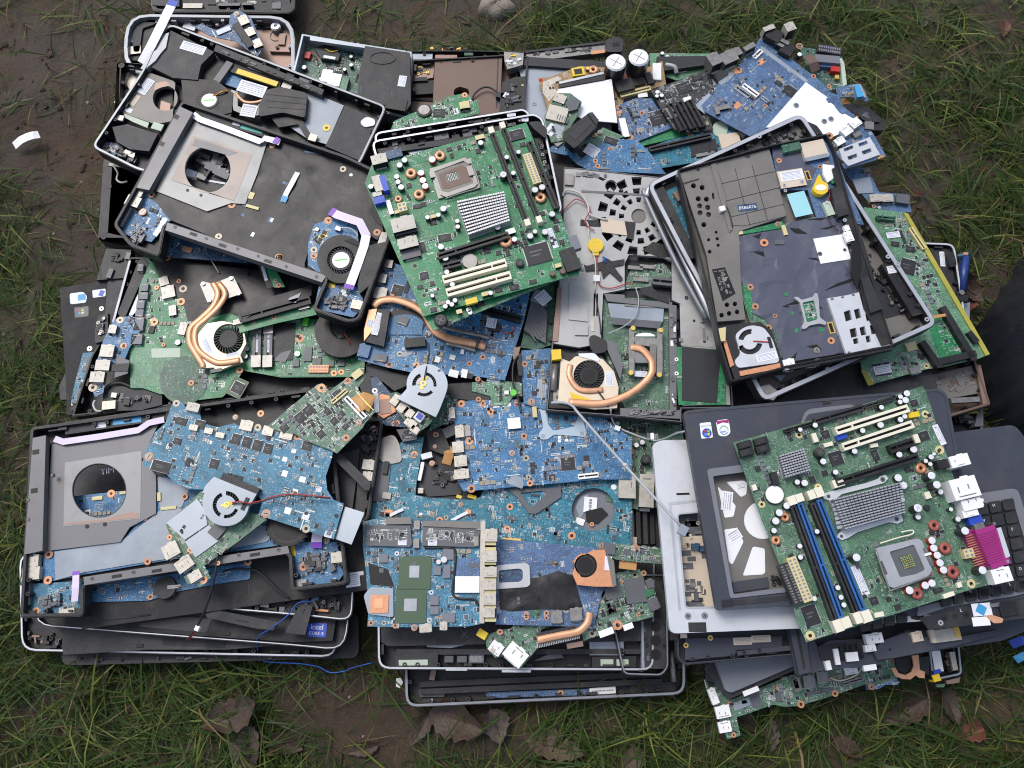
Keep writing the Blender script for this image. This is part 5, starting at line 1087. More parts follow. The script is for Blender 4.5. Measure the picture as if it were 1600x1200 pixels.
t = T('laptop_chassis', 'dark laptop edge peeping out at the top behind the brown cover', 'laptop part', 30,(900,250), group=GL)
t.tray([(712,232),(1010,232),(1240,236),(1250,480),(720,460)],24,7, BLK, BLK, BLK); t.box('metal_plate', SHEET, 768,262,96,30,8,20); t.box('copper_bar', ROSE, 880,262,100,18,8,20); t.clutter([(730,240),(990,240),(990,256),(730,250)],14,8,(GOLD, BLK2, CHIPG, ORANGE),(4,14),(3,10)); t.box('green_piece', DGREEN, 985,250,40,14,8,22); t.box('copper_bar', ROSE, 742,300,40,40,8,20)
t = T('laptop_chassis', 'laptop base with a chocolate brown inner cover at the top of the pile', 'laptop', 48,(930,380),((825,280),(1140,258)), group=GL)
t.tray([(722,276),(1140,252),(1262,258),(1240,560),(700,560)],26,9, BROWN, BLK, BLK); t.poly('brown_cover', BROWN, [(828,282),(1140,262),(1130,500),(1120,560),(815,560)],10,22,[rq([(915,415),(940,400),(985,412),(988,440),(940,450),(915,440)],12)]); t.poly('cover_line', BLK2,[(1118,264),(1124,264),(1116,500),(1110,500)],22,22.3)
t.poly('copper_liner', ROSE, [(730,292),(828,284),(820,360),(735,370)],6,14); t.box('dark_slot', FANB, 775,405,110,70,4,12); t.poly('grey_slot_rim', BLK2,[(722,360),(790,355),(795,372),(728,376)],12,16); t.clutter([(735,300),(815,295),(810,350),(740,355)],12,14,(ROSE, BLK2, GOLD),(1,3),(3,9))
t.tube('cable', WIREB, [(998,468,24),(1012,435,28),(1045,408,30),(1080,405,30),(1112,425,30),(1130,442,28)],1.6); t.box('plug', BLK2,1133,440,40,26,24,32,15); t.stickers([(1157,440,20,26,30)], z=34, rows=1); t.poly('hinge', STEEL, [(1148,240),(1240,245),(1235,300),(1165,320),(1150,280)],14,30); t.clutter([(1150,262),(1230,262),(1230,310),(1150,340)],20,24,(STEEL, SOLDER, BLK2),(3,9),(3,12)); t.box('yellow_bit', YELLOW, 1190,256,24,8,30,32)
t = T('hinge_cover', 'black plastic block between the brown cover and the bluish metal sheet', 'laptop part', 66,(1190,430),((1130,360),(1250,350)))
t.poly('block', BLK, [(1140,382),(1195,358),(1252,352),(1246,505),(1200,515),(1125,520)],0,14); t.clutter([(1150,390),(1240,370),(1235,490),(1140,505)],16,14,(BLK2, BLK, CHIPG),(1,4),(5,16)); t.rings([(1234,395,6)], z=14.5, m=GOLD)
t = T('circuit_board', 'small green board with a cream plug behind the bright green motherboard', 'circuit board', 96,(860,510),((720,540),(1020,470)), group=GB)
t.board(GREEN, [(640,560),(720,525),(800,500),(830,470),(868,470),(880,450),(960,432),(985,440),(1000,470),(1025,460),(1035,525),(900,560),(620,610)]); t.fill(140); t.rings([(966,440,16)]); t.chips([(848,522,56,42,5)]); t.ports([(965,485,46,36,-8)], m=YCREAM, h=8); t.stickers([(926,514,22,30)], rows=1)
g = G(); x, y = t.L((778,508),6); g.cyl(x, y, 34 * t.k, .001, .005, BLK2,20); g.cyl(x, y, 26 * t.k, .005, .0062, STEEL, 20); t.out(g, 'coin_cell')
O('C')
t = T('laptop_chassis', 'dark laptop base with a bluish sheet metal lid at the top of the pile', 'laptop', 40,(350,420),((150,305),(560,330)), group=GL)
t.tray([(140,258),(600,285),(620,620),(120,620)],24,8, BLK, BLK, BLK); t.poly('sheet_metal', SHEET, [(148,305),(560,335),(580,600),(190,600),(170,400)],8,26); t.poly('back_rail', BLK2,[(150,262),(570,288),(560,328),(150,300)],24,32); g = G(); x, y = t.L((222,482),26); g.ring(x, y, .0016, .0036, .0255, .0268, RIMG, 14); t.out(g, 'screw_hole')
t = T('laptop_chassis', 'flat silver hinge strip with an orange inset at the top edge', 'laptop part', 40,(400,220),((190,245),(560,200)))
t.poly('strip', STEEL, [(180,240),(545,198),(552,240),(300,272),(185,262)],0,14); t.poly('dark_edge', BLK2,[(175,236),(545,190),(546,200),(180,244)],0,17); t.box('orange_inset', ORANGE, 516,240,62,18,14,14.5,-7); t.poly('hinge_end', BLK2, rq([(548,186),(600,170),(632,182),(630,240),(556,240)],12),0,20); t.clutter([(200,244),(500,210),(500,240),(210,260)],22,14,(CHIPG, STEEL, BLK2),(.6,2.5),(4,16)); t.box('vent', FANB, 600,205,30,20,20,20.4)
t = T('circuit_board', 'pale green strip with a black rail right of the two tall capacitors', 'circuit board', 52,(930,300),((760,255),(1050,262)), group=GB)
t.board(GREEN3,[(755,246),(1055,248),(1055,330),(1040,350),(880,372),(760,330)]); t.poly('black_rail', BLK2,[(790,262),(1020,258),(1015,300),(800,330)],2,12); t.rings([(976,283,20)]); t.fill(60); t.stickers([(900,325,56,22,-5)], rows=1); t.caps([(815,245,9),(838,262,10)], h=6, top=CAPW); t.tube('grey_cable', WIREG, [(830,300,10),(870,310,12),(880,340,6)],4)
t = T('power_supply_board', 'tan power supply board with a white heatsink plate and two tall capacitors', 'circuit board', 76,(560,400),((300,430),(640,360)), group=GB)
t.board(TAN, [(238,362),(290,358),(430,306),(560,312),(640,372),(770,300),(815,282),(832,390),(640,452),(600,560),(290,525)],1.6); t.fill(90, dark=.3)
t.poly('white_track', CREAM, [(262,380),(330,352),(350,365),(300,395),(330,425),(290,470),(262,430)],1.7,1.95); t.poly('heatsink_plate', WPLATE, [(332,412),(580,366),(606,568),(455,556),(345,500),(322,440)],18,20); t.poly('heatsink_wall', BLK2,[(335,385),(545,338),(548,368),(340,405)],2,22); t.box('wall_edge', ALU, 440,360,210,12,22,23,-13)
t.caps([(600,285,47,40),(707,262,47,40)], top=CAPW, z=1.6); t.caps([(425,325,10,6),(470,315,10,6)], top=GOLD); g = G(); t.gbox(g, YELLOW, 425,330,56,44,1,22,-8); t.gbox(g, BLK, 425,330,36,28,21,22.5,-8); t.out(g, 'transformer'); t.coils([(495,322,22)], m=COPPER); t.box('film_capacitor', BLK2,640,392,80,60,1.6,14,-15); t.box('white_resistor', WHITE, 790,330,40,90,1.6,6,5); t.chips([(700,375,60,40,-15),(755,360,30,60,-15)], m=BLK2, h=6); t.rings([(252,372,10),(650,352,12)], m=RED); t.slot((620,440),(760,405),24, YCREAM, 6); t.ports([(724,440,44,22,-5)], m=WHITE, h=4, slit=False)
t = T('card_reader_board', 'small green card reader board with a cream card slot at the top centre', 'circuit board', 104,(370,510),((280,520),(430,480)), group=GB)
t.board(GREEN2,[(268,540),(325,430),(390,432),(442,472),(420,540),(380,600),(470,590),(420,640),(300,660),(280,600)]); t.fill(40)
g = G(); t.gbox(g, CREAM, 328,525,92,78,1.6,6,18); [t.gbox(g, CHIPG, 330 + q * 11,540 + q * 4,4,30,5.9,6.3,18) for q in range(5)]; t.out(g, 'card_slot'); t.ports([(340,455,56,44,25)], h=4); t.poly('grey_slot', CHIPG, [(365,475),(395,445),(435,465),(420,505),(385,515)],1.6,7); t.stickers([(300,600,60,44,-50)], rows=1); t.box('blue_label', SHEET, 330,600,50,50,1.6,2,30)
t = T('hinge_cover', 'black angular bracket standing over the small blue board near the top centre', 'laptop part', 116,(440,610),((360,640),(510,560)))
t.poly('bracket', BLK, [(356,612),(478,520),(500,550),(520,552),(505,592),(425,672),(405,686),(362,650)],0,16); t.poly('bracket_lip', BLK2,[(470,525),(490,518),(520,555),(510,580)],16,19); t.poly('bracket_face', BLK2,[(380,620),(470,550),(490,570),(410,650)],16,16.6)
t = T('circuit_board', 'bright blue triangular board with two copper rings, right of the green motherboard', 'circuit board', 98,(600,720),((480,790),(830,800)), group=GB)
t.board(BLUE, [(282,700),(340,640),(400,690),(440,735),(540,655),(590,640),(700,650),(760,710),(832,806),(480,790),(420,760),(380,720)]); t.fill(90); t.rings([(515,768,14),(505,745,12),(575,687,12),(525,612,12),(500,625,12)]); t.stickers([(488,697,64,56,35)], rows=3); t.poly('green_bit', GREEN2,[(455,660),(540,590),(640,632),(560,660),(500,720)],-3,-.6); t.chips([(575,650,60,34,20)]); t.ports([(330,655,40,40,-40)], m=STEEL, h=4)
t = T('circuit_board', 'small blue board with a white slot, beside the black desktop board', 'circuit board', 86,(720,560),((620,500),(760,455)), group=GB)
t.board(BLUE2,[(597,490),(690,455),(765,455),(800,510),(865,590),(700,655),(660,645),(612,600)]); t.fill(140); t.ports([(638,590,30,100,-8)], m=WHITE, h=5, slit=False); t.chips([(800,543,90,72,-14)]); t.rings([(612,497,14),(665,636,16),(720,524,13),(710,603,14),(612,545,10)]); t.box('copper_pad', ORANGE, 615,523,28,24,1.6,2.2,-10)
t = T('circuit_board', 'green strip of board under the blue board with the square chip', 'circuit board', 82,(810,640),((700,650),(930,600)), solo=True, group=GB)
t.board(GREEN, [(690,655),(840,605),(905,596),(932,626),(720,676)])
t = T('circuit_board', 'black desktop board with dark slots, left of the slate-blue board', 'circuit board', 96,(930,470),((765,420),(1030,322)), group=GB)
t.board(BPCB, [(762,420),(1030,318),(1090,400),(1010,470),(1050,600),(940,615),(870,600),(830,540)]); t.fill(240); t.chips([(915,405,72,54,-18)]); [t.slot((850 + q * 44,478 - q * 8),(915 + q * 44,600 - q * 8),34, BLK, 9, name='card_slot') for q in range(3)]; t.caps([(792,425,10),(812,440,10),(790,443,9)], h=6, top=CAPW); t.ports([(930,458,36,22,-15)], m=WHITE, h=3, slit=False); t.chips([(840,520,30,40,-18),(980,360,46,22,-18),(840,440,30,30,-18)]); t.ports([(855,520,30,60,-25)], m=STEEL, h=5)
O('D')
t = T('circuit_board', 'big slate-blue laptop board half covered by a bright white plate', 'circuit board', 104,(500,400),((80,490),(400,170)), tilt=(0, .02), group=GB)
t.board(BLUE2,[(376,176),(405,160),(478,235),(580,318),(640,360),(710,430),(745,440),(760,490),(850,560),(800,620),(690,640),(560,600),(330,630),(72,490),(140,430),(160,440),(190,375),(260,330),(310,260),(340,240)]); t.fill(200, poly=[(380,190),(580,330),(520,430),(420,560),(300,590),(90,490),(200,380)], big=.9)
t.poly('white_plate', WPLATE, [(590,380),(690,450),(700,470),(760,520),(832,562),(790,600),(700,640),(640,600),(540,590),(405,590)],1.8,3.4)
for x_, y_ in ((545,488),(675,562),(706,551)): g = G(); x, y = t.L((x_, y_),3.4); g.cyl(x, y, 12 * t.k, .003, .0038, CHIPG, 14); g.ring(x, y, 8 * t.k, 13 * t.k, .003, .0042, SHEET, 14); t.out(g, 'plate_hole')
t.poly('dark_tab', BLUE2, rq([(722,490),(740,482),(775,510),(768,528),(750,524)],8),3,4.2); t.poly('dark_tab', BLUE2, rq([(682,455),(700,450),(712,470),(695,476)],6),3,4.2)
t.poly('pale_border', BFILM, [(382,212),(400,222),(600,372),(590,384),(380,230)],1.6,1.8); t.poly('pale_border', BFILM, [(75,490),(140,430),(150,442),(105,490),(125,530)],1.6,1.8); t.poly('pale_border', BFILM, [(185,380),(230,350),(232,330),(262,335),(250,360),(200,395)],1.6,1.8)
t.slot((300,392),(368,442),26, WHITE, 4); t.slot((262,398),(330,446),30, BFILM, 2); t.slot((385,448),(415,470),18, BFILM, 2); t.slot((350,265),(385,232),24, WHITE, 3); t.chips([(515,420,56,50,40),(465,385,36,20,40)]); t.chips([(470,375,46,26,40)], m=BFILM, h=.8)
for x_, y_, w_, h_ in ((385,285,36,26),(272,487,36,30)): t.box('copper_pad', ORANGE, x_, y_, w_, h_, 1.6,2.1,-35)
t.poly('copper_pad', ORANGE, rq([(248,328),(262,312),(298,316),(292,338),(258,342)],8),1.6,2.1); t.rings([(255,330,8),(284,326,8)], z=2.1); t.rings([(398,173,16),(625,353,15),(402,490,12),(698,400,12)])
t.ports([(168,272,56,60,-25,22),(234,262,76,62,-25,16),(268,240,50,40,-25,14),(330,215,60,24,-30,14)], m=STEEL); t.ports([(210,495,50,22,-10),(180,510,20,40,-10)], m=STEEL, h=5, slit=False); t.rings([(233,497,9)], m=ORANGE)
t.box('audio_jack', BLK, 445,160,70,60,-4,16,35); t.ports([(420,128,56,24,-20,18),(518,122,46,44,-20,26)], m=CREAM); t.box('audio_jack', BLK, 505,225,60,60,-6,12,35); t.ports([(470,205,40,16,35),(490,190,50,20,35)], m=STEEL, h=12, slit=False); t.rings([(560,213,16)], z=4); t.caps([(562,250,11)], top=CAPW, h=10)
t = T('circuit_board', 'green board with a red jack at the top right of the pile', 'circuit board', 62,(710,330),((640,250),(760,262)), group=GB)
t.board(DGREEN, [(560,215),(650,230),(760,262),(780,400),(690,420),(600,330)]); t.fill(90); t.conn(700,228,108,40, BLK2,10,2,12, a=10); t.box('grey_plate', PALMG, 690,272,112,40,1.6,16,5); t.box('blue_strip', BLUE2,690,300,90,24,1.6,10,5); t.box('red_jack', RED, 727,318,40,28,1.6,12); t.box('yellow_jack', GOLD, 735,355,18,20,1.6,8)
t.poly('pale_edge', LGREENF, [(700,270),(755,268),(768,290),(780,390),(762,400),(750,290),(700,285)],2,10); t.strip('brown_ribbon', BROWN, [(600,255,16),(625,290,22),(635,330,14)],46)
t = T('circuit_board', 'small slate board with a bright blue video port, upper right', 'circuit board', 78,(790,430),((730,410),(820,390)), group=GB)
t.board(BLUE2,[(728,408),(812,388),(850,395),(882,462),(868,470),(800,448),(738,452)]); t.poly('port_shell', CREAM, [(806,394),(842,388),(868,448),(826,456)],1.6,8); t.poly('video_port', CYAN, [(814,394),(838,390),(860,445),(828,450)],8,13); t.rings([(782,439,12)]); g = G(); x, y = t.L((765,430),3); g.cyl(x, y, 9 * t.k, .0016, .003, SHEET, 14); t.out(g, 'screw_head'); t.strip('copper_flex', FLEX, [(770,448,1),(768,470,-6),(790,490,-10)],40); t.fill(20)
t = T('laptop_chassis', 'black rounded laptop corner below the bright blue video port', 'laptop part', 60,(870,540),((760,500),(950,580)), group=GL)
t.poly('corner', BLK, rq([(752,482),(800,478),(885,500),(968,570),(950,605),(840,600),(780,560)],30),0,16); t.poly('corner_ridge', BLK2, rq([(800,500),(880,515),(940,565),(860,560)],16),16,20); t.rings([(805,527,12),(830,535,12)], z=18); t.clutter([(780,500),(880,520),(900,560),(800,540)],8,18,(BLK, CHIPG),(1,3),(5,14))
t = T('circuit_board', 'slate board with a white four-slot card cage at the right edge of the pile', 'circuit board', 112,(840,690),((740,700),(890,630)), group=GB)
t.board(BLUE2,[(690,700),(730,660),(780,610),(830,570),(880,600),(900,615),(962,722),(900,745),(770,782),(740,740)], holes=()); t.fill(70)
t.poly('card_cage', WPAINT, [(744,690),(886,634),(934,715),(786,768),(760,740)],1.6,5.5,[[(764,688),(806,672),(812,685),(770,703)],[(832,664),(872,650),(878,665),(838,680)],[(782,725),(824,710),(830,726),(788,742)],[(848,700),(890,685),(896,702),(854,717)]])
t.ports([(780,605,50,40,-35),(820,568,52,42,-35),(748,652,48,36,-30)], m=WHITE, h=7); t.ports([(830,622,40,20,-30),(885,580,40,40,10)], m=STEEL, h=5); t.rings([(699,628,18),(938,725,10)], z=2.2); t.box('gold_contact', GOLD, 938,727,30,10,1.6,2.4,-20); t.box('black_pocket', FANB, 735,740,50,30,1.6,3,60)
t = T('laptop_chassis', 'slate and white scraps of a laptop base below the card cage on the right', 'laptop part', 84,(840,860),((810,830),(890,820)), group=GL)
t.poly('slate_board', BLUE2,[(765,790),(850,770),(880,790),(930,890),(1060,900),(1080,980),(930,1000)],0,1.6); t.poly('pale_sheet', SHEET, [(805,832),(888,818),(902,892),(832,896)],1.7,3); t.rings([(868,792,9),(880,805,9),(862,800,9)], z=2.2); t.ports([(872,788,30,20,-10)], m=STEEL, z=1.6, h=4, slit=False); t.ports([(916,916,58,38,-3),(970,916,48,38,-3)], m=CREAM, z=1.6, h=8); t.box('grey_block', CHIPG, 1040,920,60,44,1.6,10,10); t.rings([(905,955,10),(925,940,9)], z=3, m=COPPER); t.caps([(930,960,8)], z=2, h=4)
O('C')
t = T('circuit_board', 'teal strip board with a round pale sticker and a beige square', 'circuit board', 90,(950,690),((750,700),(1060,610)), group=GB)
t.board(TEAL, [(735,690),(840,650),(1060,598),(1180,560),(1200,640),(1160,712),(960,752),(800,780)]); t.fill(130); t.slot((755,690),(1040,625),26, BLK2,8, name='memory_slot'); g = G(); P = t.LP(arc(1082,597,36, n=22),3); g.prism(P, .0016, .003, LGREENF); t.out(g, 'round_sticker'); t.box('beige_square', BEIGE, 1128,650,96,76,1.6,5,-8); t.poly('black_bit', BLK, [(1150,540),(1190,535),(1220,600),(1190,640),(1165,600)],1.6,12); t.rings([(1030,602,15),(940,618,12),(1135,570,12),(1145,592,12)]); t.poly('black_cloth', TAPE, [(945,672),(1060,640),(1070,690),(950,728)],2,3.4); t.ports([(1000,715,60,16,-10)], m=STEEL, h=3, slit=False)

# ---- laptop bases right under the big green motherboard
O('B')
for q, (z, pts, lab) in enumerate(((126,[(540,612),(1238,500),(1268,520),(1345,1000),(640,1150)], 'rear of two silver rims behind the bright green motherboard'),(150,[(528,650),(1290,522),(1332,548),(1425,985),(680,1180)], 'front of two silver rims under the bright green motherboard'))):
    t = T('laptop_chassis', 'laptop base with the ' + lab, 'laptop', z, (900,700),((540,630),(1240,510)), group=GL)
    t.tray(rq(pts, 40),20,13, BLK, BLK, SILVER); t.clutter([(600,640 + q * 30),(1230,545 + q * 20),(1230,585 + q * 30),(600,690 + q * 30)],40,2,(BLK, BLK2, CHIPG, BLK2),(4,15),(6,24))
t.poly('grey_bar', SHEET, [(700,700),(1050,640),(1060,665),(720,720)],3,9); t.poly('inner_rail', BLK2,[(560,690),(1250,590),(1255,615),(570,715)],3,13); t.poly('corner_bracket', BLK, rq([(1260,565),(1310,560),(1350,600),(1340,640),(1290,600)],10),10,26); t.stickers([(1238,553,46,20,4),(1182,532,40,16,-6)], z=17, rows=2); t.poly('side_wall', BLK2,[(1290,640),(1325,640),(1385,950),(1350,950)],4,15); t.clutter([(1300,650),(1325,650),(1375,930),(1350,930)],20,15,(BLK, CHIPG, STEEL),(1,4),(4,10))
O('U')
t = T('circuit_board', 'second green board showing a pale edge below the big green motherboard', 'circuit board', 173,(800,950),((400,1185),(1200,862)), group=GB)
t.board(GREEN, [(300,880),(345,1105),(402,1188),(1203,862),(1185,800),(700,700)]); t.caps([(440,1130,36,7)], top=BLK2); t.caps([(540,1085,14),(592,1075,16),(598,1090,14)], h=5); t.chips([(650,1045,60,30,-20),(480,1150,40,26,-20)]); t.board(GREEN3,[(402,1188),(1203,862),(1201,850),(398,1176)], .25, z0=1.7, name='pale_edge'); t.bz = 1.6
t = T('motherboard', 'bright green desktop motherboard with two cream slots and a grey heatsink', 'motherboard', 184,(620,600),((340,1110),(1185,880)), tilt=(0, .01), group=GB)
t.board(GREEN, [(34,398),(70,300),(120,290),(270,246),(640,145),(690,135),(900,73),(935,160),(1190,855),(1180,885),(348,1112),(300,1000)])
t.fill(520, silk=True, dark=.45, avoid=([(390,260),(620,260),(640,470),(400,470)],[(520,440),(810,440),(810,690),(560,690)]))
for tr in ([(300,300),(420,265)],[(650,240),(700,400)],[(660,230),(720,420)],[(690,210),(760,430)],[(400,500),(520,480)],[(620,400),(760,420)]): t.tube('trace', GREEN3,[(*tr[0],1.6),(*tr[1],1.6)], .35)
g = G(); t.gbox(g, STEEL, 515,372,232,190,1.4,5,-15); t.gbox(g, MAGB, 512,370,186,152,4.8,6.4,-15); t.out(g, 'processor_socket')
t.poly('socket_frame', STEEL, [(392,318),(572,260),(600,282),(640,400),(625,418),(470,472),(440,460),(400,350)],5,7.4,[[(408,335),(562,278),(596,300),(624,396),(480,448),(446,440)]])
t.poly('socket_bed', BROWN, [(430,350),(552,300),(580,318),(604,386),(480,428),(452,424)],5.2,6.8,[[(460,350),(530,332),(546,376),(476,396)]]); t.box('contact_field', CHIPG, 503,364,84,66,5,5.8,-15); t.conn(503,364,58,48, GREEN3,6,6,4.8, a=-15, pin=SOLDER, name='contact_centre')
t.tube('lever', STEEL, [(465,482,8),(540,455,9),(640,425,9),(648,405,9),(612,300,9),(585,300,9)], .9); t.ports([(395,350,26,40,-15),(600,330,30,60,-15)], m=STEEL, z=5, h=4, slit=False)
t.heatsink([(525,490),(780,438),(812,600),(590,678)],20,11, H=16, base=3)
for a, b in (((712,118),(905,612)),((772,92),(968,596))): t.slot(a, b, 25, BLK, 9, clips=IVORY, key=.55, name='memory_slot')
t.conn(930,318,46,188, YCREAM, 2,12,12, a=-17); t.slot((916,175),(982,345),34, BLK, 9, name='drive_connector'); t.slot((985,350),(1064,530),34, BLK, 9, name='drive_connector')
t.slot((425,790),(805,672),38, BLK, 11, key=.25, name='card_slot'); t.ports([(815,655,50,30,-18)], m=WHITE, h=8, slit=False); t.slot((452,846),(548,822),36, BLK, 10, name='card_slot'); t.slot((452,915),(792,822),46, IVORY, 11, key=.78, name='card_slot'); t.slot((472,985),(816,888),46, IVORY, 11, key=.78, name='card_slot')
g = G(); x, y = t.L((597,815),6); g.cyl(x, y, 42 * t.k, .0016, .004, BLK, 24); g.cyl(x, y, 40 * t.k, .004, .0062, STEEL, 24); t.out(g, 'coin_cell')
t.chips([(960,775,132,110,-15),(850,138,78,62,-15)], h=2); t.chips([(462,690,72,42,-10),(352,893,48,42,-10),(395,935,28,28),(640,225,30,30,-15),(540,205,26,26,-15),(486,215,34,26,-15),(640,340,24,24,-15),(1090,712,28,26,-15),(1060,640,26,40,-15),(400,605,40,36,-12),(320,520,40,26,-12),(350,510,26,26,-12),(345,740,30,60,-15),(880,190,34,26,-15),(1060,600,30,24,-15),(500,250,20,30,-15),(330,955,30,20,-12),(402,1075,36,26,-12),(835,955,50,30,-12),(750,970,40,24,-12),(935,925,44,24,-12),(690,760,40,30,-12),(270,410,30,30,-12),(800,770,24,36,-12),(750,770,30,26,-12),(985,560,30,26,-12)])
t.conn(1135,805,78,128, BLK, 1,9,9, a=-17, pin=BLK2, name='sata_connector'); t.coils([(437,250,30),(282,345,30),(325,458,30),(790,708,34),(976,474,30),(213,480,20)])
t.caps([(220,300,17),(247,273,17),(205,362,15),(212,390,15),(228,418,17),(455,533,18),(428,567,13),(370,580,13),(776,350,19,14),(795,257,14),(830,342,14),(858,230,13),(946,432,18,13),(984,418,18,13),(746,632,16),(920,680,17),(946,656,13),(1000,658,17),(1038,562,17),(442,738,17),(466,798,17),(473,873,14),(503,940,14),(480,1035,13),(517,1025,13),(465,1057,13),(500,1047,13),(530,600,13),(532,630,13),(655,180,16),(396,1000,11),(708,985,13),(66,415,15)], h=10)
t.caps([(395,270,19),(335,341,18),(345,381,18),(358,412,18),(836,697,15)], h=8, top=CAPW, sleeve=RED); t.caps([(866,822,22,8)], top=BLK2)
t.rings([(303,842,26),(352,1000,24),(985,885,28),(899,660,22),(698,150,16)], m=GREEN3); t.box('yellow_plug', YELLOW, 605,1028,62,30,1.6,7,-15); t.stickers([(1040,692,30,118,-17)], rows=2); t.conn(235,524,46,52, YCREAM, 2,2,10, a=-15); t.ports([(168,526,24,86,-17)], m=WHITE, h=6, slit=False); t.ports([(680,990,40,22,-15),(540,1085,30,22,-15),(1070,838,34,22,-15),(205,552,24,18,-15),(400,575,30,20,-15),(650,150,50,26,-15)], m=YCREAM, h=6, slit=False)
t.ports([(110,268,84,56,-15,15),(240,615,124,80,-14,16),(265,715,104,60,-14,14)], m=STEEL); t.ports([(255,650,116,40,-14,9),(280,770,100,60,-14,6)], m=CHIPG); t.box('video_shell', STEEL, 104,398,46,96,1.6,14,-17); t.box('video_port', VBLUE, 138,396,32,96,1.6,15,-17); t.box('audio_jack', VBLUE, 112,486,58,40,1.6,12,-15); t.box('audio_jack', STEEL, 100,455,50,26,1.6,13,-15); t.box('blue_bracket', DBLUE, 190,240,90,50,1.6,6,-15); t.box('rear_shell', PALMG, 1158,715,50,80,-6,4,-17)
t.caps([(1040,880,16,7),(1095,868,16,7)], top=BROWN, sleeve=BROWN)

# ================================================================== centre
O('G')
t = T('laptop_chassis', 'grey magnesium laptop frame with a spider-web vent and a cream fan', 'laptop', 112,(650,600),((300,700),(900,715)), group=GL)
OUT = [*cv('C', (356,772),(420,775),(600,795),(845,822),(900,880)),(1000,250),(1130,700),(1145,1000),(905,1005),(905,1068),(620,1040),(276,1012),(300,720),(330,440),(352,200),(352,0)]
t.tray(OUT, 16,8, BLK, BLK2, MAG, bosses=False)
holes = []
for r0, r1, n, f, a0 in ((68,92,12, .5,0),(108,136,14, .55,8),(152,192,15, .6,3)):
    for i in range(n):
        a = 360 * i / n + a0
        if r0 > 150 and -70 < (a + 180) % 360 - 180 < 30: continue
        d = 180 / n * f; holes.append([(705 + r * math.cos(math.radians(b)),111 + r * .95 * math.sin(math.radians(b))) for r, b in ((r0, a - d),(r1, a - d),(r1, a + d),(r0, a + d))])
holes += [arc(*cv('C', (577,860)),27, n=20), cv('C', (520,815),(555,830),(540,838),(518,828)), cv('C', (612,880),(635,878),(632,900),(614,898)), arc(705,111,34, n=20)]
PLATE = [*cv('C', (362,780),(420,782),(600,802),(840,828),(890,880)),(985,250),(1110,700),(1130,985),(908,990),(905,520),(860,500),(860,320),(820,300),(660,290),(640,330),(640,450),(540,470),(530,700),(430,720),(310,700),(338,440),(358,200),(358,0)]
t.poly('frame_plate', MAGC, PLATE, 9,15, holes); t.poly('vent_hub', MAGB, arc(705,111,32, n=20),6,12)
t.poly('frame_fold', MAG, [*cv('C', (440,880),(850,905),(850,914),(440,890))],15,15.6); t.box('corner_bracket', STEEL, *cv('C', (385,830)),40,60,15,19,5); t.poly('raised_step', MAGC, [(385,420),(470,415),(470,600),(380,590)],15,17); t.box('step_block', MAGC, 440,640,60,46,13,18)
t.poly('copper_edge', ROSE, [(328,445),(350,440),(330,690),(306,690)],14,17.5); t.clutter([*cv('C', (380,790),(560,805),(560,830),(380,815))],12,15,(MAGL, CHIPG, MAG),(.6,2),(4,14)); t.clutter([(390,330),(470,330),(470,410),(390,410)],8,15,(FANB, CHIPG, MAGL),(.3,1),(2,5)); t.clutter([(905,350),(1000,350),(1080,700),(920,700)],14,15,(MAG, FANB, CHIPG),(.3,1),(3,8))
t.board(GREEN2,[(540,490),(850,490),(850,1010),(640,1000),(590,870),(540,720)], z0=4); t.fill(160, big=1.1); t.board(GREEN2,[(650,400),(672,350),(820,330),(880,400),(880,440),(780,440),(640,450)], z0=4); t.fill(60); t.board(GREEN, [(870,715),(1100,730),(1110,985),(890,985)], z0=15.2); t.fill(60)
t.poly('grey_sheet', SHEETB, [(905,714),(1085,735),(1066,978),(905,964)],17,17.6); t.poly('film', BFILM, [(562,515),(822,530),(818,600),(575,580)],12,12.5); t.poly('film_dark', CHIPG, [(575,580),(815,600),(800,632),(580,612)],12.3,12.7); t.box('bright_bar', STEEL, 705,528,130,8,12,14,4); t.poly('socket_edge', MAG, [(545,470),(640,475),(640,495),(860,510),(855,540),(560,505)],10,15); t.poly('side_rail', MAG, [(845,520),(880,525),(880,1010),(850,1020)],9,17); t.clutter([(850,540),(878,545),(878,990),(852,990)],16,17,(STEEL, MAGL, CHIPG, WHITE),(1,3),(4,10)); t.poly('side_rail', MAG, [(540,680),(600,700),(632,800),(620,870),(600,820),(560,730)],9,17)
for x_, y_ in ((690,350),(745,345),(715,405)): t.chips([(x_, y_, 70,18,5)], m=STEEL, z=6, h=4, name='connector')
t.slot((770,408),(885,420),40, CHIPG, 8, z=6, name='memory_slot'); t.slot((507,470),(505,575),20, DGREEN, 5, z=10, name='edge_board'); t.box('cream_plug', CREAM, 492,615,16,60,12,16); t.box('cream_plug', WHITE, 510,398,30,30,15,20)
t.poly('yellow_block', YELLOW, [(300,730),(345,728),(348,772),(304,778)],14,22); t.poly('beige_tape', BEIGE, [(525,120),(690,145),(680,205),(535,185)],16,16.6); t.poly('black_tape', TAPE, [(640,135),(690,140),(680,220),(655,215)],16.7,17.2); t.poly('black_tape', TAPE, [(435,130),(520,130),(525,160),(435,155)],15.4,16); t.poly('black_tape', TAPE, [(722,270),(770,230),(860,250),(880,300),(800,300)],15.4,16.2)
t.poly('black_tape', TAPE, [(455,345),(540,320),(555,305),(580,320),(640,310),(635,335),(590,345),(632,400),(620,415),(570,370),(540,400),(530,360),(460,365)],17,18); t.poly('black_tape', TAPE, [(710,445),(760,435),(800,470),(850,480),(845,515),(780,495),(715,470)],16,17)
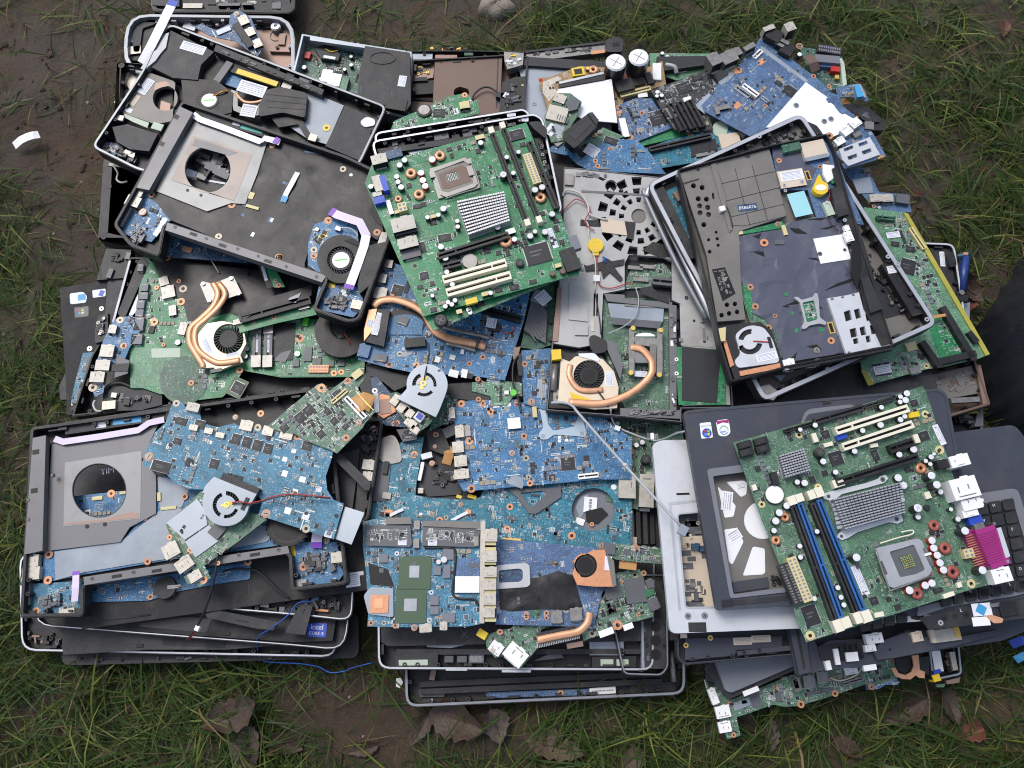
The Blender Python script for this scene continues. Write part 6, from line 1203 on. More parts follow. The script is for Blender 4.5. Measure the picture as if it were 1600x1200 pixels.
t.box('window', FANB, 878,570,30,40,15,15.4); t.box('window', FANB, 875,618,30,34,15,15.4); t.poly('grey_cable', WIREB, rq([(475,670),(500,660),(560,690),(555,740),(500,750),(480,720)],14),12,20)
g = G(); x, y = t.L((506,246),20); g.cyl(x, y, 36 * t.k, .016, .020, YELLOW, 24); g.ring(x, y, 20 * t.k, 23 * t.k, .0199, .0203, GOLD, 20); g.box(x, y - 38 * t.k, .009, .008, .016, .019, YELLOW); t.out(g, 'coin_cell')
t.tube('antenna_cable', WIREW, [(352,20,17),(370,-8,20),(430,5,22),(470,60,22),(480,105,20),(560,130,18)],1.6); t.tube('antenna_cable', WIREW, [(440,120,18),(470,150,18),(478,230,18),(505,330,19),(502,460,18)],1.2); t.tube('red_wire', WIRER, [(350,95,18),(395,45,20),(425,35,21),(480,75,22),(455,140,20),(500,180,19)], .8); t.tube('red_wire', WIRER, [(510,290,18),(515,360,18),(525,430,18),(580,445,18),(660,420,18),(680,430,17)], .8); t.tube('blue_wire', WIREG, [(565,655,18),(640,620,18),(690,570,19),(705,500,18),(690,440,17)], .9); t.tube('blue_wire', WIREU, [(555,330,18),(545,318,20),(540,300,19),(560,315,18)],1); t.tube('black_wire', WIREB, [(505,470,18),(525,600,18),(530,660,18)], .9)
g = G()
for dx, h1 in ((672,845),(802,850)): g.prism(t.LP(rq([(dx - 12,630),(dx + 12,630),(dx + 14, h1 - 40),(dx + 12, h1),(dx - 14, h1),(dx - 12, h1 - 60)],6),20), .014, .020, STEEL)
g.prism(t.LP([(680,670),(800,680),(795,720),(690,705)],19.5), .013, .0195, STEEL); g.prism(t.LP([(680,735),(760,750),(790,790),(690,790)],19), .013, .019, MAGL); t.out(g, 'heatsink_bracket')
for q in ((678,632),(806,642),(668,838),(800,848)): g = G(); x, y = t.L(q, 20); g.cyl(x, y, 11 * t.k, .018, .0225, GOLD, 14); t.out(g, 'screw')
g = G(); P = t.LP(arc(735,668,46,180,360,16,16),20.5); g.prism(P, .0195, .0205, WHITE); t.out(g, 'white_cap'); t.stickers([(715,842,56,26,4)], z=15, rows=2)
t.tube('heat_pipe', COPPER, [(668,718,20),(720,728,21),(758,770,21),(768,800,21),(760,850,21),(700,910,21),(620,955,21),(520,980,20),(380,972,19)],5.4, flat=.34); t.tube('heat_pipe', COPPER, [(390,800,18),(385,850,19),(420,905,19),(470,920,19),(540,915,18)],4.2, flat=.34); t.poly('grey_arm', MAGB, [(758,705),(788,705),(786,835),(752,835)],18,22)
t.poly('fan_base', BLK, [(300,740),(400,750),(430,735),(520,745),(600,830),(620,930),(600,1010),(290,1000),(285,900)],2,13); t.poly('fan_housing', FCREAM, [(345,770),(385,785),(410,762),(470,752),(540,775),(590,830),(612,905),(605,1000),(500,1006),(330,975),(338,880)],13,17,[arc(475,850,72, n=28)]); t.rotor(475,850,71,16.5, hub=.6, depth=7); t.stickers([(568,865,36,68,5)], z=17, rows=4); t.poly('yellow_tape', YELLOW, [(385,925),(440,945),(495,965),(400,970)],17,17.4); t.poly('paper_wrap', RIBB, [(425,748),(500,745),(525,772),(520,785),(430,760)],17.5,18.2)
t.tube('hinge_barrel', STEEL, [(316,800,16),(310,920,16)],5); t.box('hinge_foot', STEEL, 330,945,40,60,10,15,3); t.rings([(330,950,10)], z=15.2, m=CHIPG); t.tube('black_wire', WIREB, [(515,920,19),(545,960,20),(560,990,18),(585,1020,8)],1.1); t.poly('front_lip', MAG, [(620,1000),(900,1010),(895,1050),(620,1035)],8,15); t.clutter([(630,1005),(890,1015),(885,1040),(630,1030)],24,15,(STEEL, MAGL, CHIPG, FANB),(1,3),(4,14)); t.text('8Y12163', 990,625,26, INK, 15.2,-90); t.poly('grey_square', MAGC, [(895,520),(990,520),(1060,600),(1065,720),(900,710)],15,15.5); t.box('screw', STEEL, 900,684,16,16,15,18); t.rings([(880,775,10),(880,840,10)], z=17.2, m=WHITE); t.stickers([(1008,660,14,60)], z=15.6, m=MAGL, rows=2)

O('F')
t = T('circuit_board', 'blue laptop board with a long flat copper heat pipe and DDR2 lettering', 'circuit board', 112,(900,650),((480,760),(1150,860)), group=GB)
t.board(BLUE, [(562,306),(690,345),(760,480),(830,560),(1300,440),(1270,460),(1240,600),(1200,720),(1152,872),(1000,850),(735,838),(600,810),(472,775),(480,705),(525,690),(540,480)]); t.fill(520)
t.tube('heat_pipe', COPPER, [(545,530,10),(575,504,12),(640,498,12),(720,522,12),(780,562,12),(812,620,11),(838,652,10),(900,680,9),(980,695,8),(1062,716,6)],6, flat=.3); t.poly('fan_box', BLK, [(540,540),(620,546),(592,716),(498,690)],2,12); t.poly('copper_fins', COPPER, [(522,545),(560,540),(540,640),(500,690),(500,640)],4,14); t.stickers([(562,610,30,110,12),(528,608,30,36,8)], z=14.2, rows=3); t.poly('label_sleeve', BLK2,[(585,545),(620,548),(592,716),(560,705)],12,15)
t.poly('fan_cutout', BLK2, arc(690,600,100,190,360,16,60) + [(790,600),(770,640),(600,620)],1.7,3); t.poly('cutout_board', BLUE, arc(690,615,88,190,350,16,48) + [(770,620),(770,660),(610,660)],3,3.6); t.tube('spring_bar', STEEL, [(865,625,6),(930,640,8),(1000,655,8),(1080,675,6)],3.5, flat=.35); t.tube('spring_bar', STEEL, [(880,700,6),(940,712,7),(1020,735,5)],3.5, flat=.35); t.box('pipe_clip', BLK, 1027,695,12,56,5,12,15)
t.slot((1045,540),(1228,590),36, BLK, 6, name='memory_slot'); t.text('DDR2', 1120,532,46, SILK, 1.8,194); t.text('SLOT', 1238,545,26, SILK, 1.8,100)
t.poly('battery', BLK2, rq([(1055,600),(1090,585),(1140,620),(1130,645),(1075,638)],12),1.6,8); t.stickers([(1090,606,46,48,10)], z=8, rows=2); t.tube('battery_wire', WIRER, [(1128,640,8),(1160,655,5),(1195,640,4),(1200,620,2)], .8); t.box('black_block', BLK, 735,695,96,44,1.6,11,-6); t.ports([(600,330,66,40,8),(578,398,52,44,8),(575,468,60,56,8)], m=STEEL, h=7); t.ports([(500,735,52,60,12)], m=BLUE2, h=6, slit=False); t.ports([(575,768,60,34,8),(680,595,50,40,20)], m=CHIPG, h=4)
t.rings([(635,470,15),(665,750,15),(614,800,16),(742,800,18),(645,610,13),(1050,765,15),(1027,866,14),(988,795,12)]); t.chips([(655,452,50,50,14),(700,440,20,60,14),(830,780,26,30,14),(1135,750,20,26,20),(860,720,16,20),(990,850,26,26,14)]); t.chips([(910,765,26,24,14),(840,775,24,28,14),(915,840,44,34,14),(965,830,28,20,14)], m=SOLDER, h=2); t.ports([(955,738,16,26),(965,840,26,40,10)], m=WHITE, h=3, slit=False); t.poly('copper_flap', ROSE, [(1195,720),(1225,715),(1210,770),(1190,775)],2,3); t.poly('silver_tape', BFILM, [(670,745),(735,730),(720,752),(680,765)],2,2.4)
t = T('circuit_board', 'grey shielded laptop board standing between the blue heat pipe board and the magnesium frame', 'circuit board', 104,(1290,600),((1240,680),(1360,560)), group=GB)
t.board(DGREEN, [(1290,430),(1380,430),(1390,700),(1300,730),(1225,720),(1250,600)]); t.poly('shield', CHIPG, [(1275,500),(1340,540),(1350,560),(1340,700),(1240,640)],2,9); t.poly('shield', SHEET, [(1295,450),(1355,470),(1345,530),(1270,500)],2,12); t.stickers([(1330,490,60,60,-40)], z=12, rows=3); g = G(); [t.gbox(g, CHIPG, 1275 + q * 12,660 - q * 8,6,70,8,11,-30) for q in range(5)]; t.out(g, 'shield_ribs'); t.clutter([(1350,540),(1385,540),(1380,690),(1350,700)],14,4,(BLK, BLK2, CHIPG),(2,8),(4,14))
t = T('circuit_board', 'narrow blue board with a black lead, left of the cream fan', 'circuit board', 108,(1290,860),((1230,730),(1370,720)), group=GB)
t.board(BLUE, [(1228,734),(1372,722),(1360,860),(1345,1010),(1240,980),(1232,850)]); t.fill(90); t.rings([(1244,796,16),(1275,972,18),(1207,970,12)]); t.stickers([(1322,910,40,90,4)], m=SHEET, rows=2); t.chips([(1300,800,30,34),(1265,850,20,18),(1290,930,24,20)]); t.ports([(1290,1018,20,50)], m=YCREAM, h=3, slit=False)
t.tube('lead', WIREB, [(1212,760,8),(1192,795,8),(1188,860,8),(1198,920,9),(1215,960,9),(1228,1025,12)],1.6); g = G(); x, y = t.L((1192,928),12); g.cyl(x, y, 15 * t.k, .007, .012, LIME, 16); t.out(g, 'green_tag'); t.poly('black_tab', BLK, [(1205,750),(1225,745),(1235,850),(1215,850)],2,6)
t = T('circuit_board', 'pale green strip board crossing between the blue boards in the centre', 'circuit board', 106,(1100,910),((1000,885),(1230,885)), group=GB)
t.board(GREEN3,[(1000,880),(1160,876),(1230,885),(1232,945),(1195,940),(1160,990),(1090,985),(1085,945),(1000,922)]); t.fill(50); t.rings([(1030,865,14),(1040,880,10),(1030,960,14)]); t.poly('black_foil', BLK, [(870,890),(1000,880),(1002,925),(1085,945),(1080,970),(900,955)],-2,-.5); t.stickers([(1100,868,62,22,8)], rows=1); t.ports([(1160,928,20,18)], m=WHITE, h=3, slit=False)
t = T('circuit_board', 'dark green board with a white square tag beside the silver blower fan', 'circuit board', 100,(940,960),((860,930),(1080,940)), group=GB)
t.board(DGREEN, [(860,890),(1070,900),(1060,960),(960,990),(900,1060),(800,1110),(830,1000)]); t.fill(80); t.stickers([(928,943,42,36,-35)], rows=1); t.ports([(905,1030,26,56)], m=WHITE, h=5, slit=False); t.rings([(950,980,16)])
t = T('circuit_board', 'small board crowded with cream ports and one blue port, under the silver blower fan', 'circuit board', 126,(720,1020),((620,940),(800,1050)), group=GB)
t.board(DGREEN, [(612,935),(650,925),(720,960),(830,1040),(800,1080),(745,1118),(700,1075),(645,1010)]); t.ports([(645,962,36,50,35),(680,1000,50,46,35),(706,1022,48,40,35),(715,1070,56,36,35),(735,1100,40,30,35)], h=7); t.ports([(755,1040,40,40,35)], m=WHITE, h=7); t.box('blue_port', VBLUE, 757,1038,26,26,8,10,35); t.rings([(790,1042,14)]); t.fill(20)
t = T('cooling_fan', 'silver blower fan with a pointed tail in the middle of the pile', 'fan', 134,(785,890),((700,890),(880,890)))
BODY = [(655,957),(690,920), *arc(792,892,95,170,380,24),(872,950),(848,1010),(832,1042)]
t.poly('fan_base', BLK, BODY, 0,6); t.poly('fan_housing', SHEET, BODY, 6,11,[arc(778,892,55,175,250,10) + arc(778,892,38,250,175,10), arc(778,892,55,40,125,10) + arc(778,892,40,125,40,10), arc(778,892,58,280,370,10) + arc(778,892,44,370,280,10)]); t.rotor(778,892,58,9, hub=.4)
g = G(); x, y = t.L((775,888),11); g.ring(x, y, .002, .0042, .0108, .0122, GOLD, 14); g.box(x - .006, y + .001, .008, .0035, .0108, .0118, BEIGE, .3); g.box(x + .002, y + .008, .009, .004, .0108, .0119, YELLOW, .4); g.box(x - .002, y - .006, .005, .004, .0108, .0118, GOLD, -.4); t.out(g, 'fan_hub'); t.tube('fan_wire', WIREB, [(778,870,12),(785,830,14),(795,790,8),(802,740,2),(800,700,0)], .8)
for q in ((735,808),(848,826)): t.box('notch', BLK, *q, 12,8,10,11.6)
O('J')
t = T('circuit_board', 'dark blue board with an orange copper heatsink pad, left of the silver blower fan', 'circuit board', 102,(600,240),((545,110),(680,290)), group=GB)
t.board(DBLUE, [(530,90),(560,85),(640,180),(700,290),(690,320),(600,310),(560,270)]); t.poly('copper_sheet', ORANGE, [(555,205),(575,165),(622,172),(665,235),(590,278),(565,260)],2,6); t.box('pink_pad', ROSE, 597,222,50,70,6,7,-8); t.rings([(550,150,16)], m=SILVER); t.rings([(638,302,12),(655,298,12)]); t.strip('silver_tape', SHEET, [(555,160,8),(560,250,8)],22); t.fill(20)
t = T('hinge_cover', 'black folded cover under the blue board, left of the silver blower fan', 'laptop part', 98,(590,80),((520,30),(690,110)))
t.poly('cover', BLK2,[(505,30),(560,20),(620,60),(722,85),(690,130),(640,150),(590,110),(530,80)],0,4); t.poly('fold', BLK, [(470,90),(530,60),(545,210),(560,250),(500,200)],-6,0)
t = T('circuit_board', 'wide blue laptop board with a column of cream ports and pale bracket', 'circuit board', 104,(1250,420),((960,610),(1600,545)), group=GB)
t.board(BLUE, [(898,235),(940,215),(985,195),(1210,188),(1230,205),(1290,190),(1560,240),(1740,370),(1738,560),(1590,560),(960,616),(935,570),(920,300)]); t.fill(620, big=1.0, dark=.35)
t.poly('bracket', PALEB, [*rq([(1290,210),(1330,195),(1350,230),(1350,300),(1375,335),(1475,315),(1490,270),(1500,235),(1530,245),(1515,290),(1530,345),(1525,365),(1490,360),(1380,352),(1350,375),(1318,375),(1308,350),(1330,320),(1318,250)],10)],1.8,3.4)
for q in ((1328,358),(1508,347),(1310,215)): g = G(); x, y = t.L(q, 3.4); g.ring(x, y, .0012, .0028, .003, .0042, SHEET, 12); t.out(g, 'bracket_screw')
t.box('socket_pad', BLUE3,1415,275,90,80,1.6,2.4,-4); t.ports([(907,252,26,52),(942,338,40,56),(935,410,52,52),(947,475,58,50),(952,535,66,44)], m=CREAM, h=8); t.ports([(1195,300,60,52)], m=WHITE, h=5, slit=False); t.ports([(975,335,36,50)], m=STEEL, h=4); t.chips([(1445,488,64,58,-5),(1370,550,30,28,-5),(1280,492,22,20),(1530,460,26,22),(1280,520,18,26)]); t.chips([(1075,370,40,50,-3),(1142,402,50,26,-3),(1215,400,46,30,-3),(1060,290,30,40)], m=BLUE3, h=.9)  # first box: thin steel-blue pad between the arms of the bracket
t.rings([(950,210,18),(1048,208,18),(1087,248,17),(1206,208,16),(1275,201,18),(987,382,19),(1241,360,16),(1185,438,15),(1250,462,15),(1262,550,14),(1268,578,18),(997,603,20),(1527,487,15),(1583,540,15),(925,548,15)]); t.poly('pale_disc', BFILM, arc(1203,580,36,180,400,20),1.7,2.3); t.slot((1492,548),(1585,538),24, WHITE, 4); t.box('white_pad', WHITE, 1160,215,40,18,1.6,2); t.box('white_pad', WHITE, 1112,222,30,12,1.6,2)
for q in ((1405,382),(1438,378),(1405,365),(1440,362)): t.box('white_pad', WHITE, *q, 14,14,1.6,2.2)
t.text('v', 1550,355,20, SILK, 1.8)

# ---- teal board and what shows through it
t = T('circuit_board', 'broad teal board with a square gap and a grey triangular bracket', 'circuit board', 92,(1150,700),((640,740),(1590,880)), group=GB)
t.board(TEAL, [(545,480),(640,480),(655,400),(700,370),(775,365),(775,380),(745,560),(738,632),(800,645),(1000,655),(1040,640),(1060,590),(1400,560),(1735,540),(1742,600),(1738,890),(1590,880),(1240,850),(1060,840),(1050,770),(700,750),(540,760),(520,700)], holes=[arc(1562,700,100, n=28)])
t.fill(420, dark=.25); t.rings([(733,445,17),(1175,687,17),(1163,790,17),(1462,821,18),(948,676,12),(812,720,12),(1600,868,16),(880,737,12),(850,750,16)]); t.poly('v_bracket', CHIPG, [(1165,602),(1230,604),(1410,596),(1415,640),(1310,712),(1290,720),(1262,716),(1215,650)],2,5,[[(1225,622),(1330,612),(1350,625),(1280,685),(1262,680)]])
t.poly('dark_chip_area', CHIPG, [(545,500),(625,480),(610,620),(600,660),(530,660)],1.7,3.2); t.strip('white_wire', RIBB, [(620,728,4),(650,712,5),(682,698,4)],14, th=1.2); t.strip('white_wire', RIBB, [(905,752,4),(940,732,5),(980,712,4)],14, th=1.2); t.box('copper_pad', ORANGE, 982,710,26,20,1.6,2.2); t.box('copper_pad', ORANGE, 613,712,36,26,1.6,2.2); t.chips([(605,635,40,30)], m=STEEL, h=4)
t.ports([(600,505,22,60)], m=BLK2, h=6, slit=False); g = G(); x, y = t.L((763,722),3); g.cyl(x, y, .0026, .001, .003, WHITE, 12); t.out(g, 'white_dot'); t.box('gold_contacts', GOLD, 1180,840,90,16,1.6,3,3)
t = T('cooling_fan', 'dark fan with white tags seen through the round hole of the teal board', 'fan', 76,(1562,700))
t.poly('fan_housing', PALMG, arc(1562,700,118, n=30),0,8); t.poly('torn_foil', BFILM, [(1480,690),(1500,640),(1540,625),(1530,700),(1500,740)],8,8.6); t.stickers([(1548,678,60,72,6)], m=WHITE, z=10, rows=1); t.poly('black_film', FANB, [(1525,708),(1600,690),(1630,720),(1580,765),(1530,755)],9,11); t.box('white_tag', WHITE, 1500,755,40,30,9,10,20); t.rings([(1555,768,10)], z=11)
t = T('laptop_chassis', 'black laptop corner with loose flex cables in the square gap of the teal board', 'laptop part', 80,(850,520),((760,380),(940,380)), group=GL)
t.poly('floor', BLK, [(730,330),(960,320),(1000,660),(720,660)],-4,0); t.poly('grey_shell', SHEETB, [(775,470),(870,520),(960,560),(950,630),(800,640),(750,600)],0,3); t.poly('black_block', BLK2, rq([(790,330),(860,320),(900,420),(880,450),(800,420)],12),0,12); t.strip('flex_cable', FLEX, [(882,415,10),(895,440,14),(880,490,10)],44); t.strip('white_flex', WHITE, [(772,480,12),(765,520,12),(755,565,12)],16); t.box('white_plug', WHITE, 790,450,50,26,10,16,-15); t.rings([(833,353,16),(828,408,12),(815,485,14)], z=13); t.box('cream_plug', CREAM, 762,612,24,24,4,9); t.clutter([(800,470),(940,500),(930,600),(800,600)],26,1,(BLK, BLK2, CHIPG, BLK),(3,9),(5,20)); t.box('yellow_tape', YELLOW, 1000,640,40,16,13,14,15); t.box('yellow_tape', YELLOW, 940,640,24,14,13,14,15); t.poly('dark_block', FANB, [(880,470),(930,480),(920,570),(850,560)],2,8)
t.poly('cable_bundle', CHIPG, [(860,330),(920,300),(925,350),(880,370)],10,18); t.clutter([(850,260),(920,250),(920,330),(850,330)],14,12,(BLK, BLK2, STEEL, CHIPG),(4,12),(5,16))
t = T('drive', 'shiny rounded drive corner between the black laptop base and the teal board', 'drive', 86,(620,420),((580,400),(690,390)))
t.poly('shell', STEEL, rq([(575,370),(640,350),(665,400),(680,480),(610,490),(570,470)],30),0,10); t.poly('grey_connector', CHIPG, [(650,330),(740,320),(745,375),(680,385)],0,16); t.clutter([(655,335),(735,328),(735,370),(680,375)],8,16,(STEEL, BLK2),(.5,2),(4,10)); t.poly('black_side', BLK, [(600,480),(640,480),(630,560),(580,560)],-2,6)

O('K')
t = T('circuit_board', 'green desktop board with tall cream ports beside the white laptop frame', 'circuit board', 84,(660,470),((560,290),(780,300)), group=GB)
t.board(GREEN2,[(550,270),(900,290),(915,380),(790,390),(800,690),(700,700),(555,660)]); t.fill(220); t.ports([(652,590,76,112,2,18),(742,612,66,150,4,15)], m=CREAM); t.caps([(695,400,12),(722,388,12),(590,595,14),(627,515,9),(608,300,10),(770,355,12),(560,545,9)], h=9, top=CAPW); t.conn(632,428,38,36, YCREAM, 2,2,9); t.chips([(660,388,34,30),(640,385,60,50),(720,330,40,30)]); t.coils([(668,430,18)]); t.rings([(578,532,24),(570,632,12)], m=GREEN3); t.caps([(740,465,22,14)], top=BLK2); t.chips([(625,350,30,26)], m=RED, h=2); t.ports([(560,410,20,40,0)], m=STEEL, h=4)
t = T('laptop_chassis', 'dark ribbed laptop bay with black slats, left of the white laptop frame', 'laptop part', 62,(680,760),((560,660),(800,670)), group=GL)
t.poly('floor', BLK, [(550,640),(830,640),(830,1010),(550,1010)],0,3); g = G(); [g.prism(t.LP([(562 + q * 32,664),(582 + q * 32,664),(588 + q * 32,860),(568 + q * 32,860)],14 + (q % 3) * 3), .003, .014 + (q % 3) * .003,(BLK, BLK2, BLK, STEEL if q == 3 else BLK)[q % 4]) for q in range(7)]; t.out(g, 'slats'); t.box('cream_clip', CREAM, 676,842,40,30,4,20)
t = T('antenna_rod', 'thin grey metal rod reaching from the cream fan to the white frame', 'rod', 120,(600,500))
t.tube('rod', WIREG, [(300,205,18),(360,205,22),(400,222,26),(440,270,32),(650,505,50),(900,775,76)],1.9); t.box('plug', SHEET, 912,795,36,42,72,80,30); t.box('cream_piece', BEIGE, 640,490,16,12,46,52)
t = T('cable', 'thin pale cable looping from the cream fan to the dark palm rest', 'cable', 112,(700,330))
t.tube('wire', WIREG, [(575,235,20),(582,280,4),(608,318,-6),(680,350,-2),(770,380,4),(830,370,30),(870,350,60),(915,338,86)],1.3); t.box('plug', WHITE, 607,322,26,22,-8,-1,20); t.clutter([(740,345),(800,345),(800,385),(740,385)],10,3,(STEEL, CHIPG, WHITE),(1,5),(4,10))

# ---- bottom centre
O('N')
t = T('laptop_chassis', 'silver-rimmed laptop base lowest at the bottom centre, resting on the grass', 'laptop', 12,(1300,850),((715,915),(1900,865)), group=GL)
t.tray(rq([(682,560),(1988,520),(1990,862),(690,922)],60),24,15, BLK, BLK, RIMG); g = G(); [g.prism(t.LP([(760,800 + q * 34),(1880,752 + q * 34),(1880,776 + q * 34),(760,826 + q * 34)],12 + 4 * q), .002, .012 + .004 * q, BLK if q else BLK2) for q in range(2)]; t.out(g, 'slats'); t.poly('blue_strip', BLUE2,[(1060,850),(1560,832),(1560,862),(1070,876)],4,9); t.rings([(1410,853,17)], z=9.2); t.poly('label', CHIPG, [(755,838),(880,835),(870,870),(760,872)],3,8); t.stickers([(796,891,42,20),(1605,842,120,30,-4)], z=10, m=WHITE, rows=1); t.box('copper_bit', ROSE, 818,770,24,44,4,16,10); t.tube('silver_post', STEEL, [(1922,660,26),(1935,800,22)],4)
t.poly('right_floor', BLK2,[(1730,810),(1940,800),(1945,850),(1730,860)],3,7)
t = T('laptop_chassis', 'silver-rimmed open laptop base at the bottom centre with loose boards lying on it', 'laptop', 46,(1200,640),((600,742),(1830,748)), group=GL)
t.tray(rq([(556,200),(1850,190),(1845,752),(562,745)],60),24,13, BLK, BLK, SILVER); t.poly('grey_plate', SHEET, [(790,575),(960,580),(970,630),(900,645),(790,640)],4,12); t.poly('black_bar', BLK2,[(650,650),(1850,650),(1850,672),(650,676)],4,18); t.poly('battery_pack', BLK2,[(640,680),(842,662),(842,735),(650,730)],4,20); t.ports([(893,696,40,28),(953,696,44,28)], z=8, m=CHIPG, h=8, slit=False); t.stickers([(1020,686,70,54)], z=14, m=CHIPG, rows=3, ink=PAPER); t.box('silver_tab', SILVER, 928,744,96,10,22,26); t.box('silver_tab', SILVER, 1205,752,130,10,22,26)
t.poly('slot_plate', LGREENF, [(660,700),(795,698),(795,724),(662,726)],20,20.6); t.box('corner_hole', CHIPG, 622,610,40,50,4,10); t.caps([(965,580,36,16)], z=4, top=BLK, sleeve=BLK); t.poly('black_square', MATTE, [(650,570),(785,575),(785,650),(655,648)],3,10)
t.stickers([(1623,628,156,94)], z=16, m=SHEET, rows=4); t.poly('silver_side', SHEET, [(1785,520),(1838,522),(1838,740),(1785,738)],6,22); t.clutter([(1790,540),(1835,540),(1835,730),(1790,730)],16,22,(STEEL, CHIPG, FANB),(.5,3),(4,10)); t.poly('right_block', BLK, [(1555,685),(1760,682),(1760,735),(1555,735)],4,16); t.ports([(1625,712,58,28),(1697,712,54,28)], m=LGREENF, z=10, h=7, slit=False); t.poly('mid_rail', CHIPG, [(1290,700),(1400,655),(1425,690),(1290,705)],6,14)
t = T('laptop_chassis', 'dark laptop base with three round holes, right of the bottom centre base', 'laptop part', 40,(1870,620),((1845,520),(1850,760)), group=GL)
t.tray(rq([(1600,300),(1905,300),(1912,735),(1880,775),(1700,770)],30),36,10, BLK2, BLK2, RIMG); g = G(); [g.cyl(*t.L((1850,545 + q * 65),30),24 * t.k, .028, .0304, FANB, 18) for q in range(3)]; t.poly('cover', BLK2,[(1790,310),(1895,310),(1900,740),(1800,740)],20,30); t.out(g, 'round_hole')
t = T('circuit_board', 'blue board with two green chip carriers and a column of cream ports, bottom centre', 'circuit board', 116,(800,320),((650,530),(1050,530)), group=GB)
t.board(BLUE3,[(495,60),(560,45),(720,40),(770,55),(1060,50),(1058,530),(980,545),(700,548),(515,545),(520,480),(510,300),(495,180)]); t.fill(560)
for x_, y_, w_, h_, dw, dh in ((735,296,148,150,46,54),(717,450,142,152,58,56)): t.chips([(x_, y_, w_, h_)], m=GPUG, h=1.4, name='chip_carrier'); t.chips([(x_ - 2, y_ - 5, dw, dh)], m=DIE, h=2.4, name='silicon_die')
t.poly('daughter_card', CHIPG, [(500,75),(715,78),(722,165),(712,176),(505,170)],4,6); t.poly('daughter_card', CHIPG, [(772,75),(1040,92),(1022,178),(768,170)],4,6); t.bz = 6; t.fill(90, poly=[(510,95),(700,95),(700,150),(510,150)]); t.fill(90, poly=[(790,95),(1010,105),(1010,160),(790,150)]); t.stickers([(677,156,40,24),(817,157,42,26)], z=6, rows=2); t.poly('metal_frame', MAGB, [(600,42),(716,38),(722,70),(600,72)],5,8); t.poly('metal_frame', MAGB, [(775,55),(1045,60),(1040,92),(770,80)],5,8); t.bz = 1.6
for x_, y_ in ((745,75),(742,160)): t.ports([(x_, y_, 26,40)], m=STEEL, h=6)
t.ports([(1020,150,20,44),(1035,80,26,36)], m=STEEL, h=6, slit=False); t.poly('port_spine', CREAM, [(1040,60),(1062,55),(1056,530),(1034,530)],1.6,9); t.ports([(1088,122,58,58),(1085,220,58,50),(1085,292,58,46),(1082,352,58,44),(1082,418,56,50),(1078,480,54,44)], h=10, z=1.6)
for y_ in (160,186,250,322,384,452,514): t.box('yellow_spacer', YCREAM, 1085, y_, 52,16,1.6,8)
t.ports([(978,350,112,74)], m=WHITE, h=4, slit=False); t.box('blue_window', BLUE2,980,270,110,80,1.7,3); t.poly('sink_plate', SHEET, rq([(498,402),(530,362),(635,368),(636,502),(520,488)],10),2,5); t.box('copper_pad', ORANGE, 571,440,82,80,5,6.5); t.box('copper_core', COPPER, 568,438,40,44,6.5,6.8)
t.chips([(590,228,40,40),(838,286,36,40),(890,210,50,50),(885,290,30,60),(825,425,40,40),(825,470,40,36),(890,505,60,40)], m=PALMG, h=3); t.poly('dark_cutout', FANB, [(520,250),(610,280),(640,360),(530,350)],1.7,2.4); t.caps([(845,246,12),(870,235,16)], h=4); t.rings([(652,207,12),(812,387,12),(637,516,12),(803,516,12)], m=SILVER); t.rings([(532,530,14),(733,550,16),(645,540,14),(592,528,12)])
t.tube('black_trace', WIREB, [(780,180,4),(900,182,4),(924,205,4),(918,300,4),(910,390,4),(940,415,4),(1010,420,4),(1030,450,4)],1.6); t.ports([(785,552,56,36,-5),(868,542,34,36)], m=CREAM, h=6)
t = T('circuit_board', 'blue board under crinkled black film, left of the orange fan', 'circuit board', 100,(1350,350),((1120,530),(1550,500)), group=GB)
t.board(BLUE2,[(1100,135),(1240,150),(1590,180),(1640,300),(1600,400),(1560,560),(1440,545),(1110,535)]); t.fill(180); t.film('black_film', MYL, [(1125,372),(1270,322),(1350,305),(1400,288),(1470,310),(1512,455),(1440,470),(1330,465),(1180,475),(1130,465)],2.2,2.2,9); t.poly('socket_bracket', ALUL, rq([(1112,262),(1250,250),(1266,262),(1270,350),(1255,362),(1112,372)],8),2.6,5,[rq([(1125,285),(1220,276),(1235,285),(1235,325),(1220,338),(1125,342)],8)]); t.poly('socket_board', DBLUE, [(1120,280),(1240,272),(1240,345),(1120,348)],1.7,2.2)
t.rings([(1382,255,13),(1478,248,13),(1128,440,13),(1251,487,12),(1252,502,12),(1345,483,13),(1345,506,13),(1435,468,15),(1538,493,15),(1130,570,13)]); t.ports([(1392,500,52,54),(1482,488,54,56)], m=STEEL, h=7); g = G(); x, y = t.L((1295,475),2.2); g.cyl(x, y, 30 * t.k, .0017, .0022, DGREEN, 18); t.out(g, 'green_disc')
t = T('cooling_fan', 'orange copper-coloured fan housing with a black rotor, bottom centre of the pile', 'fan', 112,(1550,280),((1470,350),(1650,355)))
O('P'); HS = [(398,300),(412,262),(440,222),(490,192),(548,188),(560,240),(595,360),(500,360),(420,352)]
t.poly('fan_base', BLK, HS, -6,0); t.poly('fan_housing', ORANGE, HS, 0,7,[arc(456,262,56,200,470,22)]); t.rotor(458,262,57,7, hub=.86, depth=6); t.stickers([(564,252,32,62,4)], z=7, rows=3); t.poly('side_plate', MAGB, [(556,205),(590,240),(602,355),(585,362)],-2,7.4)
t = T('circuit_board', 'narrow green strip board with a grey module right of the orange fan', 'circuit board', 112,(690,205),((550,170),(800,200)), group=GB)
t.board(GREEN2,[(545,155),(600,160),(810,182),(812,255),(740,250),(600,235),(560,215)]); t.fill(90); t.box('grey_module', CHIPG, 572,185,50,50,1.6,6,6); t.rings([(688,180,18)]); t.chips([(650,200,30,30)], m=CHIPG); t.box('orange_flex', FLEX, 655,260,80,40,-6,-3)
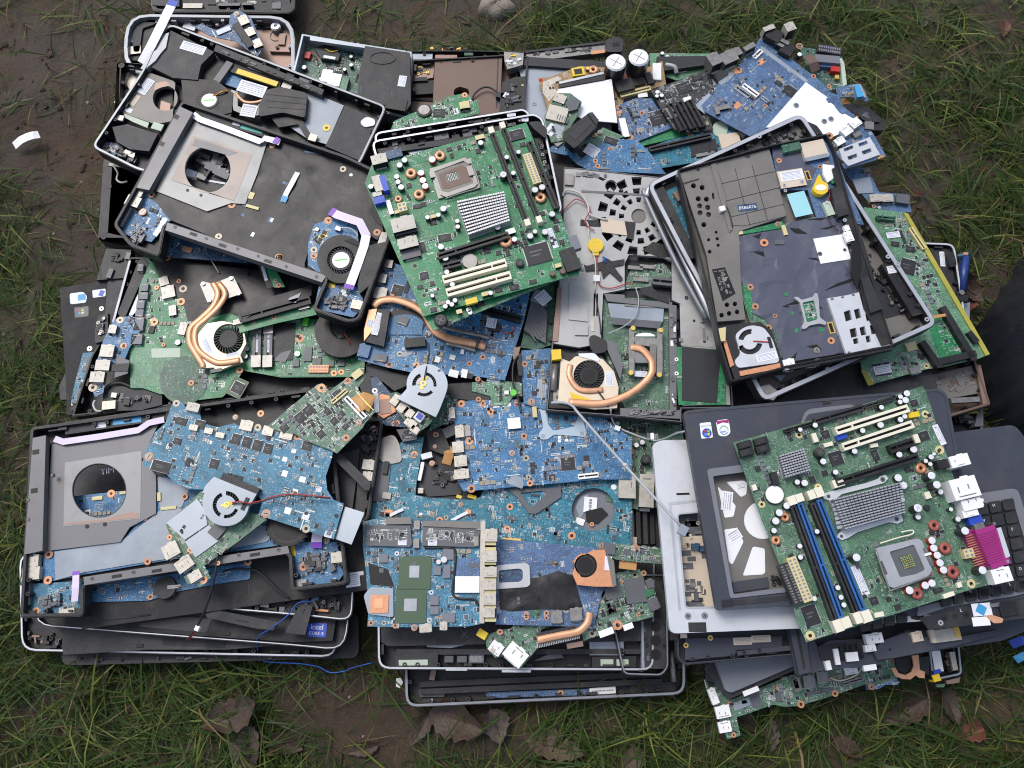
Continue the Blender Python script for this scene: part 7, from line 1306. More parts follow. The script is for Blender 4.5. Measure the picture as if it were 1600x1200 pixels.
t = T('circuit_board', 'green board with two big grey chips below the orange fan', 'circuit board', 96,(640,420),((500,580),(760,480)), group=GB)
t.board(GREEN2,[(585,300),(710,278),(745,372),(785,385),(770,500),(700,520),(660,525),(560,580),(500,592),(450,612),(440,560),(480,500),(430,400),(540,410)]); t.fill(200); t.chips([(690,378,96,112,-8),(588,380,80,70,-12)], m=CHIPG, h=2); t.poly('dark_notch', FANB, [(640,410),(670,420),(672,450),(640,440)],1.7,2.2); t.rings([(728,298,16),(624,337,12),(692,410,14),(520,425,18),(608,538,22),(490,577,22),(704,488,12)]); t.ports([(555,572,68,30,-20),(657,545,46,26,-20)], m=WHITE, h=5, slit=False); t.ports([(757,345,34,40),(775,440,50,50)], m=CHIPG, h=5); t.chips([(755,390,40,30)], m=GREEN, h=3)
t = T('circuit_board', 'ragged green board with a white module hanging off the bottom centre', 'circuit board', 90,(140,600),((80,620),(260,560)), tilt=(.05, .02), group=GB)
t.board(GREEN2,[(-5,590),(60,560),(110,555),(170,505),(215,460),(255,475),(265,510),(310,540),(250,560),(235,600),(240,640),(160,740),(85,680),(40,690),(0,640)]); t.fill(60); t.ports([(45,645,60,52,35),(135,675,100,76,40)], m=WHITE, h=5); t.rings([(60,570,14)]); t.poly('dark_disc', FANB, arc(228,500,36, n=20),1.7,2.2); t.box('yellow_tag', YELLOW, -20,580,46,36,2,7,30); t.box('small_port', CREAM, 30,655,20,20,6,7,35)
t = T('heat_pipe', 'bent copper heat pipe with grey fins at the bottom centre of the pile', 'heat pipe', 106,(350,590),((235,615),(440,560)))
t.tube('pipe', COPPER, [(235,608,8),(330,588,8),(420,570,8),(455,545,8),(473,515,8),(478,480,8)],5.2, flat=.45); t.poly('fin_block', BLK2,[(230,575),(410,540),(415,570),(240,605)],-4,5); g = G(); [g.prism(t.LP([(232 + q * 8,618 - q * 1.9),(236 + q * 8,617 - q * 1.9),(240 + q * 8,645 - q * 1.9),(236 + q * 8,646 - q * 1.9)],5),-.006, .005, ALU) for q in range(25)]; t.out(g, 'fins'); t.box('copper_foot', ROSE, 410,630,76,24,-10,-4,-10)

# ================================================================== right stack, upper
O('H')
t = T('laptop_chassis', 'light grey rimmed laptop base behind the yellow-edged board', 'laptop part', 40,(1220,400),((1160,232),(1260,236)), group=GL)
t.tray(rq([(1000,225),(1280,236),(1330,560),(1330,700),(1000,700)],40),24,12, BLK2, BLK, WPAINT); t.poly('palm', BLK2,[(1160,258),(1255,262),(1290,470),(1180,470)],3,16); t.stickers([(1222,310,22,74,3)], z=16.4, rows=2); t.poly('side_bar', BLK, rq([(1245,280),(1275,275),(1290,340),(1260,350)],10),8,24)
t = T('battery_cell', 'blue cylindrical battery cell beside the yellow-edged board at the right', 'battery', 60,(1318,380))
t.tube('cell_body', mat('navy_cell_wrap', (.012, .035, .16), .35),[(1330,300,6),(1312,460,0)],7); t.tube('cell_cap', DBLUE, [(1290,300,6),(1345,285,8)],4); g = G(); x, y = t.L((1313,464),8); g.cyl(x, y, 12 * t.k, 0, .008, STEEL, 14); t.out(g, 'terminal'); t.box('black_clip', BLK, 1315,490,50,30,-4,6); t.box('orange_tab', ORANGE, 1330,285,20,12,8,12)
t.poly('grey_panel', SHEET, [(1310,520),(1350,510),(1348,590),(1335,600)],-12,-8)
t = T('laptop_chassis', 'brown stained laptop base under the yellow-edged board at the right', 'laptop part', 56,(1300,920),((1150,850),(1380,790)), group=GL)
t.tray(rq([(1000,820),(1372,760),(1450,985),(1200,1060),(1000,1060)],16),24,14, BROWN, BLK2, BROWN); t.poly('brown_plate', MAGB, [(1160,850),(1370,800),(1400,930),(1230,960),(1170,900)],4,16); t.box('metal_bar', STEEL, 1330,962,130,24,16,23,-3); t.poly('rose_edge', ROSE, [(1378,800),(1400,800),(1438,980),(1410,985)],12,23.4); t.clutter([(1170,850),(1360,810),(1390,910),(1220,940)],16,16,(MAGB, BROWN, STEEL),(.5,2),(5,20))
t = T('laptop_chassis', 'dark laptop edge with a yellow strip below the brown stained base at the right', 'laptop part', 34,(1340,1060),((1250,1020),(1400,1015)), group=GL)
t.tray([(1180,1005),(1410,1000),(1412,1090),(1500,1300),(1180,1300)],22,14, BLK, BLK, MAG); t.box('yellow_strip', YEDGE, 1345,1020,84,8,20,26,-2); t.poly('grey_end', CHIPG, [(1385,1020),(1410,1018),(1412,1085),(1372,1085)],6,24); t.clutter([(1270,1030),(1370,1030),(1370,1080),(1270,1080)],12,8,(BLK2, CHIPG, MAG),(3,10),(6,20))
t = T('circuit_board', 'long pale green board with a yellow edge at the right of the pile', 'circuit board', 100,(1150,520),((880,890),(1390,770)), tilt=(-.03,0), group=GB)
t.board(GREEN3,[(860,70),(1045,96),(1060,100),(1170,290),(1440,750),(1390,772),(1220,812),(1150,820),(880,895),(850,830),(800,500)]); t.fill(320, poly=[(900,100),(1050,110),(1160,300),(1240,520),(1140,560),(1060,300)]); t.fill(200, poly=[(880,890),(860,830),(1100,690),(1180,820)]); t.poly('clear_green', GREEN, [(1150,600),(1230,570),(1350,760),(1220,800)],1.7,1.95); t.bz = 2; t.fill(60, poly=[(1190,600),(1230,580),(1320,740),(1230,740)]); t.bz = 1.6
t.poly('yellow_edge', YEDGE, [(1042,94),(1064,100),(1175,290),(1442,750),(1424,758),(1160,305)],1.7,4); t.poly('yellow_edge', YEDGE, [(846,828),(866,824),(905,890),(880,897)],1.7,3); t.slot((1075,165),(1140,262),24, YCREAM, 5, name='edge_connector')
g = G()
for a, b in (((1225,530),(1372,775)),((1130,690),(1215,810)),((1205,785),(1380,745))):
    p, q = Vector(t.L(a, 12)), Vector(t.L(b, 12)); d = q - p; c = (p + q) / 2; g.box(c.x, c.y, d.length, 30 * t.k, .0016 + .0004 * (a[0] > 1210), .012 - .0003 * (a[0] < 1200), BLK, math.atan2(d.y, d.x))
t.out(g, 'slot_frame'); t.box('black_latch', BLK, 1366,670,26,60,1.6,9,-30); t.chips([(1063,345,70,76,18),(1075,265,44,30,10),(1005,240,40,26,10),(1125,760,30,24,10),(945,820,76,60,-8)]); t.ports([(1098,825,50,30,-10)], m=STEEL, h=5); t.stickers([(945,822,80,40,-10),(995,198,66,30,-8)], z=3, rows=2); t.rings([(890,873,14),(1148,806,14),(880,845,10)], m=YCREAM); t.rings([(1148,296,12)], m=SILVER); t.ports([(1080,715,50,40,-15)], m=YCREAM, h=4, slit=False); t.slot((920,115),(1005,122),20, DGREEN, 8); t.box('orange_strip', FLEX, 1200,575,80,14,12,13,-10)
t = T('circuit_board', 'dark green scrap board with white cables in the right hand gap', 'circuit board', 72,(880,900), group=GB)
t.board(DGREEN, [(640,900),(860,870),(1060,880),(1060,960),(650,990)]); t.fill(80); t.stickers([(905,917,90,30,3)], rows=2); t.tube('white_cable', WIREW, [(680,950,8),(700,928,10),(740,925,10),(770,935,8)],1.6); t.ports([(745,900,50,40,-20),(785,895,30,40,-10)], m=CHIPG, h=8); t.caps([(806,885,14,10)], top=YCREAM); t.poly('white_bits', WHITE, [(700,910),(730,905),(735,918),(705,920)],2,4); t.poly('brown_bit', BROWN, [(980,880),(1060,870),(1060,900),(985,905)],2,12)

O('D')
t = T('laptop_chassis', 'silver-rimmed laptop base under the open dark laptop on the right', 'laptop', 138,(500,1100),((-100,870),(575,540)), group=GL)
t.tray(rq([(-150,850),(572,520), cv('H', (1205,612)), cv('H', (395,975)),(30,1200)],46),24,22, MAGB, BLK2, SILVER); H = lambda *p: cv('H', *p)
t.poly('speaker_bar', BLK, H((940,335),(1000,318),(1148,560),(1085,575)),3,18); t.stickers([(*H((990,358)),44,36,-8)], z=18, rows=2); t.poly('dark_patch', SHEETB, H((895,412),(955,398),(1045,562),(960,585)),2.2,3); t.poly('rear_floor', MAGB, [(160,720),(540,570),(600,600),(640,650),(440,690)],2.2,8); t.clutter([(200,715),(520,585),(600,640),(430,680)],22,8,(MAGB, BLK2, FANB),(1,4),(4,14)); t.poly('black_hinge', BLK, rq([(590,560),(640,580),(670,620),(620,625),(600,600)],10),6,22); t.chips([(300,720,60,20,25)], m=BLK, h=4, z=8); t.clutter(H((820,200),(900,300),(1090,590),(1030,610),(880,380)),30,3,(MAGB, BLK2, FANB),(1,6),(4,16)); t.poly('lower_floor', SHEETB, H((470,930),(840,780),(1000,720),(1010,700),(980,690),(480,880)),2.2,8); t.poly('left_wall', BLK2,[(-110,880),(-70,860),(90,1190),(50,1200)],3,16); t.bp = t.LP([(-60,870),(20,870),(160,1180),(90,1190)],8)
t.board(TEAL, [(-70,890),(20,850),(180,1200),(100,1220)], z0=6); t.fill(60); t.ports([(-75 + 20 + 55,905,30,50,-25),(*cv('G', (880,180)),44,40,-15),(*cv('G', (905,245)),34,28,-15)], m=ROSE, h=8); t.ports([(*cv('G', (830,60)),30,50,-20)], m=CREAM, h=6); t.rings([(*cv('G', (945,280)),12),(*cv('G', (866,130)),9)]); t.poly('silver_corner', STEEL, H((380,900),(420,890),(470,930),(440,965),(400,950)),10,23.5); t.poly('grey_flag', SHEET, H((445,850),(500,845),(475,875)),9,12)
for q in ((374,633), *H((692,822),(970,300),(1015,335),(1150,590))): g = G(); x, y = t.L(q, 24); g.ring(x, y, .0014, .0034, .0235, .0250, SILVER, 14); t.out(g, 'rim_lug')
t = T('silver_rail', 'rounded silver rail along the left edge of the silver-rimmed laptop on the right', 'laptop part', 150, cv('G', (860,240)))
O('G'); t.tube('rail', SILVER, [(742,20,-2),(760,-20,0),(780,20,2),(860,190,3),(960,400,3),(1045,575,2),(1090,650,-2)],5.5, flat=.7); t.tube('rail', RIMG, [(732,-10,-6),(740,30,-6),(880,330,-6),(1020,585,-6)],4)
O('D')
t = T('laptop_chassis', 'open brown-grey laptop base with columns of holes and shiny torn film', 'laptop', 166,(500,1050),((0,790),(690,625)), group=GL)
OUTR = [(-6,782),(150,742),(428,668),(690,616),(728,690), *[H(q) for q in ((852,250),(1000,712),(520,808),(245,880),(190,700),(165,570))]]
t.tray(rq(OUTR, 14),22,9, MAGB, BLK, BLK, bosses=False)
t.poly('wing', MAGB, [(6,800),(150,760),(420,690),(430,720),(500,1000),(280,1070), *[H(q) for q in ((290,430),(310,590),(180,600))],(130,1180)],9,16,[arc(x, y, 12, n=14) for x, y in ((70,860),(110,868),(92,920),(130,922),(98,953),(136,960),(100,985),(140,993),(118,1040))] + [arc(x, y, r, n=10) for x, y, r in ((175,1075,7),(180,1105,8),(140,1110,8),(184,1135,8),(145,1165,9))] + [arc(*H(q),11, n=14) for q in ((225,522),(262,518),(200,570),(235,562),(272,555))] + [[(155,893),(165,893),(168,922),(158,922)]])
t.poly('wing_groove', BLK2,[(10,850),(95,825),(96,832),(12,858)],16,16.3); t.poly('ridge', MAGB, [(150,760),(172,752),(250,1060),(236,1075),(160,800)],16,18)
t.poly('side_pocket', FANB, H((155,358),(215,348),(265,470),(205,505)),14,16.3); t.bp = t.LP(H((165,365),(210,358),(250,470),(205,490)),16.6); t.bz = 16.6; t.fill(40, dark=.9, silk=False)
t.poly('drive_bay', MAGB, rq([(185,792),(418,738),(500,1000),(300,1045),(238,1040),(222,905)],14),14,17); g = G()
for a, b in (((262,780),(330,1040)),((340,762),(412,1018)),((200,850),(440,795)),((222,930),(470,868)),((240,1005),(490,945))): p, q = Vector(t.L(a, 17)), Vector(t.L(b, 17)); d = q - p; c = (p + q) / 2; g.box(c.x, c.y, d.length, .0008, .0165, .0174, BLK2, math.atan2(d.y, d.x))
t.out(g, 'bay_grooves'); t.box('bay_label', DBLUE, 320,960,90,34,17,17.4,-5); t.text('B5B6R76', 320,960,22, PAPER, 17.5,-5); t.box('white_clip', WHITE, 204,964,26,24,16,22); t.tube('bay_wire', WIREB, [(225,960,19),(240,1000,19),(250,1050,18)],1); t.rings([(90,780,10),(320,715,16)], z=17.5, m=BLK2)
t.poly('rear_board', BLUE2,[(432,680),(560,655),(580,660),(700,640),(790,880),(860,1040),(640,1010),(600,880),(470,875),(452,800)],8,12); t.poly('dark_film', MYLB, [(436,690),(560,670),(575,740),(640,780),(600,870),(475,870)],12,12.4); t.box('green_slot', DGREEN, 525,680,90,40,12,20,-12); t.ports([(630,692,116,92,-12)], m=BEIGE, z=12, h=6, slit=False); t.box('slot_lip', SHEET, 642,728,110,20,18,18.5,-12); t.rings([(466,743,14),(655,772,12),(690,752,10)], z=12.6)
t.ports([(525,825,122,90,-8)], m=BEIGE, z=12, h=4, slit=False); t.stickers([(525,812,108,50,-8)], z=16.2, rows=4); t.box('gold_frame', GOLD, 600,812,22,50,12,13,-10); t.box('gold_hole', FANB, 600,812,12,38,13,13.3,-10); t.box('cyan_label', PALEC, 562,944,84,122,12.6,13,-12); t.rings([(495,883,9),(490,856,9),(572,840,9)], z=16.6, m=SILVER)
g = G(); P = t.LP(rq([(652,800),(668,840),(694,850),(694,885),(670,902),(635,895),(620,870),(634,845)],14),22); g.prism(P, .013, .022, YELLOW); P = t.LP(arc(660,868,26, n=18, ry=14),22.4); g.prism(P, .022, .0225, WHITE); t.out(g, 'coin_cell_pouch')
t.tube('pouch_wire', WIRER, [(690,870,18),(700,900,16),(690,940,14)], .8); t.tube('pouch_wire', WIREB, [(695,980,14),(705,1030,16),(740,1070,16)], .8); t.poly('white_sleeve', WHITE, [(668,760),(720,765),(725,820),(690,845),(672,810)],12,17); t.box('green_piece', GREEN, 716,830,26,40,12,16); t.ports([(697,965,36,70,0)], m=LGREENF, z=12, h=6)
t.poly('black_bar', BLK2,[(705,870),(755,862),(790,990),(740,1005)],10,24); t.poly('right_bezel', BLK, [(712,780),(738,770), *H((880,300),(985,700),(940,710),(860,540),(820,300),(770,130))],10,20); t.poly('right_block', BLK2, H((845,400),(880,390),(945,540),(890,560)),20,25); t.poly('torn_edge', FANB, H((800,190),(830,200),(850,330),(830,450),(800,370)),18,21); t.ports([(*H((780,166)),26,26),(*H((790,205)),36,50)], m=WHITE, z=18, h=5); t.rings([(*H((807,270)),9),(*H((770,130)),9)], z=20.6, m=SILVER)
O('H')
t.poly('mainboard', GREEN2,[(230,200),(480,150),(700,100),(800,170),(860,450),(930,700),(500,790),(330,600),(280,440)],8,11); t.poly('green_strip', GREEN, [(295,180),(480,135),(490,155),(470,168),(300,195)],11,13); t.ports([(264,192,70,18,-10),(492,176,18,50,-10)], m=YCREAM, z=11, h=4, slit=False)
TEARS = [[(515,165),(560,170),(600,195),(540,190)],[(600,125),(690,118),(660,130)],[(345,275),(395,275),(400,300)],[(480,530),(540,505),(560,515),(560,525),(500,535)],[(670,460),(740,420),(805,400),(800,415),(720,440)],[(345,205),(385,190),(375,215)],[(600,305),(640,305),(655,320)],[(655,170),(740,150),(690,172)],[(525,765),(550,740),(540,772)],[(595,715),(640,705),(665,730)]]
t.film('shiny_film', MYLB, [(232,215),(300,200),(480,172),(520,140),(700,108),(770,160),(806,300),(800,370),(835,450),(900,600),(930,700),(770,745),(490,790),(440,640),(400,590),(340,560),(300,430),(245,330)],12.2,1.6,17, soft=False, holes=[arc(608,545,40, n=16, ry=62)])
[t.poly('film_tear', FANB, p, 12.4,13.1) for p in TEARS]; [t.poly('film_opening', GREEN, arc(x, y, r, n=12),12.4,13.1) for x, y, r in ((583,332,12),(500,473,10),(622,447,12),(547,640,10),(478,664,12),(528,560,9),(662,637,12))]
t.poly('green_show', GREEN, [(296,430),(330,438),(345,520),(340,590),(315,540)],12.6,13); t.rings([(397,235,22),(276,238,12),(333,440,15),(356,530,16),(418,628,18),(707,688,17),(641,733,16),(461,148,14),(446,573,10)], z=13.2); t.box('grey_slot', CHIPG, 468,232,44,22,12.5,14,3)
g = G(); t.gbox(g, WPLATE, 712,263,142,126,12.6,13.8,-8); t.out(g, 'white_plate'); t.rings([(655,286,11),(770,268,8)], z=14, m=CHIPG)
t.poly('processor_bracket', ALUL, rq([(532,488),(552,484),(570,500),(625,484),(632,466),(645,470),(650,500),(655,580),(668,590),(686,602),(680,616),(655,608),(605,618),(592,632),(574,634),(572,620),(585,600),(562,510)],8),13,17,[rq([(574,512),(628,500),(646,588),(596,604)],8)]); t.poly('processor', GREEN, [(576,514),(627,502),(644,586),(598,601)],12.6,14); t.bz = 14; t.bp = t.LP([(580,520),(622,510),(636,580),(600,590)],14); t.fill(30, silk=False, dark=.2)
SL = [[(765,555),(795,545),(805,590),(775,600)],[(812,545),(838,538),(848,580),(822,588)],[(865,565),(882,560),(890,592),(872,598)],[(792,635),(822,628),(830,668),(800,675)],[(838,628),(862,620),(872,660),(846,665)],[(886,618),(904,614),(912,655),(894,660)],[(808,680),(830,675),(836,700),(812,705)],[(866,668),(886,663),(892,692),(872,698)]]
t.poly('card_cage', WPAINT, [(690,492),(780,478),(836,464),(858,548),(885,540),(915,546),(986,708),(900,722),(778,752),(740,640)],13,18, SL); t.poly('cage_floor', FANB, [(700,500),(830,480),(850,555),(910,555),(975,700),(790,740)],12.6,13.4); g = G(); [t.gbox(g, CHIPG, x, y, 12,8,17.8,18.3,-15) for x, y in ((712,495),(760,487),(810,476),(930,640),(790,742),(960,700))]; t.out(g, 'cage_tabs'); t.box('gold_frame', GOLD, 708,628,26,54,12.6,13.6,-10); t.box('gold_hole', FANB, 708,628,14,42,13.6,13.9,-10); t.ports([(1100 - 455,785,26,24)], m=CHIPG, z=10, h=8)
t.poly('fan_base', BLK, [(182,625),(260,612),(380,602),(432,640),(490,805),(262,872)],6,16); t.poly('fan_housing', WPAINT, rq([(262,660),(300,628),(340,616),(395,626),(435,680),(455,738),(470,788),(275,815),(258,780),(290,750)],20),16,19.5,[arc(335,692,58,190,275,12) + arc(335,692,34,275,190,12), arc(330,692,60,10,155,16) + arc(330,692,36,155,10,16)]); t.rotor(332,690,60,17, hub=.5); t.stickers([(410,762,92,34,-12)], z=19.6, rows=3); t.poly('copper_strip', ORANGE, [(208,695),(222,690),(258,800),(240,812)],16,18); t.poly('copper_strip', ORANGE, [(282,830),(470,792),(474,815),(288,852)],16,19); t.tube('fan_wire', WIRER, [(345,690,20),(380,692,21),(420,695,20)], .8); t.box('clip', BLK, 425,695,14,50,18,21,-8); t.poly('yellow_plug', YCREAM, [(186,632),(220,625),(218,690),(195,690)],16,22)
t.ports([(514,797,50,46,-8)], m=WHITE, z=10, h=8); t.ports([(616,795,66,22,-5)], m=STEEL, z=10, h=6); t.poly('front_wall', BLK, [(490,805),(780,755),(995,712),(992,728),(520,822)],8,19)

# ================================================================== right stack, lower
O('Q')
t = T('circuit_board', 'green laptop board sticking out over the grass at the lower right, with steel ports', 'circuit board', 46,(560,850),((440,905),(860,815)), group=GB)
t.board(GREEN2,[(118,792),(185,800),(240,885),(330,850),(520,770),(700,740),(940,690),(1010,690),(1000,790),(880,828),(868,812),(700,870),(560,912),(490,917),(440,906),(330,945),(270,965),(287,1050),(226,1067),(185,960),(140,870)]); t.fill(260); t.ports([(163,868,34,70,-20),(207,940,66,52,-12),(216,1010,56,46,-10)], m=WHITE, h=7); t.ports([(551,815,34,56,0),(606,800,52,54,-5),(668,780,52,48,-5),(545,900 - 90,20,40)], m=STEEL, h=8); t.rings([(567,905,17),(725,855,17),(893,823,17),(256,1047,14),(920,740,15),(990,706,12),(238,902,10)])
t.slot((765,812),(855,785),18, STEEL, 5); t.poly('pale_plate', SHEET, [(248,900),(330,872),(345,905),(260,938)],1.7,2.6); t.chips([(358,885,50,66,-15),(465,870,30,40,-15),(630,850,70,14,-12),(690,838,60,14,-12)], m=CHIPG, h=1.5); t.tube('arc_wire', BEIGE, [(700,780,5),(750,795,6),(820,770,6),(850,735,6)],1.2); t.ports([(800,745,60,40,-10),(880,735,50,30,-10)], m=WHITE, h=6); t.box('dark_jack', BLK, 150,810,20,30,1.6,7)
t = T('circuit_board', 'small blue board beside the fork-shaped copper heat pipe, lower right', 'circuit board', 44,(940,800),((870,800),(1010,780)), group=GB)
t.board(BLUE2,[(865,790),(1010,765),(1020,815),(960,815),(925,835),(870,838)]); t.rings([(893,824,18)]); t.fill(20); t.box('pale_bar', SHEET, 925,800,120,16,1.6,3,-6)
t = T('heat_pipe', 'copper heat pipe ring shaped like a fork at the lower right', 'heat pipe', 56,(1060,740))
t.poly('copper_plate', COPPER, [(985,738),(1005,735),(1020,760),(1050,770),(1078,755),(1090,725),(1082,680),(1112,676),(1118,745),(1142,755),(1140,785),(1115,782),(1100,770),(1075,790),(1040,788),(1005,775)],0,3); t.poly('dark_hollow', BLK, [(1005,690),(1080,690),(1085,730),(1050,765),(1015,745)],-6,-2); t.poly('black_fin', BLK, [(1112,690),(1165,680),(1160,770),(1120,745)],-4,1)
t = T('laptop_chassis', 'small silver-rimmed open frame with yellow and white plugs at the lower right corner', 'laptop part', 36,(1235,720),((1170,690),(1300,655)), group=GL)
t.tray(rq([(1150,600),(1300,590),(1318,770),(1175,800)],24),20,12, BLK, BLK2, SHEET); t.box('white_plug', WHITE, 1200,705,40,90,4,18,-4); t.box('white_plug', CREAM, 1276,705,24,80,4,16,-4); t.box('yellow_plug', YELLOW, 1196,783,34,30,6,21); t.box('blue_plug', VBLUE, 1195,755,44,16,8,20); t.clutter([(1225,660),(1260,660),(1265,760),(1225,770)],12,4,(STEEL, BLK2, COPPER),(3,10),(4,12)); t.poly('rose_tab', ROSE, [(1240,795),(1305,780),(1300,805),(1245,812)],6,12); t.poly('green_tab', GREEN2,[(1190,812),(1235,810),(1230,826),(1195,826)],2,4)
t = T('cable', 'bunch of blue plastic scraps on the grass at the far lower right', 'scrap', 12,(1590,650))
t.strip('scrap', VBLUE, [(1540,630,6),(1590,610,16),(1650,625,6)],40); t.strip('scrap', CYAN, [(1560,700,4),(1600,680,12),(1650,700,6)],36)
t = T('palm_rest', 'grey touchpad plate with a thick dark edge, leaning out at the lower right', 'laptop part', 70,(350,760),((170,700),(530,655)), group=GL)
t.poly('side', BLK2,[(150,690),(172,695),(240,845),(545,725),(545,745),(235,882),(205,850),(120,740)],-10,-2); t.poly('plate', PALMG, rq([(168,700),(545,655),(548,722),(245,852),(218,842)],16),-2,6); t.poly('dark_wall', BLK, [(120,715),(160,705),(200,820),(125,790)],-12,-4); t.strip('white_strip', WHITE, [(300,858,0),(370,830,0)],22, th=2)
t = T('laptop_chassis', 'dark laptop base with two paper labels under the white laptop frame', 'laptop', 108,(260,640),((20,705),(530,690)), group=GL)
t.tray(rq([(-8,300),(900,280),(900,640),(540,678),(25,724),(-6,690)],26),18,9, PALM, BLK2, PALM); t.poly('bar', PALM, [(30,600),(480,590),(480,640),(270,655),(260,680),(30,700)],8,13); t.stickers([(297,613,84,32,-2),(383,602,88,30,-2)], z=13.4, m=BEIGE, rows=2); t.rings([(148,598,13),(35,632,13)], z=13.6, m=GOLD); t.box('corner_bracket', BEIGE, 25,588,30,20,13,18); t.rings([(68,695,9),(137,685,9),(305,665,9),(375,655,9)], z=18.4, m=BLK); t.poly('front_lip', PALM, [(270,660),(520,632),(520,655),(275,680)],13,17.6)
t = T('palm_rest', 'dark slate laptop lower case with white latches and long ridges', 'laptop part', 120,(900,640),((560,720),(1500,560)), tilt=(-.04,0), group=GL)
t.poly('case', PALM, [(505,555),(600,555),(645,640),(700,610),(860,602),(960,605),(1060,560),(1240,560),(1500,500),(1620,490),(1620,560),(1500,610),(1200,655),(960,700),(880,735),(700,740),(600,765),(545,765)],0,6); t.poly('pillar', PALM, [(512,540),(590,545),(612,755),(560,770)],6,14); t.poly('pillar_groove', BLK, [(545,560),(556,560),(590,740),(578,745)],14,14.4); t.poly('ridge', PALM, [(900,650),(960,605),(1060,570),(1070,590),(1250,600),(1480,560),(1490,580),(1260,640),(1000,690),(920,700)],6,13); t.poly('recess', BLK2,[(650,640),(850,605),(860,690),(660,700)],6,8)
t.poly('latch_slot', FANB, [(735,640),(830,625),(862,690),(750,705)],8,8.4); t.box('white_latch', WHITE, 805,685,56,40,8.4,12,-5); t.box('white_latch', WHITE, 735,685,22,70,8,12,-5); t.box('white_latch', WHITE, 695,725,24,40,6,12); t.ports([(908,600,80,44,-8),(890,645,50,30,-8)], m=WHITE, z=6, h=9); t.box('white_tab', WHITE, 888,735,60,24,4,9,-8); t.ports([(1107,592,50,44,-10)], m=BEIGE, z=6, h=10); t.ports([(1240,585,136,56,-8)], m=CREAM, z=6, h=12, slit=False); t.box('gold_end', GOLD, 1292,572,26,46,12,19,-8); t.box('cream_end', BEIGE, 1180,590,20,56,12,18.6,-8); g = G(); [t.gbox(g, BLK, 755 + q * 26,648 - q * 3,12,18,8.2,11,-8) for q in range(4)]; t.out(g, 'latch_teeth'); t.rings([(770,628,6),(980,652,6)], z=13.3, m=FANB); t.box('window', SHEETB, 700,665,70,40,8,8.3,-8)
O('L')
t = T('laptop_chassis', 'dark slate laptop base with a black keyboard at the right edge', 'laptop', 148,(1450,700),((1280,345),(1560,310)), tilt=(-.02,0), group=GL)
t.poly('base', PALM, rq([(1100,365),(1555,306),(1600,360),(1720,560),(1800,1080),(1500,1150),(1200,1180),(1000,1200)],40),0,14); t.poly('keyboard_frame', PALMG, rq([(1230,650),(1545,602),(1572,610),(1590,660),(1700,1060),(1560,1100),(1250,1150),(1100,1200)],30),14,17); t.poly('keyboard_well', BLK, [(1260,690),(1550,660),(1660,1030),(1240,1120),(1120,1150)],17,17.6)
KX, KY = Vector((.985,-.17)), Vector((.20, .98)); n = 0
for i in range(7):
    for j in range(9):
        p = Vector((1285,718)) + KX * (i * 62) + KY * (j * 62)
        if not inside(p, [(1260,690),(1560,668),(1670,1060),(1560,1080),(1230,1130)]): continue
        o = t.poly('key', BLK2, rq([tuple(p + KX * a + KY * b) for a, b in ((-27,-26),(27,-26),(27,26),(-27,26))],8,2),17.6,21); t.text(random.Random(i * 9 + j).choice('QWERTYUIOPASDFGHJKL'), p.x - 8, p.y - 6,18, PAPER, 21.02,-10, o, 'key_legend') if (i + j) % 3 == 0 else None
O('Q')
for i in range(13):
    p = Vector((865 + i * 57,548 - i * 13.5)) if i < 4 else Vector((1240 + (i - 4) * 58,432 - (i - 4) * 12)); o = t.poly('key', BLK2, rq([(p.x - 24, p.y - 22),(p.x + 22, p.y - 30),(p.x + 26, p.y + 16),(p.x - 20, p.y + 24)],8,2),10 if i < 4 else 18,14 if i < 4 else 21)
t.poly('key_plate', BLK2,[(1120,505),(1222,478),(1600,412),(1640,410),(1640,500),(1500,520),(1160,562)],17,19)
for q in ((1232,508,16),(1280,497,16),(1332,490,16)): t.rings([q], z=19.2, m=BLK)
t.rings([(1214,528,12)], z=19.2, m=SILVER); t.box('blue_white_sticker', PAPER, 1405,466,86,54,19,19.4,-4); t.box('sticker_print', CYAN, 1402,466,40,40,19.4,19.6,30); t.box('white_sticker', WHITE, 1402,521,78,38,18,19.3,-4); t.poly('copper_strip', COPPER, rq([(1425,495),(1450,490),(1505,508),(1500,528),(1460,530)],8),19.4,21); t.ports([(1468,445,40,16,-8)], m=STEEL, z=19, h=3, slit=False); t.box('big_key', BLK, 1530,465,80,56,19,22,-8); t.text('L', 1308,470,20, PAPER, 19.1,-8)

# ---- white laptop frame, dark palm rest and dull green motherboard
O('P')
t = T('laptop_chassis', 'white laptop frame with a rectangular opening and two screws, right of the pile', 'laptop', 150,(1100,300),((880,555),(1450,550)), group=GL)
FR = rq([(768,-300),(810,-318),(2060,-330), *cv('Q', (1225,420),(1222,515)),(1500,552),(850,578)],34)
OP = rq([(880,20),(1010,8),(1330,-10),(1420,455),(918,462)],20)
t.poly('frame', WPAINT, FR, 0,10,[OP]); g = G(); g.prism(t.LP(OP, 10.6), .0098, .0106, SILVER, [inset(t.LP(OP, 10.6), .0022)]); t.out(g, 'opening_lip')
t.poly('inner_step', SILVER, rq([(842,-30),(1000,-45),(1000,-34),(858,-18),(900,470),(890,470)],6),10,10.4); t.box('slot', FANB, 910,-69,62,10,9.9,10.3,-2)
for q in ((933,497),(1010,495)): g = G(); x, y = t.L(q, 10); g.cyl(x, y, 15 * t.k, .0095, .0107, RIMG, 18); g.box(x, y, 18 * t.k, .0007, .0105, .0109, BLK2, .7); g.box(x, y, 4 * t.k, .004, .0105, .011, BLK2, .7); t.out(g, 'screw')
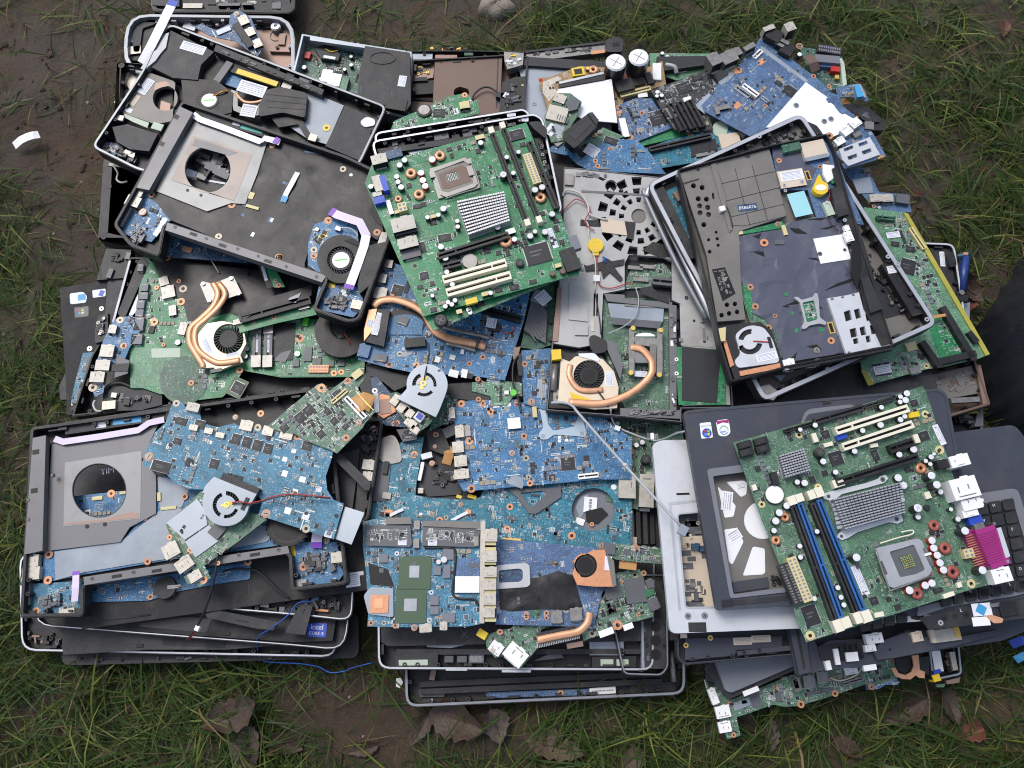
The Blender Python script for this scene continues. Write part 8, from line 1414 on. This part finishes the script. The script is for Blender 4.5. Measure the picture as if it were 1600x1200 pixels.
t.box('hinge_notch', BLK2,977,548,80,42,4,10.6); t.poly('hinge_notch', BLK2, cv('Q', (1070,482),(1130,478),(1140,510),(1105,515),(1080,510)),4,10.6)
t.poly('shield_floor', BEIGE, [(860,-20),(1340,-40),(1440,480),(900,480)],-14,-10); g = G()
for x_, y_, w_, h_ in ((935,55,90,60),(975,90,110,70),(925,205,46,26),(950,232,40,22),(928,265,60,30),(955,335,24,20),(930,335,20,16),(945,365,40,26),(935,395,50,20),(965,400,36,60),(1006,385,22,24),(985,345,20,20),(955,440,90,24),(1010,200,30,60),(930,120,30,20)): t.gbox(g, CHIPG, x_, y_, w_, h_, -10.4,-9.6,-2)
t.out(g, 'shield_openings'); t.ports([(970,175,40,30),(1000,185,30,24)], m=DBLUE, z=-10, h=6); t.rings([(930,168,12)], z=-9, m=BROWN); t.clutter([(890,40),(1000,30),(1010,450),(920,455)],16,-10,(BEIGE, STEEL, BLK2),(1,4),(4,10))
O('L')
t = T('palm_rest', 'big dark slate laptop palm rest with two round-cornered stickers, under the dull green motherboard', 'laptop part', 176,(600,600),((60,240),(1210,140)), tilt=(0, .015), group=GL)
PR = rq([(22,246),(60,238),(1205,138),(1245,165),(1345,720),(1250,1050),(560,1145),(178,1168)],26)
BAY = rq([(160,545),(330,522),(560,500),(640,1040),(255,1092)],10)
t.poly('palm', PALM, PR, 0,12,[BAY]); g = G(); q = t.LP(PR, 12.8); g.prism(q, .0118, .0128, PALM, [inset(q, .004)]); t.out(g, 'edge_lip'); g = G(); q = t.LP(rq([(132,512),(330,488),(590,465),(680,1062),(240,1112)],14),14); g.prism(q, .0121, .014, PALMG, [t.LP(BAY, 14)]); t.out(g, 'bay_frame')
t.poly('bay_floor', MAGB, [(150,530),(580,480),(660,1070),(240,1100)],-8,-2); g = G()
for P in (rq([(182,592),(228,640),(266,682),(255,732),(214,738)],8), rq([(222,572),(300,565),(320,575),(314,630),(290,642)],8), rq([(212,792),(268,785),(302,848),(250,955),(234,942)],8), rq([(345,870),(400,880),(402,990),(392,1000),(298,1006)],10), arc(392,748,88, n=24)): g.prism(t.LP(P, -1.4),-.0021,-.0014, WPLATE)
t.out(g, 'white_windows'); t.stickers([(225,660,50,90,10),(260,820,60,50,-30),(290,590,30,40,80)], z=-1.3, m=WPLATE, rows=2); t.poly('dark_strip', PALM, [(250,1035),(415,1012),(420,1060),(255,1085)],-2,2); t.clutter([(420,1000),(470,1000),(480,1050),(430,1055)],10,-2,(BLK, BLK2),(1,5),(3,9))
t.poly('front_step', BLK2,[(255,1120),(500,1098),(505,1120),(258,1142)],12,13); t.poly('front_step', BLK, [(200,1118),(250,1115),(256,1148),(205,1156)],12,13.2)
t.poly('touchpad', PALMG, rq([(562,310),(585,250),(608,234),(800,212),(826,225),(850,245)],14),12,12.6); t.poly('touchpad_surface', PALM, rq([(580,300),(600,258),(790,228),(812,240)],10),12.6,13)
s = t.poly('system_sticker', PAPER, rq([(98,300),(150,294),(160,366),(106,372)],6),12,12.4); g = G(); x, y = t.L((132,345),12.8); g.cyl(x, y, 22 * t.k, .0124, .0128, VBLUE, 18); t.out(g, 'sticker_emblem', s)
g = G(); [t.gbox(g, c, 132 + a, 345 + b, 11,11,12.7,13.1,10) for c, a, b in ((RED, -7,-7),(LIME, 7,-8),(CYAN, -6,7),(YELLOW, 8,6))]; t.out(g, 'four_colour_flag', s); t.text('Windows Vista', 125,312,9, INK, 12.5,-8, s)
s = t.poly('processor_sticker', WHITE, rq([(172,288),(232,280),(242,345),(220,362),(186,358)],14),12,12.4); t.poly('magenta_band', PINK, [(174,290),(232,283),(233,300),(205,296),(180,306)],12.4,12.7, par=s); t.tube('swoosh', TEALL, [(190,330,12.6),(205,312,12.8),(226,320,12.8),(230,335,12.6)], .5, par=s); t.tube('swoosh', CYAN, [(194,340,12.6),(210,352,12.8),(230,342,12.8)], .5, par=s); t.text('intel', 208,338,16, VBLUE, 12.7,-8, s)
t.box('latch', BLK, 688,204,36,12,11,13.4,-5)
O('V')
t = T('motherboard', 'dull green desktop motherboard with blue memory slots and a magenta printer port, lower right', 'motherboard', 196,(650,600),((50,290),(890,42)), tilt=(0, .02), group=GB)
t.board(GREEN2,[(44,290),(250,232),(890,38),(905,60),(1185,925),(1110,945),(372,1182),(340,1110),(250,830),(160,600),(100,440)])
t.fill(560, dark=.5, avoid=([(680,720),(900,700),(950,920),(740,950)],[(500,500),(820,440),(820,660),(530,740)]))
for tr in ([(560,740),(700,690)],[(570,755),(710,700)],[(690,700),(800,670)],[(120,420),(240,480)],[(600,360),(600,420)],[(660,980),(760,930)]): t.tube('trace', GREEN3,[(*tr[0],1.6),(*tr[1],1.6)], .3)
t.slot((505,238),(828,135),36, IVORY, 11, key=.22, name='card_slot'); t.slot((535,310),(848,206),36, IVORY, 11, key=.22, name='card_slot'); t.slot((505,468),(872,352),34, BLK, 11, key=.2, name='card_slot'); t.ports([(515,470,50,36,-17)], m=IVORY, h=10, slit=False); t.slot((745,320),(850,285),40, BLK, 10, name='card_slot'); t.slot((410,195),(625,132),30, BLK2,8, name='drive_connector'); t.slot((275,238),(405,200),16, BLK, 7, name='pin_header'); t.slot((630,130),(760,92),18, BLK2,7, name='pin_header'); t.slot((690,108),(770,82),14, BLK2,6, name='pin_header')
for a, b, m in (((312,572),(500,1085), BLK2),((342,560),(528,1072), SBLUE),((398,560),(600,1060), BLK2),((428,545),(628,1040), SBLUE)): t.slot(a, b, 26, m, 10, key=.55, name='memory_slot')
for x_, y_, w_, h_ in ((308,548,36,40),(342,536,34,36),(396,522,32,40),(430,510,36,44),(515,1108,38,50),(550,1094,40,44),(605,1072,36,46),(640,1066,44,48)): t.box('slot_clip', IVORY, x_, y_, w_, h_, 1.6,15,-18)
t.conn(343,900,42,196, YCREAM, 2,12,12, a=-18); t.conn(305,920,50,178, BLK2,2,14,10, a=-18, pin=STEEL, name='drive_connector')
for i in range(2):
    for j in range(2): t.conn(98 + i * 72 + j * 8,298 + j * 34 - i * 16,62,30, BLK, 1,1,9, a=-15, pin=BLK2, name='sata_connector')
t.heatsink([(250,345),(362,312),(392,415),(278,448)],10,9, H=14, base=3, m=ALUL, fill=.6)
g = G(); [g.prism(t.LP(p, 5), .0016, .005, WPAINT) for p in ([(440,520),(480,508),(640,470),(690,452),(700,440),(725,434),(738,450),(720,470),(640,492),(530,520),(500,545),(470,548),(450,540)],[(520,690),(560,672),(640,655),(795,612),(804,640),(780,652),(740,645),(600,690),(560,715),(530,726),(508,712)])]; t.out(g, 'heatsink_clip'); t.rings([(470,530,10),(712,455,11),(528,708,9),(775,632,9)], z=5.2, m=CHIPG)
t.heatsink([(490,540),(800,462),(815,605),(545,680)],18,12, H=18, base=4, m=ALU)
g = G(); [g.strip([t.L3((487 + q * 4,570 + q * 20,12)), t.L3((545 + q * 4,560 + q * 20,12))], .004, .001, ALUL) for q in range(6)]; t.out(g, 'heatsink_side_fins')
t.tube('wire_loop', IVORY, [(700,740,8),(780,715,10),(840,700,10),(850,685,10),(835,682,9),(795,690,8)], .9)
t.box('socket_base', MAGB, 815,828,200,180,1.4,6,-17); t.poly('socket_frame', ALUL, rq([(686,760),(868,718),(888,728),(934,860),(918,884),(762,940),(738,930),(680,775)],10),6,9,[rq([(742,778),(852,745),(902,858),(860,878),(790,892)],8)]); t.box('socket_bed', CHIPG, 822,820,136,122,6,7,-17); t.conn(824,822,58,56, DGREEN, 6,6,5.8, a=-17, pin=GOLD, name='contact_centre'); t.tube('lever', STEEL, [(680,770,9),(740,938,10),(762,946,10),(930,882,9)],1.2); t.ports([(715,850,16,60,-17),(915,800,18,80,-17)], m=STEEL, z=4, h=5, slit=False); t.box('lever_tip', WHITE, 915,788,30,10,9,11,-15)
t.chips([(505,360,58,62,-15),(392,1062,64,84,-17),(855,112,32,30,-15),(897,260,46,42,-15),(680,345,30,50,-17),(458,252,36,34,-15),(675,996,34,34,-17),(155,405,24,24,-15),(825,410,28,24,-15),(780,1025,26,22,-17),(430,360,20,20),(960,950,40,20,-17),(740,990,20,20,-17),(400,455,26,34,-17),(455,425,26,24,-17)], h=1.8)
g = G(); x, y = t.L((230,522),7); g.cyl(x, y, 42 * t.k, .0016, .005, BLK2,24); g.cyl(x, y, 40 * t.k, .005, .0072, WPLATE, 24); t.out(g, 'coin_cell')
CW = [(822,70,15),(816,100,15),(793,85,11),(791,108,11),(708,132,11),(412,212,12),(345,232,10),(812,172,12),(793,187,13),(704,210,15),(624,236,12),(588,328,13),(503,422,12),(448,374,14),(365,470,15),(332,466,12),(852,320,16),(788,343,14),(930,354,12),(906,372,10),(926,386,10),(942,340,8),(783,447,17),(807,481,17),(800,545,12),(872,622,12),(285,572,15),(252,603,16),(236,640,16),(228,683,12),(420,687,11),(343,752,11),(346,802,11),(408,987,11),(513,938,11),(527,981,11),(540,1015,11),(972,510,12),(1018,588,9),(1050,632,12)]
t.caps([(*c, 9) for c in CW], top=CAPW); t.caps([(932,437,17,20),(956,478,17,20),(871,582,18,18),(1082,684,17,20),(1160,860,17,20),(597,803,17,18)], top=CAPW)
t.caps([(934,727,16,9),(942,761,16,9),(958,793,16,9),(970,827,16,9),(986,859,16,9),(834,950,17,9),(904,928,16,9),(934,918,16,9)], top=CAPW, sleeve=RED); t.caps([(434,332,22,12),(912,580,14,4),(935,690,12,4)], top=BLK2)
t.coils([(944,660,24),(992,762,26),(1026,868,28),(868,965,24)], m=mat('red_brown_coil', (.30, .08, .06), .45, var=.3)); t.coils([(278,622,20),(238,726,20),(884,404,24)], m=ORANGE); t.rings([(338,256,19),(902,163,18),(966,323,20),(424,490,18),(172,566,18),(1107,920,20),(388,1152,22)], m=YCREAM); t.rings([(635,727,9),(888,648,9),(990,914,9)], m=GREEN2)
t.box('yellow_plug', YELLOW, 852,165,50,24,1.6,8,-10); t.box('blue_plug', VBLUE, 530,263,50,24,1.6,7,-17); t.ports([(410,268,22,42,-15),(470,298,42,18,-15),(674,302,36,18,-10),(864,272,24,40,-15),(914,525,26,30),(140,490,20,26),(1055,925,20,22),(1008,970,50,18,-17),(697,1058,40,20,-10)], m=IVORY, h=5, slit=False); t.conn(1098,784,44,40, YCREAM, 2,2,10, a=-10); t.stickers([(600,345,40,44,-17)], m=GREEN3, rows=2); t.stickers([(612,905,34,130,-18),(965,255,28,96,-18)], m=PAPER, rows=2); t.stickers([(540,745,30,60,-15)], m=GREEN3, rows=1)
t.box('dark_coil', BLK, 232,450,30,60,1.6,10,-10); t.box('audio_jack', BLK, 985,384,60,40,1.6,14,-12); t.ports([(1057,370,88,52,-13,16),(1080,492,120,92,-13,22),(1110,560,90,56,-13,18),(1105,605,70,30,-13,16)], m=WHITE); t.ports([(1150,548,26,14,-13),(1150,566,26,14,-13)], m=WHITE, h=17, slit=False); t.box('video_port', VBLUE, 1128,635,60,36,1.6,14,-13)
t.box('printer_port', PINK, 1205,755,92,172,2,19); g = G(); [t.gbox(g, PINK, 1178 + q * 3.1,690 + q * 10.8,78,4,18.8,20) for q in range(13)]; t.out(g, 'port_ribs'); t.box('printer_port_base', PINK, 1135,765,58,172,1.6,9); g = G(); [t.gbox(g, GOLD, 1112 + q * 3.1,702 + q * 10.8,62,3,9,11) for q in range(13)]; t.out(g, 'port_pins'); t.poly('port_shell', WPAINT, [(1222,672),(1240,668),(1282,798),(1262,806)],2,20); t.ports([(1145,665,46,30,-15),(1212,848,50,30,-15)], m=STEEL, h=14, slit=False); t.ports([(1245,882,84,62,-12,16)], m=WHITE); t.caps([(1272,828,7,16),(1212,652,7,16)], top=STEEL, sleeve=STEEL); t.rings([(1270,820,6)], z=19, m=SILVER)

# ---- cores of the pile: earlier laptops the upper ones lie on
O('')
for z, pts, h, lab in ((6,[(600,720),(1080,700),(1080,1000),(590,1010)],60, 'black laptop base buried under the teal boards'),(6,[(640,230),(1080,230),(1100,620),(560,640)],74, 'black laptop base buried under the big green motherboard'),(6,[(200,120),(600,130),(600,380),(200,380)],34, 'black laptop base buried under the taped laptop'),
                       (6,[(170,420),(600,420),(600,660),(150,660)],36, 'black laptop base buried under the board with twin copper pipes'),(6,[(60,700),(540,680),(520,960),(70,960)],20, 'black laptop base buried deep in the lower left stack'),(6,[(1070,280),(1300,290),(1400,420),(1470,620),(1100,650)],84, 'black laptop base buried under the shiny torn film laptop'),
                       (6,[(1090,680),(1540,680),(1540,1000),(1100,1000)],92, 'black laptop base buried under the white laptop frame'),(6,[(1440,690),(1590,690),(1640,960),(1500,970)],136, 'black laptop base buried under the keyboard at the right edge'),(6,[(820,110),(1280,110),(1300,240),(820,240)],34, 'black laptop base buried under the boards at the top')):
    t = T('laptop_chassis', lab, 'laptop part', z, (sum(p[0] for p in pts) / 4, sum(p[1] for p in pts) / 4), group=GL); t.poly('base_shell', BLK, rq(pts, 20),0, h - 12); t.poly('lid', BLK2, rq(pts, 24), h - 12, h)
